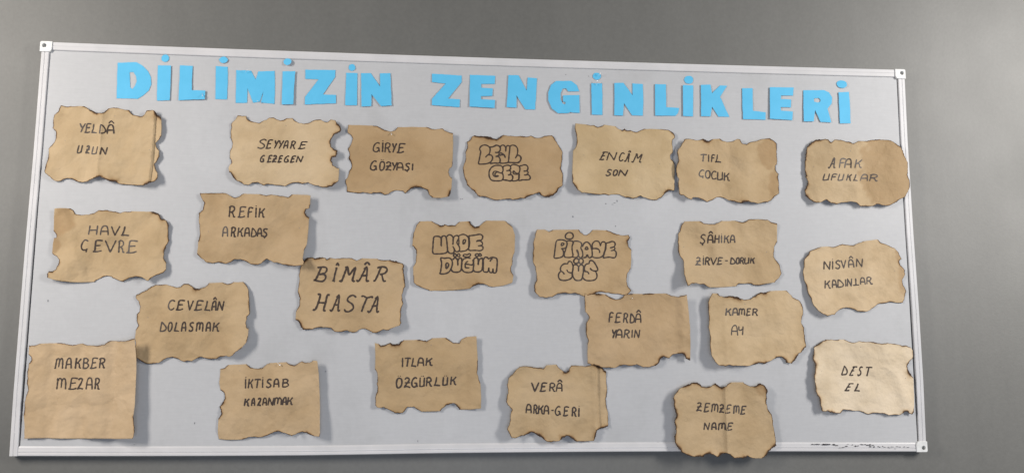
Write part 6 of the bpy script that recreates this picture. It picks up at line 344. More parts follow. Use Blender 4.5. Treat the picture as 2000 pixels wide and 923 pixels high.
 writing=[(1.0, '-46,53.9 -46.7,54.5 -47.7,55.4 -48.9,56.2 -50.2,56.6 -51.7,56.7 -53.4,56.5 -55,56 -56.5,55.1 -57.8,53.5 -59,51.4 -60,49 -60.7,46.9 -61.1,44.9 -61.3,42.9 -61.2,40.9 -60.8,39.1 -60.1,37.3 -59.1,35.5 -57.9,34 -56.7,32.9 -55.5,32.2 -54.3,32 -52.9,32 -51.6,32.4 -50.3,33.1 -48.8,34.3 -47.5,35.5 -46.5,36.3;-21.4,56.2 -22.9,56.4 -25,56.7 -27.3,57 -29.3,57 -31,57 -32.7,56.8 -34.1,56.4 -35.2,55.3 -36,53.5 -36.4,51 -36.7,48.2 -37.1,45.5 -37.4,42.7 -37.7,39.7 -38.1,37 -38.5,34.8 -39.3,33.5 -40.1,32.8 -41,32.4 -41.6,32.1;-37,45.2 -26.3,45.8;-42.1,32.4 -40.3,32.3 -37.7,32.1 -34.8,32 -32.4,32.2 -30.2,32.7 -28.1,33.6 -26.3,34.4 -25,34.9;-13.8,56.7 -8.7,32.2 -0.3,56.6;26.9,55.1 25.1,55.5 22.6,56 19.8,56.5 17.5,56.7 15.7,56.7 14.1,56.6 12.8,56.1 11.6,55 10.6,53.2 9.9,50.7 9.3,47.9 8.8,45.2 8.3,42.5 8,39.7 7.6,37.1 7.1,35.1 6.2,33.8 5.2,33 4.2,32.6 3.5,32.2;9.1,44.7 21.2,46;2.6,32 4.6,32 7.5,32.1 10.6,32.2 13.4,32.5 16,32.9 18.5,33.4 20.7,34 22.3,34.4;37,55.5 35.1,43.9 30.9,32.8;29.3,32.7 36.9,32.4 44.3,31.4;48.8,31.1 49.2,34.2 49.6,38.6 50.2,43.2 50.8,46.9 51.5,49.5 52.4,51.5 53.2,53 54.1,54.1 55,54.9 56,55.3 56.9,55.2 57.7,54.8 58.2,53.9 58.6,52.8 58.9,51.1 59.1,48.6 59.2,44.6 59.3,39.4 59.3,34.5 59.3,31.1;50.4,41 59.2,41.3;52.9,59.3 53.6,60.6 54.6,62.5 55.8,64.2 56.8,64.9 57.7,64.1 58.7,62.2 59.5,60.1 60.1,58.7;63.4,31.4 66.8,55 75.2,32.1 78.6,55.5'), (1.0, '-76.1,-0.1 -79.6,-22.9;-77.3,0.3 -76.1,-0.4 -74.5,-1.4 -72.6,-2.7 -70.7,-4.3 -68.7,-6.5 -66.5,-9.1 -64.6,-11.8 -63.4,-14.1 -63.2,-15.9 -63.6,-17.4 -64.5,-18.7 -65.5,-19.9 -66.6,-20.9 -68,-21.7 -69.6,-22.4 -71.3,-22.8 -73.5,-23.1 -75.9,-23.1 -78.1,-23 -79.7,-22.9;-52.7,-0.3 -53.3,-0.8 -54.2,-1.3 -55.1,-2.1 -55.9,-3.3 -56.5,-5 -57.1,-7 -57.5,-9.3 -57.8,-11.5 -57.9,-13.9 -57.8,-16.4 -57.6,-18.7 -57.3,-20.5 -56.7,-21.8 -56,-22.7 -55.2,-23.2 -54.3,-23.3 -53.5,-23 -52.5,-22.3 -51.6,-21.2 -50.8,-19.9 -50.1,-18.2 -49.3,-16.1 -48.7,-13.8 -48.4,-11.6 -48.4,-9.2 -48.5,-6.7 -48.9,-4.4 -49.4,-2.6 -50.2,-1.6 -51.2,-1.1 -52.1,-0.9 -52.8,-0.7;-38,-0.2 -39.6,-11.5 -42.3,-22.3;-43.2,-22.2 -37.5,-21.8 -31.9,-22.8;-24.8,-23.4 -24.7,-20.4 -24.5,-16.2 -24.3,-11.7 -23.9,-8 -23.3,-5.4 -22.7,-3.3 -21.9,-1.7 -21.1,-0.5 -20.3,0.3 -19.4,0.7 -18.6,0.6 -17.8,0 -17.2,-1 -16.6,-2.5 -16.1,-4.6 -15.6,-7.1 -15.3,-10.8 -15.1,-15.4 -15,-19.8 -14.9,-22.8;-24.8,-13.7 -15.1,-13.5;3.7,-2.2 3.1,-1.7 2.3,-1 1.4,-0.4 0.5,-0.1 -0.5,-0.3 -1.7,-0.8 -2.7,-1.6 -3.5,-2.5 -4,-3.6 -4.4,-5 -4.5,-6.4 -4.1,-7.8 -3.2,-9 -1.7,-10.1 -0.2,-11.3 1,-12.6 1.7,-14 2.2,-15.5 2.4,-16.9 2.3,-18.2 1.9,-19.4 1.2,-20.5 0.3,-21.4 -0.6,-22.1 -1.6,-22.5 -2.8,-22.7 -3.9,-22.7 -4.7,-22.4 -5.2,-21.7 -5.4,-20.7 -5.6,-19.7 -5.6,-19;11.5,-22.8 11.7,-18.4 12.1,-12 12.4,-5.7 12.6,-1.6 12.5,-0.7 12.2,-1.8 11.9,-3.5 11.7,-4.6;12.7,-5.6 13.2,-4.4 13.9,-2.8 14.7,-1.1 15.6,-0.1 16.5,0.2 17.5,0 18.4,-0.5 19,-1.2 19.4,-2 19.5,-3.1 19.5,-4.5 19.4,-6.4 19.4,-9.3 19.2,-12.9 19,-16.4 18.9,-18.9;19.7,-6.4 20.2,-5.1 20.8,-3.2 21.5,-1.4 22.2,-0.2 22.9,0.2 23.7,0.1 24.4,-0.4 25.1,-1.1 25.6,-1.9 26.2,-2.9 26.7,-4.3 27,-6.6 27,-10.3 26.9,-15.1 26.8,-19.7 26.7,-22.9;35.3,-22.4 35.5,-19.6 35.7,-15.6 36.1,-11.3 36.5,-7.9 37.1,-5.3 37.9,-3.1 38.7,-1.4 39.6,-0.2 40.6,0.4 41.8,0.6 42.9,0.3 43.8,-0.4 44.4,-1.3 44.8,-2.6 45.2,-4.4 45.4,-6.8 45.5,-10.4 45.6,-14.9 45.7,-19.3 45.7,-22.3;35.8,-13.2 45.8,-13.2;55.8,0.4 52.3,-22.3;69.2,-0.1 67.8,-1.4 65.7,-3.3 63.5,-5.4 61.5,-7.1 59.6,-8.6 57.8,-9.9 56.2,-11 55.1,-11.8;58,-9.9 59,-10.1 60.5,-10.2 62,-10.6 63.1,-11.6 63.7,-13.5 64,-16.1 64.2,-18.7 64.7,-20.6 65.7,-21.4 66.9,-21.5 68.1,-21.3 68.9,-21.3')]),
dict(label='squarish kraft paper reading MAKBER MEZAR, right edge standing off the board', tint=(0.485, 0.35, 0.215), o=(-1.0344, -0.3714), size=(272.5, 252.3), base=6, lift=[('R', 20), ('TR', 4)], crease=[(0.78, 0, -4, 0.06, 'r'), (0.5, 0.02, -3, 0.06, 'r'), (0.22, 0, -3, 0.05, 'r')], amp=0.8, seed=26, brown_patches=[], specks=[],
 out='-137.2,107.6w -120.4,107.6 -107.9,111.9c -69.1,113.5 -45.9,111.3 -23.8,109.2 -9.1,113.2 4.5,108.3 32.7,106.7 52,110 63.5,119.8 78.9,119.3 104.1,118.2 129.2,125.6c 133.8,94c 136.6,65c 138.1,10.6c 139.6,-40.3c 137.4,-68.8 139.2,-84.6 142,-97.2 139.1,-123.9c 100.1,-125.1c -29.9,-125.3c -97.4,-123.7c -130.9,-124.9c -132.8,-85.2c -136.1,-66.2 -135.5,-34.6 -132.5,-15.6 -129.9,-2.9 -134.8,13 -135.8,41.7 -134.3,61w -127.6,69 -129.4,78.6 -136.4,85c',
 writing=[(1.0, '-70.6,48.8 -69.9,53.6 -69,60.6 -68.1,67.6 -67.6,72.2 -67.6,73.5 -67.9,72.7 -68.3,71.3 -68.6,70.4;-68.2,68.2 -67.6,69.4 -66.7,71.3 -65.7,73.1 -64.8,74.2 -63.7,74.5 -62.6,74.3 -61.6,73.7 -60.8,72.9 -60.3,72.1 -59.9,71 -59.7,69.5 -59.7,67.4 -60,64.1 -60.5,59.9 -61,55.8 -61.4,53;-59.7,66.9 -59.2,68.4 -58.3,70.6 -57.4,72.7 -56.6,74.1 -55.8,74.7 -55,74.8 -54.2,74.5 -53.5,73.8 -52.9,72.9 -52.3,71.8 -51.8,70.1 -51.5,67.6 -51.3,63.5 -51.2,58.2 -51.2,53.1 -51.2,49.6;-42.8,49.3 -42.5,52.6 -42.2,57.3 -41.8,62.3 -41.3,66.3 -40.6,69.1 -39.9,71.3 -39,73 -38,74.2 -36.8,75 -35.3,75.2 -33.9,75 -32.8,74.3 -32,73.4 -31.5,72 -31.2,70.1 -30.8,67.4 -30.3,63.4 -29.8,58.3 -29.4,53.3 -29.1,49.9;-42.7,59.7 -29.2,60.2;-18,75.9 -19.1,49.7;-7.2,74.4 -8.2,72.9 -9.6,70.7 -11.1,68.4 -12.5,66.6 -13.9,65.2 -15.3,64.2 -16.6,63.3 -17.5,62.7;-15.3,63.9 -14.5,63.5 -13.2,63 -11.9,62.2 -10.9,61 -10.4,59.1 -10.1,56.6 -9.9,54.2 -9.5,52.4 -8.7,51.5 -7.8,51.1 -6.9,51 -6.2,50.9;-0,76 -0.3,50.8;-1.1,74.1 0.2,74.4 2.1,75 4.3,75.3 6.1,75.3 7.9,74.5 9.5,73.3 10.9,71.9 11.6,70.5 11.4,69 10.7,67.3 9.5,65.8 8.1,64.6 6.2,64 3.8,63.8 1.6,63.7 0.1,63.7;0.9,63.8 2.3,63.7 4.5,63.7 6.8,63.5 8.8,62.8 10.5,61.7 12.1,60.2 13.3,58.5 13.7,56.8 13.1,55.1 11.8,53.2 9.9,51.6 8,50.4 5.6,50 2.9,50.1 0.4,50.4 -1.3,50.6;37.2,75 35.8,75.3 33.8,75.7 31.7,76.1 29.8,76.2 28.2,76.1 26.7,75.9 25.4,75.4 24.4,74.3 23.9,72.5 23.8,70.2 23.9,67.6 23.7,65 23.4,62.1 23,59.1 22.6,56.2 22.1,54 21.3,52.6 20.5,51.8 19.7,51.3 19.1,50.9;22.8,64.1 32.8,64.7;18.5,50.6 20.2,50.5 22.7,50.4 25.4,50.4 27.8,50.6 29.8,51.1 31.8,51.8 33.6,52.6 34.8,53.1;44.2,74.6 42.8,50.9;41.3,72.4 42.2,73.2 43.4,74.3 44.9,75.3 46.5,75.8 48.3,75.7 50.3,75.2 52.2,74.4 53.5,73.4 54.1,72.1 54.4,70.4 54.3,68.7 53.8,67.3 52.9,66.2 51.6,65.2 50.1,64.4 48.6,63.7 47.3,63 45.8,62.5 44.5,62.1 43.6,61.8;47.9,62.9 48.6,62 49.5,60.8 50.5,59.4 51.3,57.9 51.8,56.3 52.2,54.6 52.5,52.9 52.9,51.9 53.6,51.6 54.3,51.8 55,52.3 55.5,52.6'), (1.0, '-63,-2.2 -62.6,3 -62.1,10.6 -61.6,18.1 -61.4,23 -61.6,24.1 -62.1,22.9 -62.7,20.9 -63.1,19.7;-60.6,18.4 -60,19.7 -59.2,21.7 -58.2,23.6 -57.2,24.7 -56.1,25 -54.9,24.7 -53.7,24 -52.8,23.1 -52.2,22.1 -51.7,21 -51.4,19.5 -51.2,17.2 -51.1,13.6 -51.3,9 -51.5,4.6 -51.6,1.6;-51.1,17 -50.5,18.3 -49.6,20.3 -48.7,22.3 -47.7,23.6 -46.7,24.1 -45.6,24.1 -44.5,23.8 -43.5,23.1 -42.7,22.3 -42,21.2 -41.4,19.5 -41,16.9 -40.6,12.6 -40.4,7 -40.3,1.5 -40.3,-2.2;-11.7,24.4 -13.3,24.7 -15.5,25.1 -17.9,25.5 -20,25.7 -21.7,25.7 -23.4,25.6 -24.8,25.1 -25.9,24 -26.7,21.9 -27,19.2 -27.3,16.1 -27.5,13.1 -27.9,10 -28.1,6.6 -28.5,3.5 -28.9,1.1 -29.6,-0.4 -30.4,-1.3 -31.2,-1.8 -31.7,-2.2;-27.9,12.3 -15.8,13.8;-32.8,-1.4 -30.8,-1.6 -27.8,-2 -24.7,-2.3 -21.9,-2.3 -19.4,-1.9 -17,-1.1 -15,-0.4 -13.6,0.2;-9.5,21 -8.8,21.8 -7.8,23.1 -6.6,24.2 -5.5,24.8 -4.2,24.8 -2.7,24.4 -1.4,23.5 -0.6,22.4 -0.4,21 -0.6,19.3 -1.3,17.2 -2.2,14.6 -3.8,11 -6,6.7 -8.1,2.5 -9.5,-0.3;-11.5,-1.5 -10.4,-1.2 -8.8,-0.8 -6.9,-0.4 -5.1,-0.2 -3.1,-0.4 -0.8,-0.8 1.3,-1.3 2.8,-1.6;11.5,-2.2 11.7,1.3 12,6.3 12.4,11.5 12.9,15.8 13.6,18.9 14.3,21.5 15.3,23.5 16.4,24.9 17.9,25.8 19.6,26.2 21.3,26 22.7,25.3 23.8,24.3 24.6,22.8 25.2,20.7 25.8,17.8 26.4,13.1 26.8,7.2 27.2,1.5 27.4,-2.4;12.3,9.1 27,9.3;35.5,24.2 34.9,-1.6;34.2,22.3 34.8,23.1 35.8,24.2 36.9,25.2 38,25.6 39.3,25.4 40.8,24.8 42.2,23.9 43.2,22.8 43.9,21.5 44.2,19.9 44.3,18.2 44,16.6 43.4,15.1 42.4,13.6 41.3,12.3 40.2,11.3 39,10.6 37.7,10.4 36.5,10.2 35.7,10.1;38.9,10.9 39.5,9.9 40.4,8.4 41.3,6.8 42,5.2 42.2,3.6 42.3,1.8 42.3,0.1 42.6,-1 43.3,-1.5 44.3,-1.6 45.2,-1.5 45.9,-1.4')]),
dict(label='kraft paper reading İKTİSAB KAZANMAK with a straight right edge lifting away', tint=(0.45, 0.322, 0.19), o=(-0.5644, -0.4003), size=(259.6, 201.9), base=1.2, lift=[('R', 18)], crease=[(0.55, 0.25, 3, 0.08, 'r')], amp=0.8, seed=27, brown_patches=[], specks=[(-79.6, 74.1)],
 out='-129.5,77.8w -118.3,81.7 -111,88.8c -62.2,90.8 -54.3,83.1 -46.6,80.6 -31.2,79.4 -19.8,82 -11.4,91 -4.1,93.6c 39.4,96.3 47.4,89.9 60.4,87.9 78.1,98.2 88.6,94.6 99,95.2 106.7,100.9c 118.5,99.1c 123.3,67c 126.7,21.1c 129.1,-14.4c 131.8,-84.8 130.2,-92.4c 115.5,-91.6 104.8,-88.1w 96.7,-83.2 86.2,-81.3 71.1,-85.8 59,-90.1 46.7,-85.3 28.8,-80.3 15.6,-81 0.5,-88.6 -16.8,-93.6 -36.9,-93.5 -52,-94.2 -64.4,-100c -97,-100.9c -125,-99.2c -128,-85.4c -128.1,-47.6w -121.3,-35.1w -123.2,-25w -127.5,-17.5w -119.3,-7.4 -114.7,2.7 -117.9,17.9 -127,24.3c -130.3,40.8c',
 writing=[(1.0, '-63.9,52.7 -63.4,29.5;-63.9,57.2 -63.2,56.4;-54.5,52.9 -56.4,29.9;-44.9,52.2 -45.9,50.7 -47.3,48.6 -48.9,46.3 -50.2,44.5 -51.5,43.3 -52.8,42.3 -53.9,41.5 -54.6,41;-52.5,42.2 -51.8,42 -50.8,41.9 -49.8,41.4 -48.9,40.5 -48.3,38.7 -47.8,36.2 -47.4,33.8 -47,32 -46.4,31.1 -45.8,30.8 -45.3,30.7 -44.9,30.7;-40.4,51.2 -32.7,52.5 -25,51.4;-32.5,51.8 -34.7,30.4;-20.1,52.6 -19.9,31;-20.2,57.1 -20.2,56;1.9,50 1.3,50.6 0.4,51.5 -0.6,52.3 -1.6,52.6 -2.8,52.4 -4.1,51.8 -5.3,51 -6.3,50.1 -7,49.1 -7.5,47.9 -7.7,46.6 -7.4,45.4 -6.3,44.2 -4.5,43 -2.7,41.8 -1.2,40.6 -0.2,39.5 0.6,38.3 1.1,37.2 1.1,36.1 0.5,34.8 -0.7,33.5 -2.1,32.4 -3.4,31.6 -4.6,31.5 -5.9,31.7 -7.2,32.1 -8.2,32.5 -8.9,33 -9.4,33.6 -9.7,34.2 -10,34.6;8.9,32.4 9,34.9 9.2,38.7 9.4,42.6 9.7,45.8 10.2,48 10.8,49.7 11.5,51 12.3,52 13.5,52.6 14.9,52.9 16.3,52.8 17.5,52.3 18.3,51.4 18.9,50.2 19.4,48.5 19.9,46.3 20.5,43 21,38.9 21.5,35 21.8,32.3;9,40.8 21.3,40.4;32.4,52.9 31.1,33.2;30.5,51.2 32.1,51.6 34.3,52.3 36.7,52.8 38.8,52.9 40.6,52.3 42.3,51.3 43.6,50.1 44.2,48.9 43.9,47.6 43,46.3 41.6,45 40.2,44 38.3,43.6 36,43.4 33.8,43.3 32.3,43.3;32.9,43.1 34.5,43.2 37,43.4 39.5,43.4 41.6,43.1 43.2,42.1 44.7,40.7 45.7,39.2 46,37.8 45.3,36.5 43.8,35.3 41.9,34.3 39.9,33.5 37.6,33.1 34.8,33 32.2,33.1 30.5,33.1'), (1.05, '-62.4,2.9 -64.6,-15.2;-53.1,2.4 -54,1.4 -55.4,-0 -56.8,-1.6 -58.2,-2.9 -59.4,-4 -60.7,-4.9 -61.9,-5.7 -62.7,-6.3;-60.4,-5.6 -59.7,-5.7 -58.6,-6 -57.4,-6.4 -56.6,-7.3 -56.3,-8.8 -56.2,-10.9 -56.2,-12.9 -55.9,-14.4 -55.3,-15 -54.4,-15.2 -53.5,-15.2 -52.9,-15.2;-46.6,-15 -46.4,-12.7 -46.2,-9.3 -45.9,-5.8 -45.5,-3 -45,-1 -44.4,0.6 -43.7,1.8 -43.1,2.7 -42.6,3.3 -42,3.6 -41.5,3.5 -41,3 -40.6,2.3 -40.2,1.2 -39.9,-0.3 -39.6,-2.3 -39.5,-5.3 -39.4,-9.1 -39.3,-12.8 -39.2,-15.2;-45.6,-8 -39.3,-7.8;-29.8,1.1 -29.4,1.8 -28.9,2.7 -28.3,3.6 -27.6,4.1 -26.6,3.9 -25.4,3.5 -24.4,2.7 -23.8,1.8 -23.7,0.8 -23.9,-0.4 -24.4,-1.8 -25.3,-3.6 -26.6,-6 -28.5,-8.9 -30.2,-11.7 -31.4,-13.6;-32,-13.7 -31.2,-13.5 -30.2,-13.3 -29,-13.2 -27.8,-13.2 -26.6,-13.4 -25.3,-13.8 -24.2,-14.3 -23.4,-14.6;-18.6,-13.7 -18.2,-11.5 -17.6,-8.2 -17,-4.7 -16.4,-1.8 -16,0.3 -15.7,2 -15.3,3.4 -14.7,4.3 -13.9,4.7 -12.8,4.7 -11.8,4.3 -10.9,3.7 -10.3,2.8 -9.7,1.8 -9.2,0.4 -8.9,-1.6 -8.8,-4.5 -8.9,-8.2 -9.1,-11.7 -9.2,-14.1;-17.1,-6.7 -8.9,-7.1;-4.5,-13.4 -1.5,5.2 7.3,-13.5 10.7,4.8;11.9,-13.1 12.4,-9.6 13.1,-4.4 13.7,0.7 13.9,4.1 13.7,4.9 13.1,4.2 12.5,3 12.1,2.2;13.8,1.5 14.3,2.3 15,3.6 15.9,4.8 16.7,5.5 17.5,5.6 18.4,5.2 19.3,4.7 20,4 20.6,3.3 21,2.6 21.3,1.6 21.4,0.2 21.3,-2.2 21,-5.1 20.6,-8 20.3,-10;21.6,-0 22.1,1.1 22.8,2.8 23.7,4.4 24.4,5.4 25,5.6 25.6,5.3 26.2,4.6 26.8,3.9 27.6,3.3 28.5,2.6 29.3,1.6 29.9,-0.1 29.9,-2.9 29.7,-6.6 29.4,-10.2 29.2,-12.6;33.1,-12.8 33.3,-10.3 33.7,-6.8 34.1,-3.2 34.6,-0.2 35.1,1.7 35.6,3.3 36.2,4.4 36.9,5.2 37.7,5.9 38.7,6.2 39.6,6.1 40.3,5.8 40.8,5.1 41.1,4.1 41.3,2.6 41.5,0.6 41.7,-2.5 41.9,-6.6 42.1,-10.5 42.2,-13.1;34,-5.5 42,-5.2;47.3,6.7 45.2,-12.4;57.8,6 56.8,4.8 55.5,3 53.9,1 52.5,-0.5 51,-1.6 49.4,-2.5 48,-3.2 47.1,-3.6;49.4,-2 50.3,-2.2 51.4,-2.4 52.7,-2.9 53.6,-3.8 54.2,-5.3 54.5,-7.3 54.7,-9.3 55.1,-10.8 55.8,-11.5 56.7,-11.7 57.5,-11.8 58.1,-11.9')]),
dict(label='kraft paper reading ITLAK ÖZGÜRLÜK with a rolled right edge and large burnt notches', tint=(0.42, 0.295, 0.165), o=(-0.1589, -0.3341), size=(280.7, 200.3), base=1.2, lift=[('R', 9), ('L', 5)], crease=[(0.84, 0, -3, 0.06, 'r')], amp=0.5, seed=28, brown_patches=[], specks=[(7.1, 76.4)],
 out='-140,80.6c -129.6,78.1w -123,72.9w -110.1,76.9w -99.8,80.9w -92,77.1w -79,78.5w -71.3,85.1 -66.1,88.6c -26.8,89.9w -13.6,88.1w -5.7,86.3 10,94.2c 46.9,95.5 54.9,89.7 65.6,81.9 81.5,82 88,92.6 99.8,97.9c 126,100c 128.5,61.1c 130.6,34.9 129,3.5 133.7,-14.7 137.7,-22.5c 140,-56.2c 139.5,-88.5c 109.6,-91.3c 83.4,-91.4w 75.4,-79.6w 67.4,-74.4w 49.2,-79.6 38.9,-88.6 33.7,-95.1c 5.1,-96.4c -15.7,-96.4 -26.2,-91.3 -36.8,-84.3 -52.3,-84.8 -57.4,-92.5 -65,-100.2 -85.6,-100.1 -101.3,-91.1 -114.3,-85.2 -129.7,-85.9 -135,-79.5 -135.5,-56.4 -130.7,-43.5 -132.4,-25.5 -130.9,-10.1 -133.1,5.4 -138.4,13.2c -137.8,41.7c',
 writing=[(1.05, '-67.4,42.2 -67.2,18.9;-61.1,41.2 -53.5,42.1 -45.7,41;-52.8,41.7 -55.4,20.1;-39.3,41.9 -40.7,31.6 -43.1,21.5;-44.4,21.6 -38.2,21.7 -31.7,20.3;-27.8,21.4 -27.4,24 -26.8,27.7 -26.1,31.7 -25.4,34.9 -24.9,37.2 -24.4,39 -23.7,40.5 -22.8,41.5 -21.3,42.1 -19.5,42.2 -17.7,41.9 -16.2,41.4 -15.2,40.7 -14.5,39.7 -14,38.4 -13.5,36.3 -13,33 -12.6,28.7 -12.3,24.5 -12,21.7;-26.6,30.4 -12.7,29.9;-3.4,42.4 -5.5,22.7;10.1,42 8.7,40.8 6.7,39.2 4.6,37.4 2.6,36 0.9,34.8 -0.9,33.8 -2.5,33 -3.5,32.4;-0.7,34.2 0.4,33.9 1.9,33.6 3.5,33 4.7,32 5.2,30.3 5.3,28 5.4,25.7 5.9,24.1 7.1,23.5 8.6,23.4 10,23.6 11.1,23.7'), (1.05, '-75.7,-9.8 -76.5,-10.3 -77.7,-11 -79,-12.1 -80,-13.5 -80.7,-15.4 -81.4,-17.8 -81.8,-20.4 -82.1,-22.9 -82,-25.4 -81.6,-28.1 -81.1,-30.6 -80.4,-32.5 -79.6,-33.8 -78.5,-34.7 -77.4,-35.2 -76.2,-35.3 -74.8,-34.8 -73.2,-33.9 -71.7,-32.7 -70.5,-31.2 -69.5,-29.4 -68.7,-27.2 -68.1,-24.9 -67.8,-22.6 -67.9,-20 -68.2,-17.3 -68.7,-14.8 -69.5,-12.8 -70.9,-11.6 -72.6,-10.9 -74.3,-10.5 -75.4,-10.2;-77.7,-4.3 -77.6,-5;-72.5,-4.7 -72,-5.5;-60,-13.5 -59.4,-12.6 -58.4,-11.3 -57.3,-10 -56,-9.3 -54.4,-9.3 -52.4,-9.8 -50.6,-10.6 -49.5,-11.6 -49.1,-12.8 -49.1,-14.2 -49.6,-16 -50.7,-18.3 -52.8,-21.5 -55.8,-25.6 -58.7,-29.4 -60.7,-32.1;-62.4,-33.7 -60.9,-33.2 -58.7,-32.5 -56.3,-31.9 -54.1,-31.7 -51.9,-32.2 -49.6,-33.1 -47.5,-34 -46.1,-34.7;-60,-22.2 -47.1,-21.6;-29,-11.1 -29.7,-10.5 -30.7,-9.6 -31.9,-8.8 -33.2,-8.7 -34.7,-9.3 -36.5,-10.5 -38.2,-12 -39.6,-13.8 -40.6,-15.9 -41.5,-18.4 -42.1,-21 -42.3,-23.3 -42.2,-25.5 -41.8,-27.6 -41.2,-29.4 -40.3,-30.9 -39.1,-32 -37.6,-32.8 -36,-33.2 -34.6,-33.2 -33.3,-32.8 -32.1,-32 -31,-31 -30.3,-29.7 -29.8,-28.2 -29.5,-26.3 -29.5,-24.5 -29.9,-23.3 -31,-22.7 -32.5,-22.7 -34.1,-22.8 -35.2,-22.9;-30.8,-23.3 -27.7,-32.7;-20.4,-8.7 -20.5,-12.4 -20.7,-17.7 -20.8,-23.2 -20.8,-27.3 -20.8,-29.5 -20.8,-30.5 -20.6,-31.1 -19.9,-31.4 -18.7,-31.7 -17,-31.7 -15.3,-31.5 -13.8,-31.1 -12.8,-30.7 -11.9,-30 -11.2,-29.4 -10.7,-28.9;-9.2,-8.8 -10.4,-31.5;-17.6,-4.8 -17.5,-5.6;-12.9,-4.4 -11.9,-5.8;-2.2,-9.3 -3.7,-30.7;-4,-11.2 -3.1,-10.6 -1.8,-9.6 -0.3,-8.8 1.1,-8.3 2.6,-8.4 4.2,-8.9 5.7,-9.6 6.8,-10.5 7.5,-11.8 7.9,-13.5 8.1,-15.2 7.8,-16.7 6.9,-17.7 5.6,-18.6 4.1,-19.3 2.7,-19.9 1.4,-20.3 -0.1,-20.5 -1.3,-20.7 -2.2,-20.8;2.2,-19.9 2.8,-20.8 3.6,-22 4.5,-23.4 5.2,-24.8 5.8,-26.3 6.3,-28 6.8,-29.5 7.4,-30.5 8.1,-30.8 9,-30.6 9.9,-30.3 10.4,-30.1;22.6,-7.6 21.2,-18.3 18.1,-28.6;15.8,-28.9 24.2,-28.4 32,-29.4;40.7,-7.4 40.4,-10.7 40,-15.5 39.6,-20.4 39.4,-24.1 39.4,-26.1 39.6,-27.1 39.9,-27.6 40.7,-28 41.9,-28.2 43.6,-28.1 45.3,-27.8 46.8,-27.4 48,-26.9 49.1,-26.1 49.9,-25.4 50.6,-24.9;51.5,-7.5 50.5,-27.8;43.5,-3.9 43.5,-4.5;48.7,-3.5 48.6,-4.5;61.8,-6.3 59.7,-27;73.7,-6.7 72.5,-8.1 70.8,-10.1 68.9,-12.2 67.1,-13.9 65.4,-14.9 63.6,-15.7 62.1,-16.2 61,-16.6;64.6,-15.9 65.3,-16.1 66.4,-16.3 67.6,-16.7 68.6,-17.6 69.2,-19.3 69.7,-21.7 70.2,-24 70.8,-25.6 71.6,-26.3 72.5,-26.5 73.4,-26.4 74.1,-26.4')]),
dict(label='kraft paper reading VERÂ ARKA-GERİ with a folded strip down its right side', tint=(0.45, 0.325, 0.19), o=(0.1836, -0.4073), size=(271.3, 202.8), base=7, lift=[('L', 4), ('BL', 5)], crease=[(0.895, 0.035, -6.0, 0.006, 'k'), (0.87, 0.035, 3, 0.03, 'r'), (0.95, 0.03, 2, 0.012, 'r'), (0.42, 0.02, 2, 0.06, 'r')], amp=0.8, seed=29, brown_patches=[], specks=[],
 out='-101,92.8 -74.6,94 -56,90.9 -37.5,88.8 -29.5,97.5c -2,99.5 8.8,87.1 19.4,78w 30.1,83.2 38.3,97.8 56.8,97 86.3,96.1 96.5,101.4w 112.1,95.4w 122.9,90.1w 132.4,82.2 133.4,46.5 131.7,12.3 131.6,1.8 135.7,-21.8 136.8,-42.6 135.5,-62.1w 123.3,-65.9w 113.2,-68.7w 103.6,-73.3w 100.9,-86.3w 97.2,-99.4c 72.2,-100.8 47.8,-100.5w 34.2,-89.9w 23.4,-85.9w 9.9,-93.5 1.8,-99.8 -14.5,-100.8 -27.5,-100.9 -40.1,-92.2w -52.9,-86w -63.3,-77w -73.8,-77.8w -84.6,-83.3w -98.1,-85.6 -111.7,-91.6 -122.5,-90.5 -127.9,-79.7 -134.5,-66.9 -127.9,-54.1 -125.2,-31.1 -121.2,-18.3 -133,-5.4 -136.1,2.3 -134.2,17.8 -131.6,25.5 -134.2,46.3 -130.2,64.5 -119.5,73.7 -111.6,84.2',
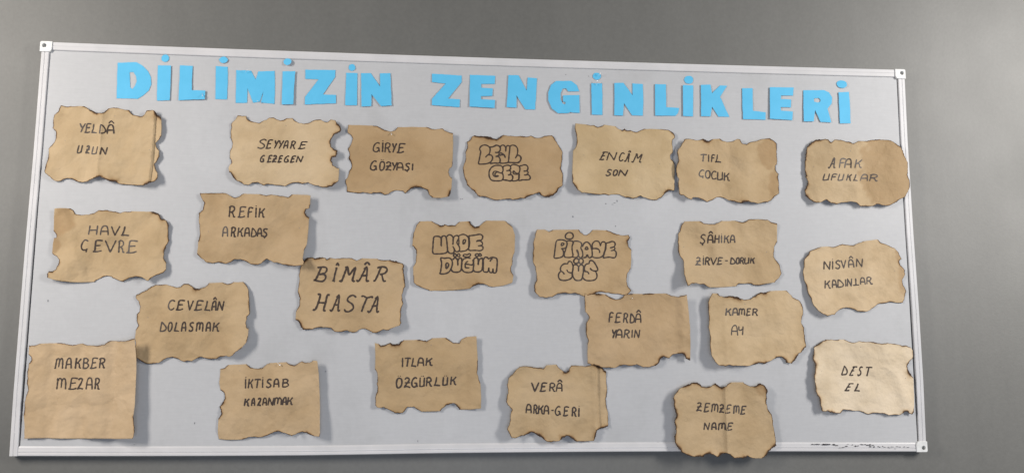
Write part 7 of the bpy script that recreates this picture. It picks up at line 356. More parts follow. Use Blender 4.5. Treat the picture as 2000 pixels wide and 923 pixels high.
 writing=[(1.0, '-69,52.1 -60.4,29.1 -49.7,52.3;-27.6,50.7 -29,50.9 -31.1,51.1 -33.4,51.4 -35.3,51.4 -36.9,51.3 -38.3,51.2 -39.6,50.7 -40.6,49.8 -41.2,48.1 -41.5,46 -41.7,43.6 -42.1,41.3 -42.5,38.9 -43,36.4 -43.6,34.1 -44.1,32.3 -44.7,31.1 -45.3,30.4 -45.9,29.9 -46.2,29.6;-42.6,41.5 -32.9,41.9;-47.5,29.4 -45.8,29.4 -43.4,29.4 -40.8,29.5 -38.4,29.7 -36.4,30.1 -34.5,30.6 -32.8,31.2 -31.7,31.5;-19.4,49.6 -20.8,30;-21,47.6 -20.1,48.3 -18.8,49.4 -17.3,50.4 -15.7,50.9 -13.8,50.8 -11.7,50.4 -9.8,49.6 -8.4,48.7 -7.8,47.5 -7.5,45.9 -7.7,44.3 -8.2,43 -9.1,42 -10.5,41.2 -12,40.6 -13.5,40 -15.1,39.6 -16.8,39.4 -18.4,39.2 -19.5,39.1;-15,39.6 -14.4,38.8 -13.4,37.6 -12.4,36.2 -11.6,34.9 -11,33.6 -10.6,32.2 -10.1,30.9 -9.5,30 -8.6,29.6 -7.5,29.6 -6.4,29.7 -5.7,29.7;-2.7,29.3 -2.4,32 -1.9,35.9 -1.4,40 -0.6,43.4 0.2,45.7 1.2,47.5 2.3,49 3.5,50 4.9,50.6 6.4,50.8 7.9,50.6 9.2,50.1 10.1,49.2 10.9,48 11.5,46.4 11.9,44.1 12.1,40.7 12.2,36.4 12.1,32.3 12.1,29.5;-1.7,38.2 12.3,37.7;1,54.1 2.1,55.2 3.7,56.8 5.4,58.3 7.1,58.9 8.7,58.1 10.4,56.4 11.9,54.5 12.9,53.2'), (1.0, '-83.4,-26.9 -83.2,-24.1 -82.9,-20.2 -82.5,-16 -82,-12.6 -81.4,-10.1 -80.7,-8 -79.9,-6.4 -78.9,-5.2 -77.6,-4.7 -76.1,-4.6 -74.6,-5 -73.4,-5.7 -72.4,-6.7 -71.7,-7.9 -71.1,-9.6 -70.6,-12 -70.2,-15.5 -69.9,-19.9 -69.8,-24.1 -69.6,-27;-82.4,-18.5 -69.9,-18.3;-61.6,-7.4 -62.6,-28.4;-62.7,-9.2 -62.1,-8.5 -61.2,-7.4 -60.3,-6.4 -59.3,-5.9 -58.2,-6 -57.1,-6.6 -56,-7.4 -55.2,-8.4 -54.7,-9.6 -54.4,-11 -54.3,-12.6 -54.5,-13.9 -55,-15 -55.7,-16 -56.6,-16.9 -57.5,-17.6 -58.6,-18.1 -59.7,-18.3 -60.8,-18.4 -61.6,-18.5;-58.4,-17.9 -58.1,-18.6 -57.6,-19.6 -57.1,-20.7 -56.8,-22 -56.6,-23.6 -56.5,-25.4 -56.3,-27.1 -56,-28.2 -55.2,-28.5 -54.2,-28.3 -53.2,-27.9 -52.5,-27.6;-48.6,-7.3 -50.6,-29.2;-37.7,-7.4 -38.8,-8.9 -40.3,-11 -42,-13.2 -43.5,-15 -45,-16.2 -46.6,-17.1 -48,-17.7 -49,-18.2;-46.1,-17.1 -45.3,-17.3 -44.2,-17.5 -43,-18 -42,-19 -41.6,-20.9 -41.4,-23.4 -41.2,-25.9 -40.9,-27.7 -40.1,-28.5 -39.1,-28.7 -38.2,-28.7 -37.5,-28.6;-35.9,-30.3 -35.7,-27.6 -35.3,-23.6 -34.9,-19.4 -34.4,-16 -33.8,-13.5 -33.1,-11.4 -32.3,-9.8 -31.4,-8.7 -30.3,-8.2 -29.1,-8.2 -27.9,-8.6 -26.9,-9.2 -26.1,-10 -25.6,-11 -25.2,-12.5 -24.8,-14.7 -24.5,-18.2 -24.3,-22.7 -24.2,-27 -24.1,-30;-34.7,-20.8 -23.7,-20.9;-16.4,-19.9 -10.9,-19.9;6.9,-12 6.3,-11.4 5.4,-10.6 4.3,-9.9 3,-9.8 1.6,-10.4 -0.1,-11.6 -1.8,-13 -3.2,-14.7 -4.3,-16.6 -5.2,-18.8 -5.8,-21.1 -6.1,-23.2 -6.1,-25.2 -5.7,-27.2 -5,-29 -4.2,-30.4 -3.2,-31.4 -2,-32.2 -0.7,-32.5 0.5,-32.5 1.7,-32 3,-31.1 4.1,-29.9 4.9,-28.6 5.4,-27.2 5.6,-25.5 5.6,-24 5.3,-22.9 4.4,-22.4 3.2,-22.4 1.9,-22.6 1.1,-22.7;5.1,-23.1 7,-31.6;30.4,-12.2 29.2,-11.9 27.4,-11.3 25.6,-10.8 23.9,-10.6 22.4,-10.7 21,-10.9 19.8,-11.4 18.9,-12.4 18.5,-14.1 18.3,-16.3 18.3,-18.7 18.2,-21.2 18,-23.7 17.7,-26.5 17.3,-29 16.9,-31 16.4,-32.2 15.6,-32.8 15,-33.2 14.5,-33.4;17.5,-21.6 26.5,-21.1;14,-33.8 15.3,-33.9 17.2,-34 19.3,-34.1 21.2,-33.9 22.9,-33.5 24.7,-32.8 26.2,-32.1 27.2,-31.7;40.1,-13.4 38.7,-35.2;38.8,-15.7 39.6,-14.9 40.7,-13.8 41.9,-12.8 43.1,-12.4 44.4,-12.6 45.9,-13.3 47.2,-14.3 48.2,-15.4 48.6,-16.7 48.7,-18.1 48.6,-19.6 48.2,-20.9 47.4,-22 46.4,-23 45.3,-23.9 44.2,-24.5 43.1,-24.8 42,-24.9 40.9,-24.8 40.2,-24.8;43.6,-24.4 44,-25.1 44.6,-26.2 45.3,-27.5 45.9,-28.8 46.3,-30.4 46.7,-32.2 47,-33.8 47.5,-34.9 48.1,-35.3 48.7,-35.2 49.3,-34.8 49.8,-34.6;57.2,-13.7 56.6,-36.4;57.5,-8.5 57.4,-9.3')]),
dict(label='kraft paper reading FERDÂ YARIN overlapping the sheet above it, right edge rolled', tint=(0.43, 0.3, 0.172), o=(0.4034, -0.2157), size=(288.3, 200.1), base=4, lift=[('L', 5), ('R', 5)], crease=[(0.93, 0, 3.5, 0.05, 'r'), (0.3, 0.2, 2, 0.09, 'r')], amp=0.7, seed=30, brown_patches=[], specks=[],
 out='-143.8,98.9c -136.6,93.9 -113.4,97.4w -103.2,97.9c -86.6,95.5 -61.8,83.1 -47.4,83.8 -34.2,96.3 -14.4,98.6c 17.2,98.3 45.7,99.8c 79.1,100 94.4,93.6 111.6,90.9 121.1,94.6 134.7,96.9c 138.1,66.7c 142.2,10.6c 142.8,-45.1c 141.2,-80.5w 128.5,-75.5w 124.6,-64.2w 109,-61.7 93.8,-63.5 84.3,-74.4w 67.5,-70.7w 61,-74.5w 55.6,-85.9w 46.5,-94.7 28.3,-98.5 12.8,-98.6 -5.1,-91.1 -23.3,-94.9 -38.6,-92.5 -51.3,-94.3 -64.2,-100.1 -82.2,-98.9 -94.9,-99.4 -110,-95.2 -125.1,-92.8 -137.9,-89.1c -138.5,-61.6c -138,-39 -135.4,-29 -141.8,-11.4 -141.4,18.9 -132.8,31.6 -134.7,39.2 -143.4,49.3 -144.5,69.6',
 writing=[(1.0, '-66.5,44.8 -67.5,45.3 -68.8,46.2 -70.3,46.9 -71.6,47.3 -72.6,47.4 -73.5,47.1 -74.3,46.7 -75.1,45.8 -75.7,44.9 -76.3,43.7 -76.8,42 -77.3,39.5 -77.8,35.3 -78.3,29.9 -78.7,24.7 -79,21.2;-77.5,34.4 -69.5,35.6;-44.3,45.3 -45.7,45.6 -47.7,45.9 -49.9,46.2 -51.7,46.3 -53.2,46.3 -54.6,46.3 -55.8,46 -56.8,45 -57.6,43.1 -58.3,40.6 -58.9,37.7 -59.3,34.9 -59.7,31.9 -60,28.7 -60.2,25.8 -60.6,23.6 -61.3,22.3 -62.1,21.7 -62.9,21.5 -63.4,21.3;-59,34.4 -48.7,35.2;-64.1,21 -62.5,20.9 -60.2,20.9 -57.6,20.9 -55.3,21.1 -53.2,21.5 -51.1,22.1 -49.3,22.7 -48,23.1;-36.1,44.6 -39.2,21.1;-38.2,42.4 -37.4,43.1 -36.2,44.1 -34.8,45.1 -33.4,45.6 -32,45.5 -30.4,45 -29,44.2 -28,43.2 -27.5,41.9 -27.5,40.3 -27.7,38.7 -28.1,37.3 -28.8,36 -29.8,34.7 -30.9,33.6 -32.1,32.8 -33.4,32.2 -35,32 -36.5,31.8 -37.5,31.7;-32.9,32.9 -32.5,32 -31.8,30.6 -31.1,29.1 -30.5,27.5 -30.2,25.8 -29.9,24 -29.7,22.4 -29.3,21.3 -28.7,21 -27.9,21.2 -27.1,21.6 -26.6,21.9;-18.1,45.2 -20.5,21.1;-18.2,45.3 -17.3,44.7 -16,43.7 -14.6,42.4 -13.2,40.9 -11.8,38.8 -10.3,36.4 -8.9,33.9 -8.1,31.5 -8,29.3 -8.3,27.2 -8.9,25.2 -9.7,23.7 -10.6,22.6 -11.9,21.9 -13.2,21.5 -14.6,21.2 -16.2,20.9 -17.9,20.8 -19.5,20.8 -20.6,20.8;-5.9,20.8 -5.5,23.8 -5,28 -4.4,32.5 -3.7,36.2 -3,38.8 -2.2,40.9 -1.3,42.6 -0.2,43.8 1.2,44.5 2.8,44.8 4.4,44.7 5.7,44.1 6.8,43.3 7.6,42.2 8.3,40.5 8.8,38.1 9.2,34.1 9.4,29.1 9.5,24.2 9.6,20.8;-4.4,30.2 8.9,30.8;-2.1,48.1 -1,49.4 0.6,51.4 2.5,53.3 4.1,54.1 5.7,53.3 7.3,51.5 8.7,49.5 9.6,48.1'), (1.0, '-69.8,1.7 -69.4,-0 -68.9,-2.5 -68.2,-5.1 -67.6,-7.1 -66.9,-8.2 -66,-8.9 -65.2,-9.3 -64.7,-9.6;-59.3,1.4 -60.3,-0.5 -61.7,-3.2 -63.2,-6.3 -64.6,-9.3 -65.8,-12.4 -67,-15.7 -68.1,-18.8 -68.8,-20.9;-60.9,-20.6 -60.5,-18 -59.9,-14.2 -59.2,-10.2 -58.5,-6.8 -57.6,-4.4 -56.5,-2.3 -55.4,-0.7 -54.2,0.6 -52.7,1.4 -51,1.9 -49.4,1.9 -48,1.4 -46.8,0.5 -45.9,-0.9 -45.1,-2.7 -44.5,-5.2 -44.2,-8.7 -44.1,-13.2 -44.2,-17.5 -44.2,-20.4;-59,-11.9 -44.6,-12;-34.4,0.4 -38.5,-20.5;-36.6,-1.5 -35.7,-0.9 -34.4,0 -32.9,0.9 -31.4,1.4 -29.5,1.2 -27.4,0.7 -25.5,0 -24.2,-0.9 -23.6,-1.9 -23.5,-3.2 -23.8,-4.5 -24.4,-5.7 -25.5,-6.8 -27,-7.8 -28.7,-8.7 -30.2,-9.4 -31.8,-9.9 -33.4,-10.1 -34.8,-10.3 -35.8,-10.4;-30.7,-9.7 -30.2,-10.4 -29.6,-11.6 -28.9,-12.9 -28.3,-14.2 -27.8,-15.6 -27.3,-17.1 -26.8,-18.5 -26.2,-19.5 -25.3,-19.8 -24.3,-19.7 -23.3,-19.5 -22.6,-19.3;-14.4,1.6 -15.9,-19.4;-9.5,-19.5 -5.8,1.2 2.6,-19.3 6.2,1.5')]),
dict(label='kraft paper reading KAMER AY with its left side bowed far off the board', tint=(0.49, 0.36, 0.215), o=(0.736, -0.2073), size=(271.6, 207.3), base=1.2, lift=[('L', 16), ('BL', 6), ('BR', 5)], crease=[(0.17, 0, 3, 0.05, 'r')], amp=0.6, seed=31, brown_patches=[], specks=[(-32.5, 65.0)],
 out='-128.2,92.6c -111.6,92.5w -102.5,84.9w -92.1,83.6w -76.8,86.8w -54.3,84.8w -46.6,79.7 -33.5,76.4 -17.5,78.6w -3.9,87.8w 7.1,95.7w 26,97.3 39.7,102.1c 86.3,103.9 96.7,94.3 104.4,85.3 121.6,77.6 129.2,67.3 132.5,54.3 130.4,36.1 125.4,15.3 132.5,2.4 133.8,-20.9 135.3,-49.2w 126.1,-59.5w 112.2,-69.8w 103.5,-85.2w 92.8,-94.9c 77.4,-92.9w 75,-86.5w 65.1,-77.6w 52.1,-79 38.7,-86.7 22.7,-95.1w 6.9,-94.4w -9.2,-98.3 -25.8,-102.2 -51.1,-101.5 -85.9,-99.9 -99.3,-103.7 -115,-101.2 -125.8,-91.2 -134.6,-77.4 -137.7,-63.6 -137.3,-33.1 -139.6,-0.1 -138.2,33.1 -139.4,71.4',
 writing=[(1.0, '-87.7,52.7 -90.9,33;-73.1,52.4 -74.6,51.3 -76.7,49.6 -79.2,47.8 -81.4,46.3 -83.5,45.1 -85.6,43.9 -87.3,43 -88.5,42.3;-84.8,43.9 -83.8,43.8 -82.3,43.7 -80.8,43.5 -79.6,42.7 -79,41.2 -78.7,39.1 -78.5,37 -77.9,35.5 -76.8,34.9 -75.5,34.7 -74.2,34.8 -73.3,34.8;-69.6,33.8 -69.1,36.2 -68.5,39.7 -67.8,43.4 -67,46.5 -66.2,48.6 -65.3,50.4 -64.3,51.7 -63.2,52.7 -61.9,53.3 -60.4,53.5 -59,53.3 -57.8,52.8 -56.9,52 -56.3,50.9 -55.8,49.4 -55.4,47.5 -55,44.5 -54.8,40.7 -54.6,37.2 -54.5,34.7;-67.9,41.6 -54.7,42;-50.7,34.6 -50.2,38.1 -49.4,43.3 -48.7,48.4 -48.3,51.7 -48.3,52.4 -48.5,51.5 -48.9,50.1 -49.1,49.2;-48.4,48.8 -47.7,49.7 -46.7,50.9 -45.7,52.1 -44.9,52.8 -44.3,52.9 -43.9,52.6 -43.6,52.1 -43.3,51.4 -42.8,50.7 -42.4,50 -42,48.9 -41.8,47.5 -41.9,45.1 -42.3,42.1 -42.6,39.2 -42.9,37.2;-42.1,47.7 -41.5,48.6 -40.6,50 -39.6,51.3 -38.8,52.2 -38.2,52.5 -37.7,52.4 -37.2,52.1 -36.7,51.7 -36.1,51.2 -35.4,50.7 -34.8,49.8 -34.5,48.1 -34.4,45.1 -34.6,41.1 -34.9,37.3 -35,34.7;-16.1,52.6 -17,52.7 -18.4,52.8 -19.9,52.9 -21.3,52.9 -22.5,52.9 -23.7,52.9 -24.7,52.7 -25.6,52 -26,50.6 -26.2,48.8 -26.4,46.7 -26.6,44.7 -27,42.6 -27.5,40.3 -28,38.2 -28.4,36.6 -28.8,35.6 -29.2,35.1 -29.5,34.8 -29.8,34.6;-26.2,44.9 -19.7,45;-30.6,34.5 -29.3,34.5 -27.5,34.6 -25.5,34.7 -23.8,34.9 -22.2,35.2 -20.7,35.8 -19.4,36.3 -18.5,36.6;-9,52.2 -11.5,34.7;-10.8,50.9 -10,51.3 -8.8,52 -7.4,52.6 -5.9,52.8 -4.2,52.7 -2.3,52.2 -0.4,51.6 0.8,50.9 1.4,50 1.6,49.1 1.4,48 0.9,47.1 0.2,46.1 -0.9,45.1 -2.2,44.2 -3.6,43.5 -5.1,43.1 -6.8,43 -8.4,42.9 -9.5,42.8;-5.3,43.6 -4.6,42.9 -3.5,42 -2.3,40.9 -1.4,39.8 -0.9,38.6 -0.5,37.3 -0.2,36.1 0.2,35.3 0.9,35 1.7,35.1 2.5,35.3 3,35.4'), (1.0, '-75.8,-19.6 -75.5,-16.3 -75,-11.5 -74.3,-6.5 -73.3,-2.4 -72.1,0.5 -70.7,2.7 -69.1,4.5 -67.6,5.7 -65.9,6.6 -64.1,7 -62.3,6.9 -60.9,6.3 -59.8,5.2 -59,3.5 -58.3,1.3 -57.7,-1.6 -57.2,-5.9 -56.9,-11.4 -56.7,-16.6 -56.5,-20.2;-74.7,-9 -57.5,-8.8;-52.1,4.5 -52.2,2.5 -52.4,-0.4 -52.4,-3.3 -51.9,-5.4 -50.9,-6.3 -49.5,-6.5 -47.9,-6.2 -46.4,-5.8 -44.9,-5.1 -43.3,-4 -41.8,-2.8 -40.9,-2;-40.1,4.4 -40.3,1.8 -40.5,-1.9 -40.8,-6 -41.1,-9.4 -41.4,-12.2 -41.7,-14.9 -42,-17.1 -42.3,-18.6')]),
dict(label='kraft paper reading ZEMZEME NAME hanging below the bottom frame rail, thick scorched left edge', tint=(0.45, 0.325, 0.19), o=(0.635, -0.4534), size=(279.1, 200.6), base=9, lift=[('L', 5), ('B', 4), ('BL', 4)], crease=[(0.51, 0, 4, 0.02, 'v'), (0.56, -0.05, 3, 0.09, 'r')], amp=1.0, seed=32, brown_patches=[(103.5, 81.8, 14.6, 18.6)], specks=[],
 out='-118.1,86.9w -103.8,93.5w -86.6,99.6w -72.7,98.8w -61.9,89.5w -48,86.9w -33.6,90w -24.8,97.5w -15.3,92.2w -6.4,86.4 6.1,91 17.7,99.8c 55.2,100.3 63.4,93.6 74,88.3 84.7,89.7w 98.5,97.7w 112.2,91.1w 120.5,79.1w 116.8,65.8w 116.2,44.5 120,28.6 129.4,15.4 133,-11.1 136,-27 138.2,-50.6 139.3,-67.6w 126,-75.5w 117.5,-82w 111.4,-93.7w 100,-100.1c 77.8,-99.9 61.4,-95.1w 46.8,-99.5 20.1,-99.3 9.3,-89.6 -1.1,-85.7w -10.5,-86.1w -24.2,-95.9 -34.8,-89.9 -45.8,-87.2w -57.1,-88.3w -65.7,-94.7w -79.3,-94.6w -95.8,-93.1w -112.2,-87.7w -125.4,-80w -133,-69.7w -140.4,-56.8w -141.3,-41.3w -135.9,-30.9w -136.9,-15.3w -139.8,-4.8w -135,10.8w -136.1,23.9w -141.5,37w -141,57.9 -137.6,67.1 -127.9,79',
 writing=[(1.0, '-73.9,43.7 -73.2,44.2 -72.1,44.9 -70.9,45.6 -69.7,45.9 -68.4,45.8 -67,45.4 -65.7,44.8 -65,43.9 -64.8,43 -64.9,41.9 -65.5,40.5 -66.7,38.7 -68.7,35.9 -71.5,32.4 -74.3,29 -76.2,26.7;-77.9,24.9 -76.5,25.3 -74.5,26 -72.3,26.6 -70.3,26.8 -68.4,26.5 -66.5,25.8 -64.8,25 -63.6,24.4;-75.1,34.9 -63.2,36;-39.1,43.3 -40.4,43.5 -42.3,43.8 -44.3,44.1 -46,44.2 -47.4,44.3 -48.7,44.3 -49.8,44 -50.8,43.2 -51.6,41.6 -52.2,39.4 -52.8,37 -53.3,34.7 -53.7,32.5 -54,30.1 -54.3,27.8 -54.7,26.1 -55.3,24.9 -55.9,24.1 -56.5,23.6 -57,23.2;-52.9,33.9 -43.9,35.1;-57.6,22.9 -56.1,22.8 -54,22.5 -51.7,22.4 -49.6,22.5 -47.7,23 -45.8,23.8 -44.1,24.6 -43,25.1;-35.3,21.4 -34.5,25.4 -33.4,31.2 -32.3,37 -31.7,40.8 -31.9,41.7 -32.5,40.9 -33.2,39.5 -33.7,38.6;-32.6,37.3 -31.9,38.4 -30.9,40 -29.8,41.6 -28.8,42.5 -27.8,42.6 -26.9,42.3 -26,41.6 -25.4,40.8 -25.1,40 -25,39.1 -25.1,37.9 -25.2,36.1 -25.6,33.5 -26.1,30.1 -26.6,26.8 -27,24.6;-25.5,36.3 -24.8,37.5 -23.9,39.2 -22.8,40.8 -21.9,41.9 -21.3,42.2 -20.7,42.1 -20.1,41.7 -19.5,41 -18.9,40.3 -18.1,39.4 -17.5,38.1 -17.2,36 -17.4,32.7 -17.8,28.3 -18.3,24.1 -18.6,21.2;-11,37.7 -10.3,38.5 -9.3,39.7 -8.1,40.8 -7.1,41.3 -6.2,41.2 -5.2,40.7 -4.4,39.9 -3.9,39 -3.6,38.1 -3.4,37.1 -3.6,35.8 -4.3,33.9 -6,31 -8.6,27.3 -11.2,23.7 -13,21.3;-14.2,20.6 -13,21 -11.3,21.5 -9.4,21.9 -7.8,22 -6.3,21.8 -4.8,21.2 -3.5,20.6 -2.6,20.2;-11.4,30.3 -2.4,31.5;18.5,39.5 17.3,39.8 15.6,40.1 13.8,40.4 12.2,40.4 11,40.2 9.8,39.8 8.8,39.2 7.8,38.2 7.1,36.8 6.4,35 5.9,32.9 5.3,30.8 4.7,28.6 4.2,26.1 3.7,23.7 3.1,21.9 2.5,20.6 2,19.7 1.5,19 1.2,18.5;5.6,30 13.7,30.9;0.8,19 1.8,19 3.5,19.1 6,19.1 8.1,19.2 9.9,19.6 11.6,20.2 13.1,20.7 14.1,21.1;24.1,17.2 24.6,21.2 25.3,27 26,32.7 26.4,36.5 26.4,37.4 26.1,36.5 25.8,35 25.6,34.1;25.6,33.1 26.5,34.1 27.7,35.6 29.1,37.1 30.2,37.9 30.9,38.1 31.5,37.8 32,37.3 32.4,36.6 32.7,35.8 33,35 33.2,33.8 33.2,32.1 32.9,29.4 32.3,26 31.6,22.7 31.2,20.4;33.1,32.5 33.7,33.5 34.5,34.9 35.4,36.3 36.3,37.3 37.1,37.6 38,37.5 38.7,37.1 39.4,36.5 39.9,35.9 40.3,35.2 40.6,34 40.7,32.1 40.5,28.8 40.1,24.5 39.7,20.3 39.4,17.4;61.5,36.1 60.3,36.2 58.6,36.3 56.8,36.4 55.2,36.4 53.9,36.4 52.7,36.5 51.7,36.2 50.8,35.4 50.1,33.9 49.5,31.9 49,29.6 48.5,27.4 48.1,25.1 47.7,22.6 47.2,20.3 46.7,18.6 46.1,17.4 45.3,16.8 44.5,16.5 44,16.2;48.3,27.1 56.9,27.3;43.2,16.4 44.7,16.3 46.9,16.1 49.2,15.9 51.2,16 52.9,16.3 54.6,16.9 56,17.4 56.9,17.8'), (1.0, '-57.7,-24.8 -54.9,-6.9 -46.1,-24.9 -41.5,-6.9;-36,-25.3 -35.8,-23.1 -35.6,-19.9 -35.3,-16.5 -34.7,-13.7 -33.8,-11.6 -32.6,-9.9 -31.4,-8.5 -30.2,-7.5 -29.1,-7 -28.1,-6.8 -27.1,-7 -26.3,-7.5 -25.7,-8.3 -25.2,-9.4 -24.8,-10.9 -24.5,-12.9 -24.2,-15.7 -24.1,-19.3 -24,-22.7 -23.9,-25.1;-34.8,-18 -24,-19;-17.5,-26 -17.1,-22.5 -16.4,-17.4 -15.8,-12.3 -15.4,-9 -15.3,-8.2 -15.4,-8.9 -15.6,-10.2 -15.8,-11;-14.9,-11.7 -14.4,-10.9 -13.6,-9.8 -12.8,-8.7 -12,-8 -11.2,-7.9 -10.3,-8.1 -9.5,-8.6 -8.9,-9.1 -8.5,-9.6 -8.2,-10.2 -8.1,-11.1 -8.1,-12.4 -8.3,-14.7 -8.6,-17.6 -9.1,-20.5 -9.3,-22.4;-8.1,-12.2 -7.5,-11.2 -6.7,-9.7 -5.9,-8.2 -5.1,-7.3 -4.4,-7.1 -3.8,-7.3 -3.1,-7.8 -2.6,-8.4 -2.1,-9.1 -1.6,-10 -1.2,-11.2 -0.9,-13 -0.9,-15.9 -1,-19.6 -1.2,-23.2 -1.3,-25.6;21.3,-7.9 20,-7.6 18.2,-7.3 16.3,-7 14.5,-6.9 13,-7 11.5,-7.3 10.1,-7.7 9,-8.5 8.2,-9.8 7.6,-11.4 7.1,-13.2 6.7,-15 6.1,-17 5.6,-19.2 5,-21.3 4.4,-22.9 3.6,-24 2.6,-24.8 2.1,-25.4 1.8,-25.8;7.4,-15.6 16.4,-15.4;1.1,-25.4 2.3,-25.3 5,-25.4 7.9,-25.5 10.4,-25.4 12.5,-25.1 14.5,-24.6 16.3,-24.1 17.5,-23.8')]),
dict(label='palest paper reading DEST EL in the lower right corner of the board', tint=(0.63, 0.515, 0.375), o=(1.033, -0.3394), size=(287.8, 205.0), base=1.2, lift=[('L', 7), ('BL', 8)], crease=[(0.82, 0.3, 3, 0.08, 'r')], amp=0.9, seed=33, brown_patches=[], specks=[(-7.0, 82.0), (-122.8, 15.7), (118.4, -2.4)],
 out='-105.5,101.6 -86.3,102.3 -67.1,102.4c -51,102.5 -38.2,96.9 -19.9,94.4 -9.1,98.3 20.6,96.6 38.5,94.1 68.6,93.5 92,91.9 114.1,86.1 125.5,88 138.7,82.3c 145,72 144.9,53.9w 135.1,46w 125.9,34.4w 126.3,20.2w 133.4,8.6 139.9,-0.3c 139.3,-33.7c 138,-69.4c 135.3,-84.6w 130.7,-99.9w 118.6,-97.3w 116.9,-90.9w 106.7,-93.5 95.9,-101.9 62.5,-102.3 47.2,-97.2 32.1,-96.1 17,-97.4 6.7,-100 -6.2,-94.4 -25.2,-89.8 -42,-88.4 -64,-87.1 -75.7,-97.1 -92.2,-95.7w -111.5,-90.6w -129,-90.4w -132.1,-76.6w -133.7,-59w -143.2,-43.8w -145,-23.6w -149,1.7w -143.1,16.9w -142.3,32.2w -146.1,44.9w -142.5,65.4w -138.5,83.4w -127.3,89.9w -116.4,97.7w',
 writing=[(1.0, '-53.1,30.6 -62.4,6.5;-53.9,30.3 -53.2,29.8 -52.2,29 -51.1,27.9 -50,26.3 -48.9,24.2 -47.6,21.6 -46.6,18.9 -46.1,16.5 -46.3,14.3 -46.8,12.2 -47.7,10.4 -48.9,9 -50.2,8.1 -51.9,7.7 -53.8,7.5 -55.5,7.3 -57.4,7 -59.4,6.7 -61.2,6.5 -62.4,6.4;-17.1,28 -18.4,28.2 -20.2,28.4 -22.2,28.6 -23.9,28.6 -25.6,28.4 -27.2,28 -28.5,27.6 -29.5,27.3;-25,28.7 -26.3,26.6 -28.2,23.7 -30.3,20.5 -32.2,17.5 -34,14.6 -35.8,11.7 -37.4,9.1 -38.5,7.3;-33,17.7 -26,17.9;-40.5,6 -39.6,5.8 -38.2,5.5 -36.6,5.2 -35.1,5.1 -33.6,5.3 -32.1,5.8 -30.7,6.3 -29.8,6.6;-3.1,25.8 -3.4,26.4 -3.7,27.4 -4.2,28.3 -4.8,28.7 -5.7,28.6 -6.8,28 -8,27.2 -8.9,26.2 -9.7,25 -10.5,23.5 -10.9,21.9 -11.1,20.5 -10.7,19.3 -9.8,18.2 -8.9,17.1 -8.3,15.8 -8.2,14.3 -8.2,12.6 -8.6,10.9 -9.1,9.4 -10,8 -11.3,6.8 -12.6,5.7 -13.7,4.9 -14.5,4.6 -15.2,4.5 -15.8,4.6 -16.2,5 -16.4,5.7 -16.5,6.7 -16.5,7.8 -16.5,8.4;6.9,26.8 15.3,27.5 23.1,26.7;14.4,27.6 7.4,3.7'), (1.0, '-30.6,-17.2 -32,-17.1 -33.9,-17.1 -36.1,-17 -38,-17.1 -39.7,-17.3 -41.4,-17.6 -42.8,-17.9 -43.7,-18.2;-39.9,-16.8 -41.2,-18.5 -43.2,-20.8 -45.3,-23.5 -47.2,-26 -48.9,-28.6 -50.6,-31.3 -52,-33.8 -53.1,-35.5;-46.5,-26.6 -38.8,-25.5;-55.8,-35.5 -54.7,-35.6 -53.1,-35.8 -51.2,-36 -49.4,-36.1 -47.6,-35.9 -45.7,-35.6 -44,-35.3 -42.7,-35;-18,-17.2 -21.8,-26.5 -27.5,-36.2;-29.1,-36.1 -21.7,-35.9 -14.9,-36.7')]),
]
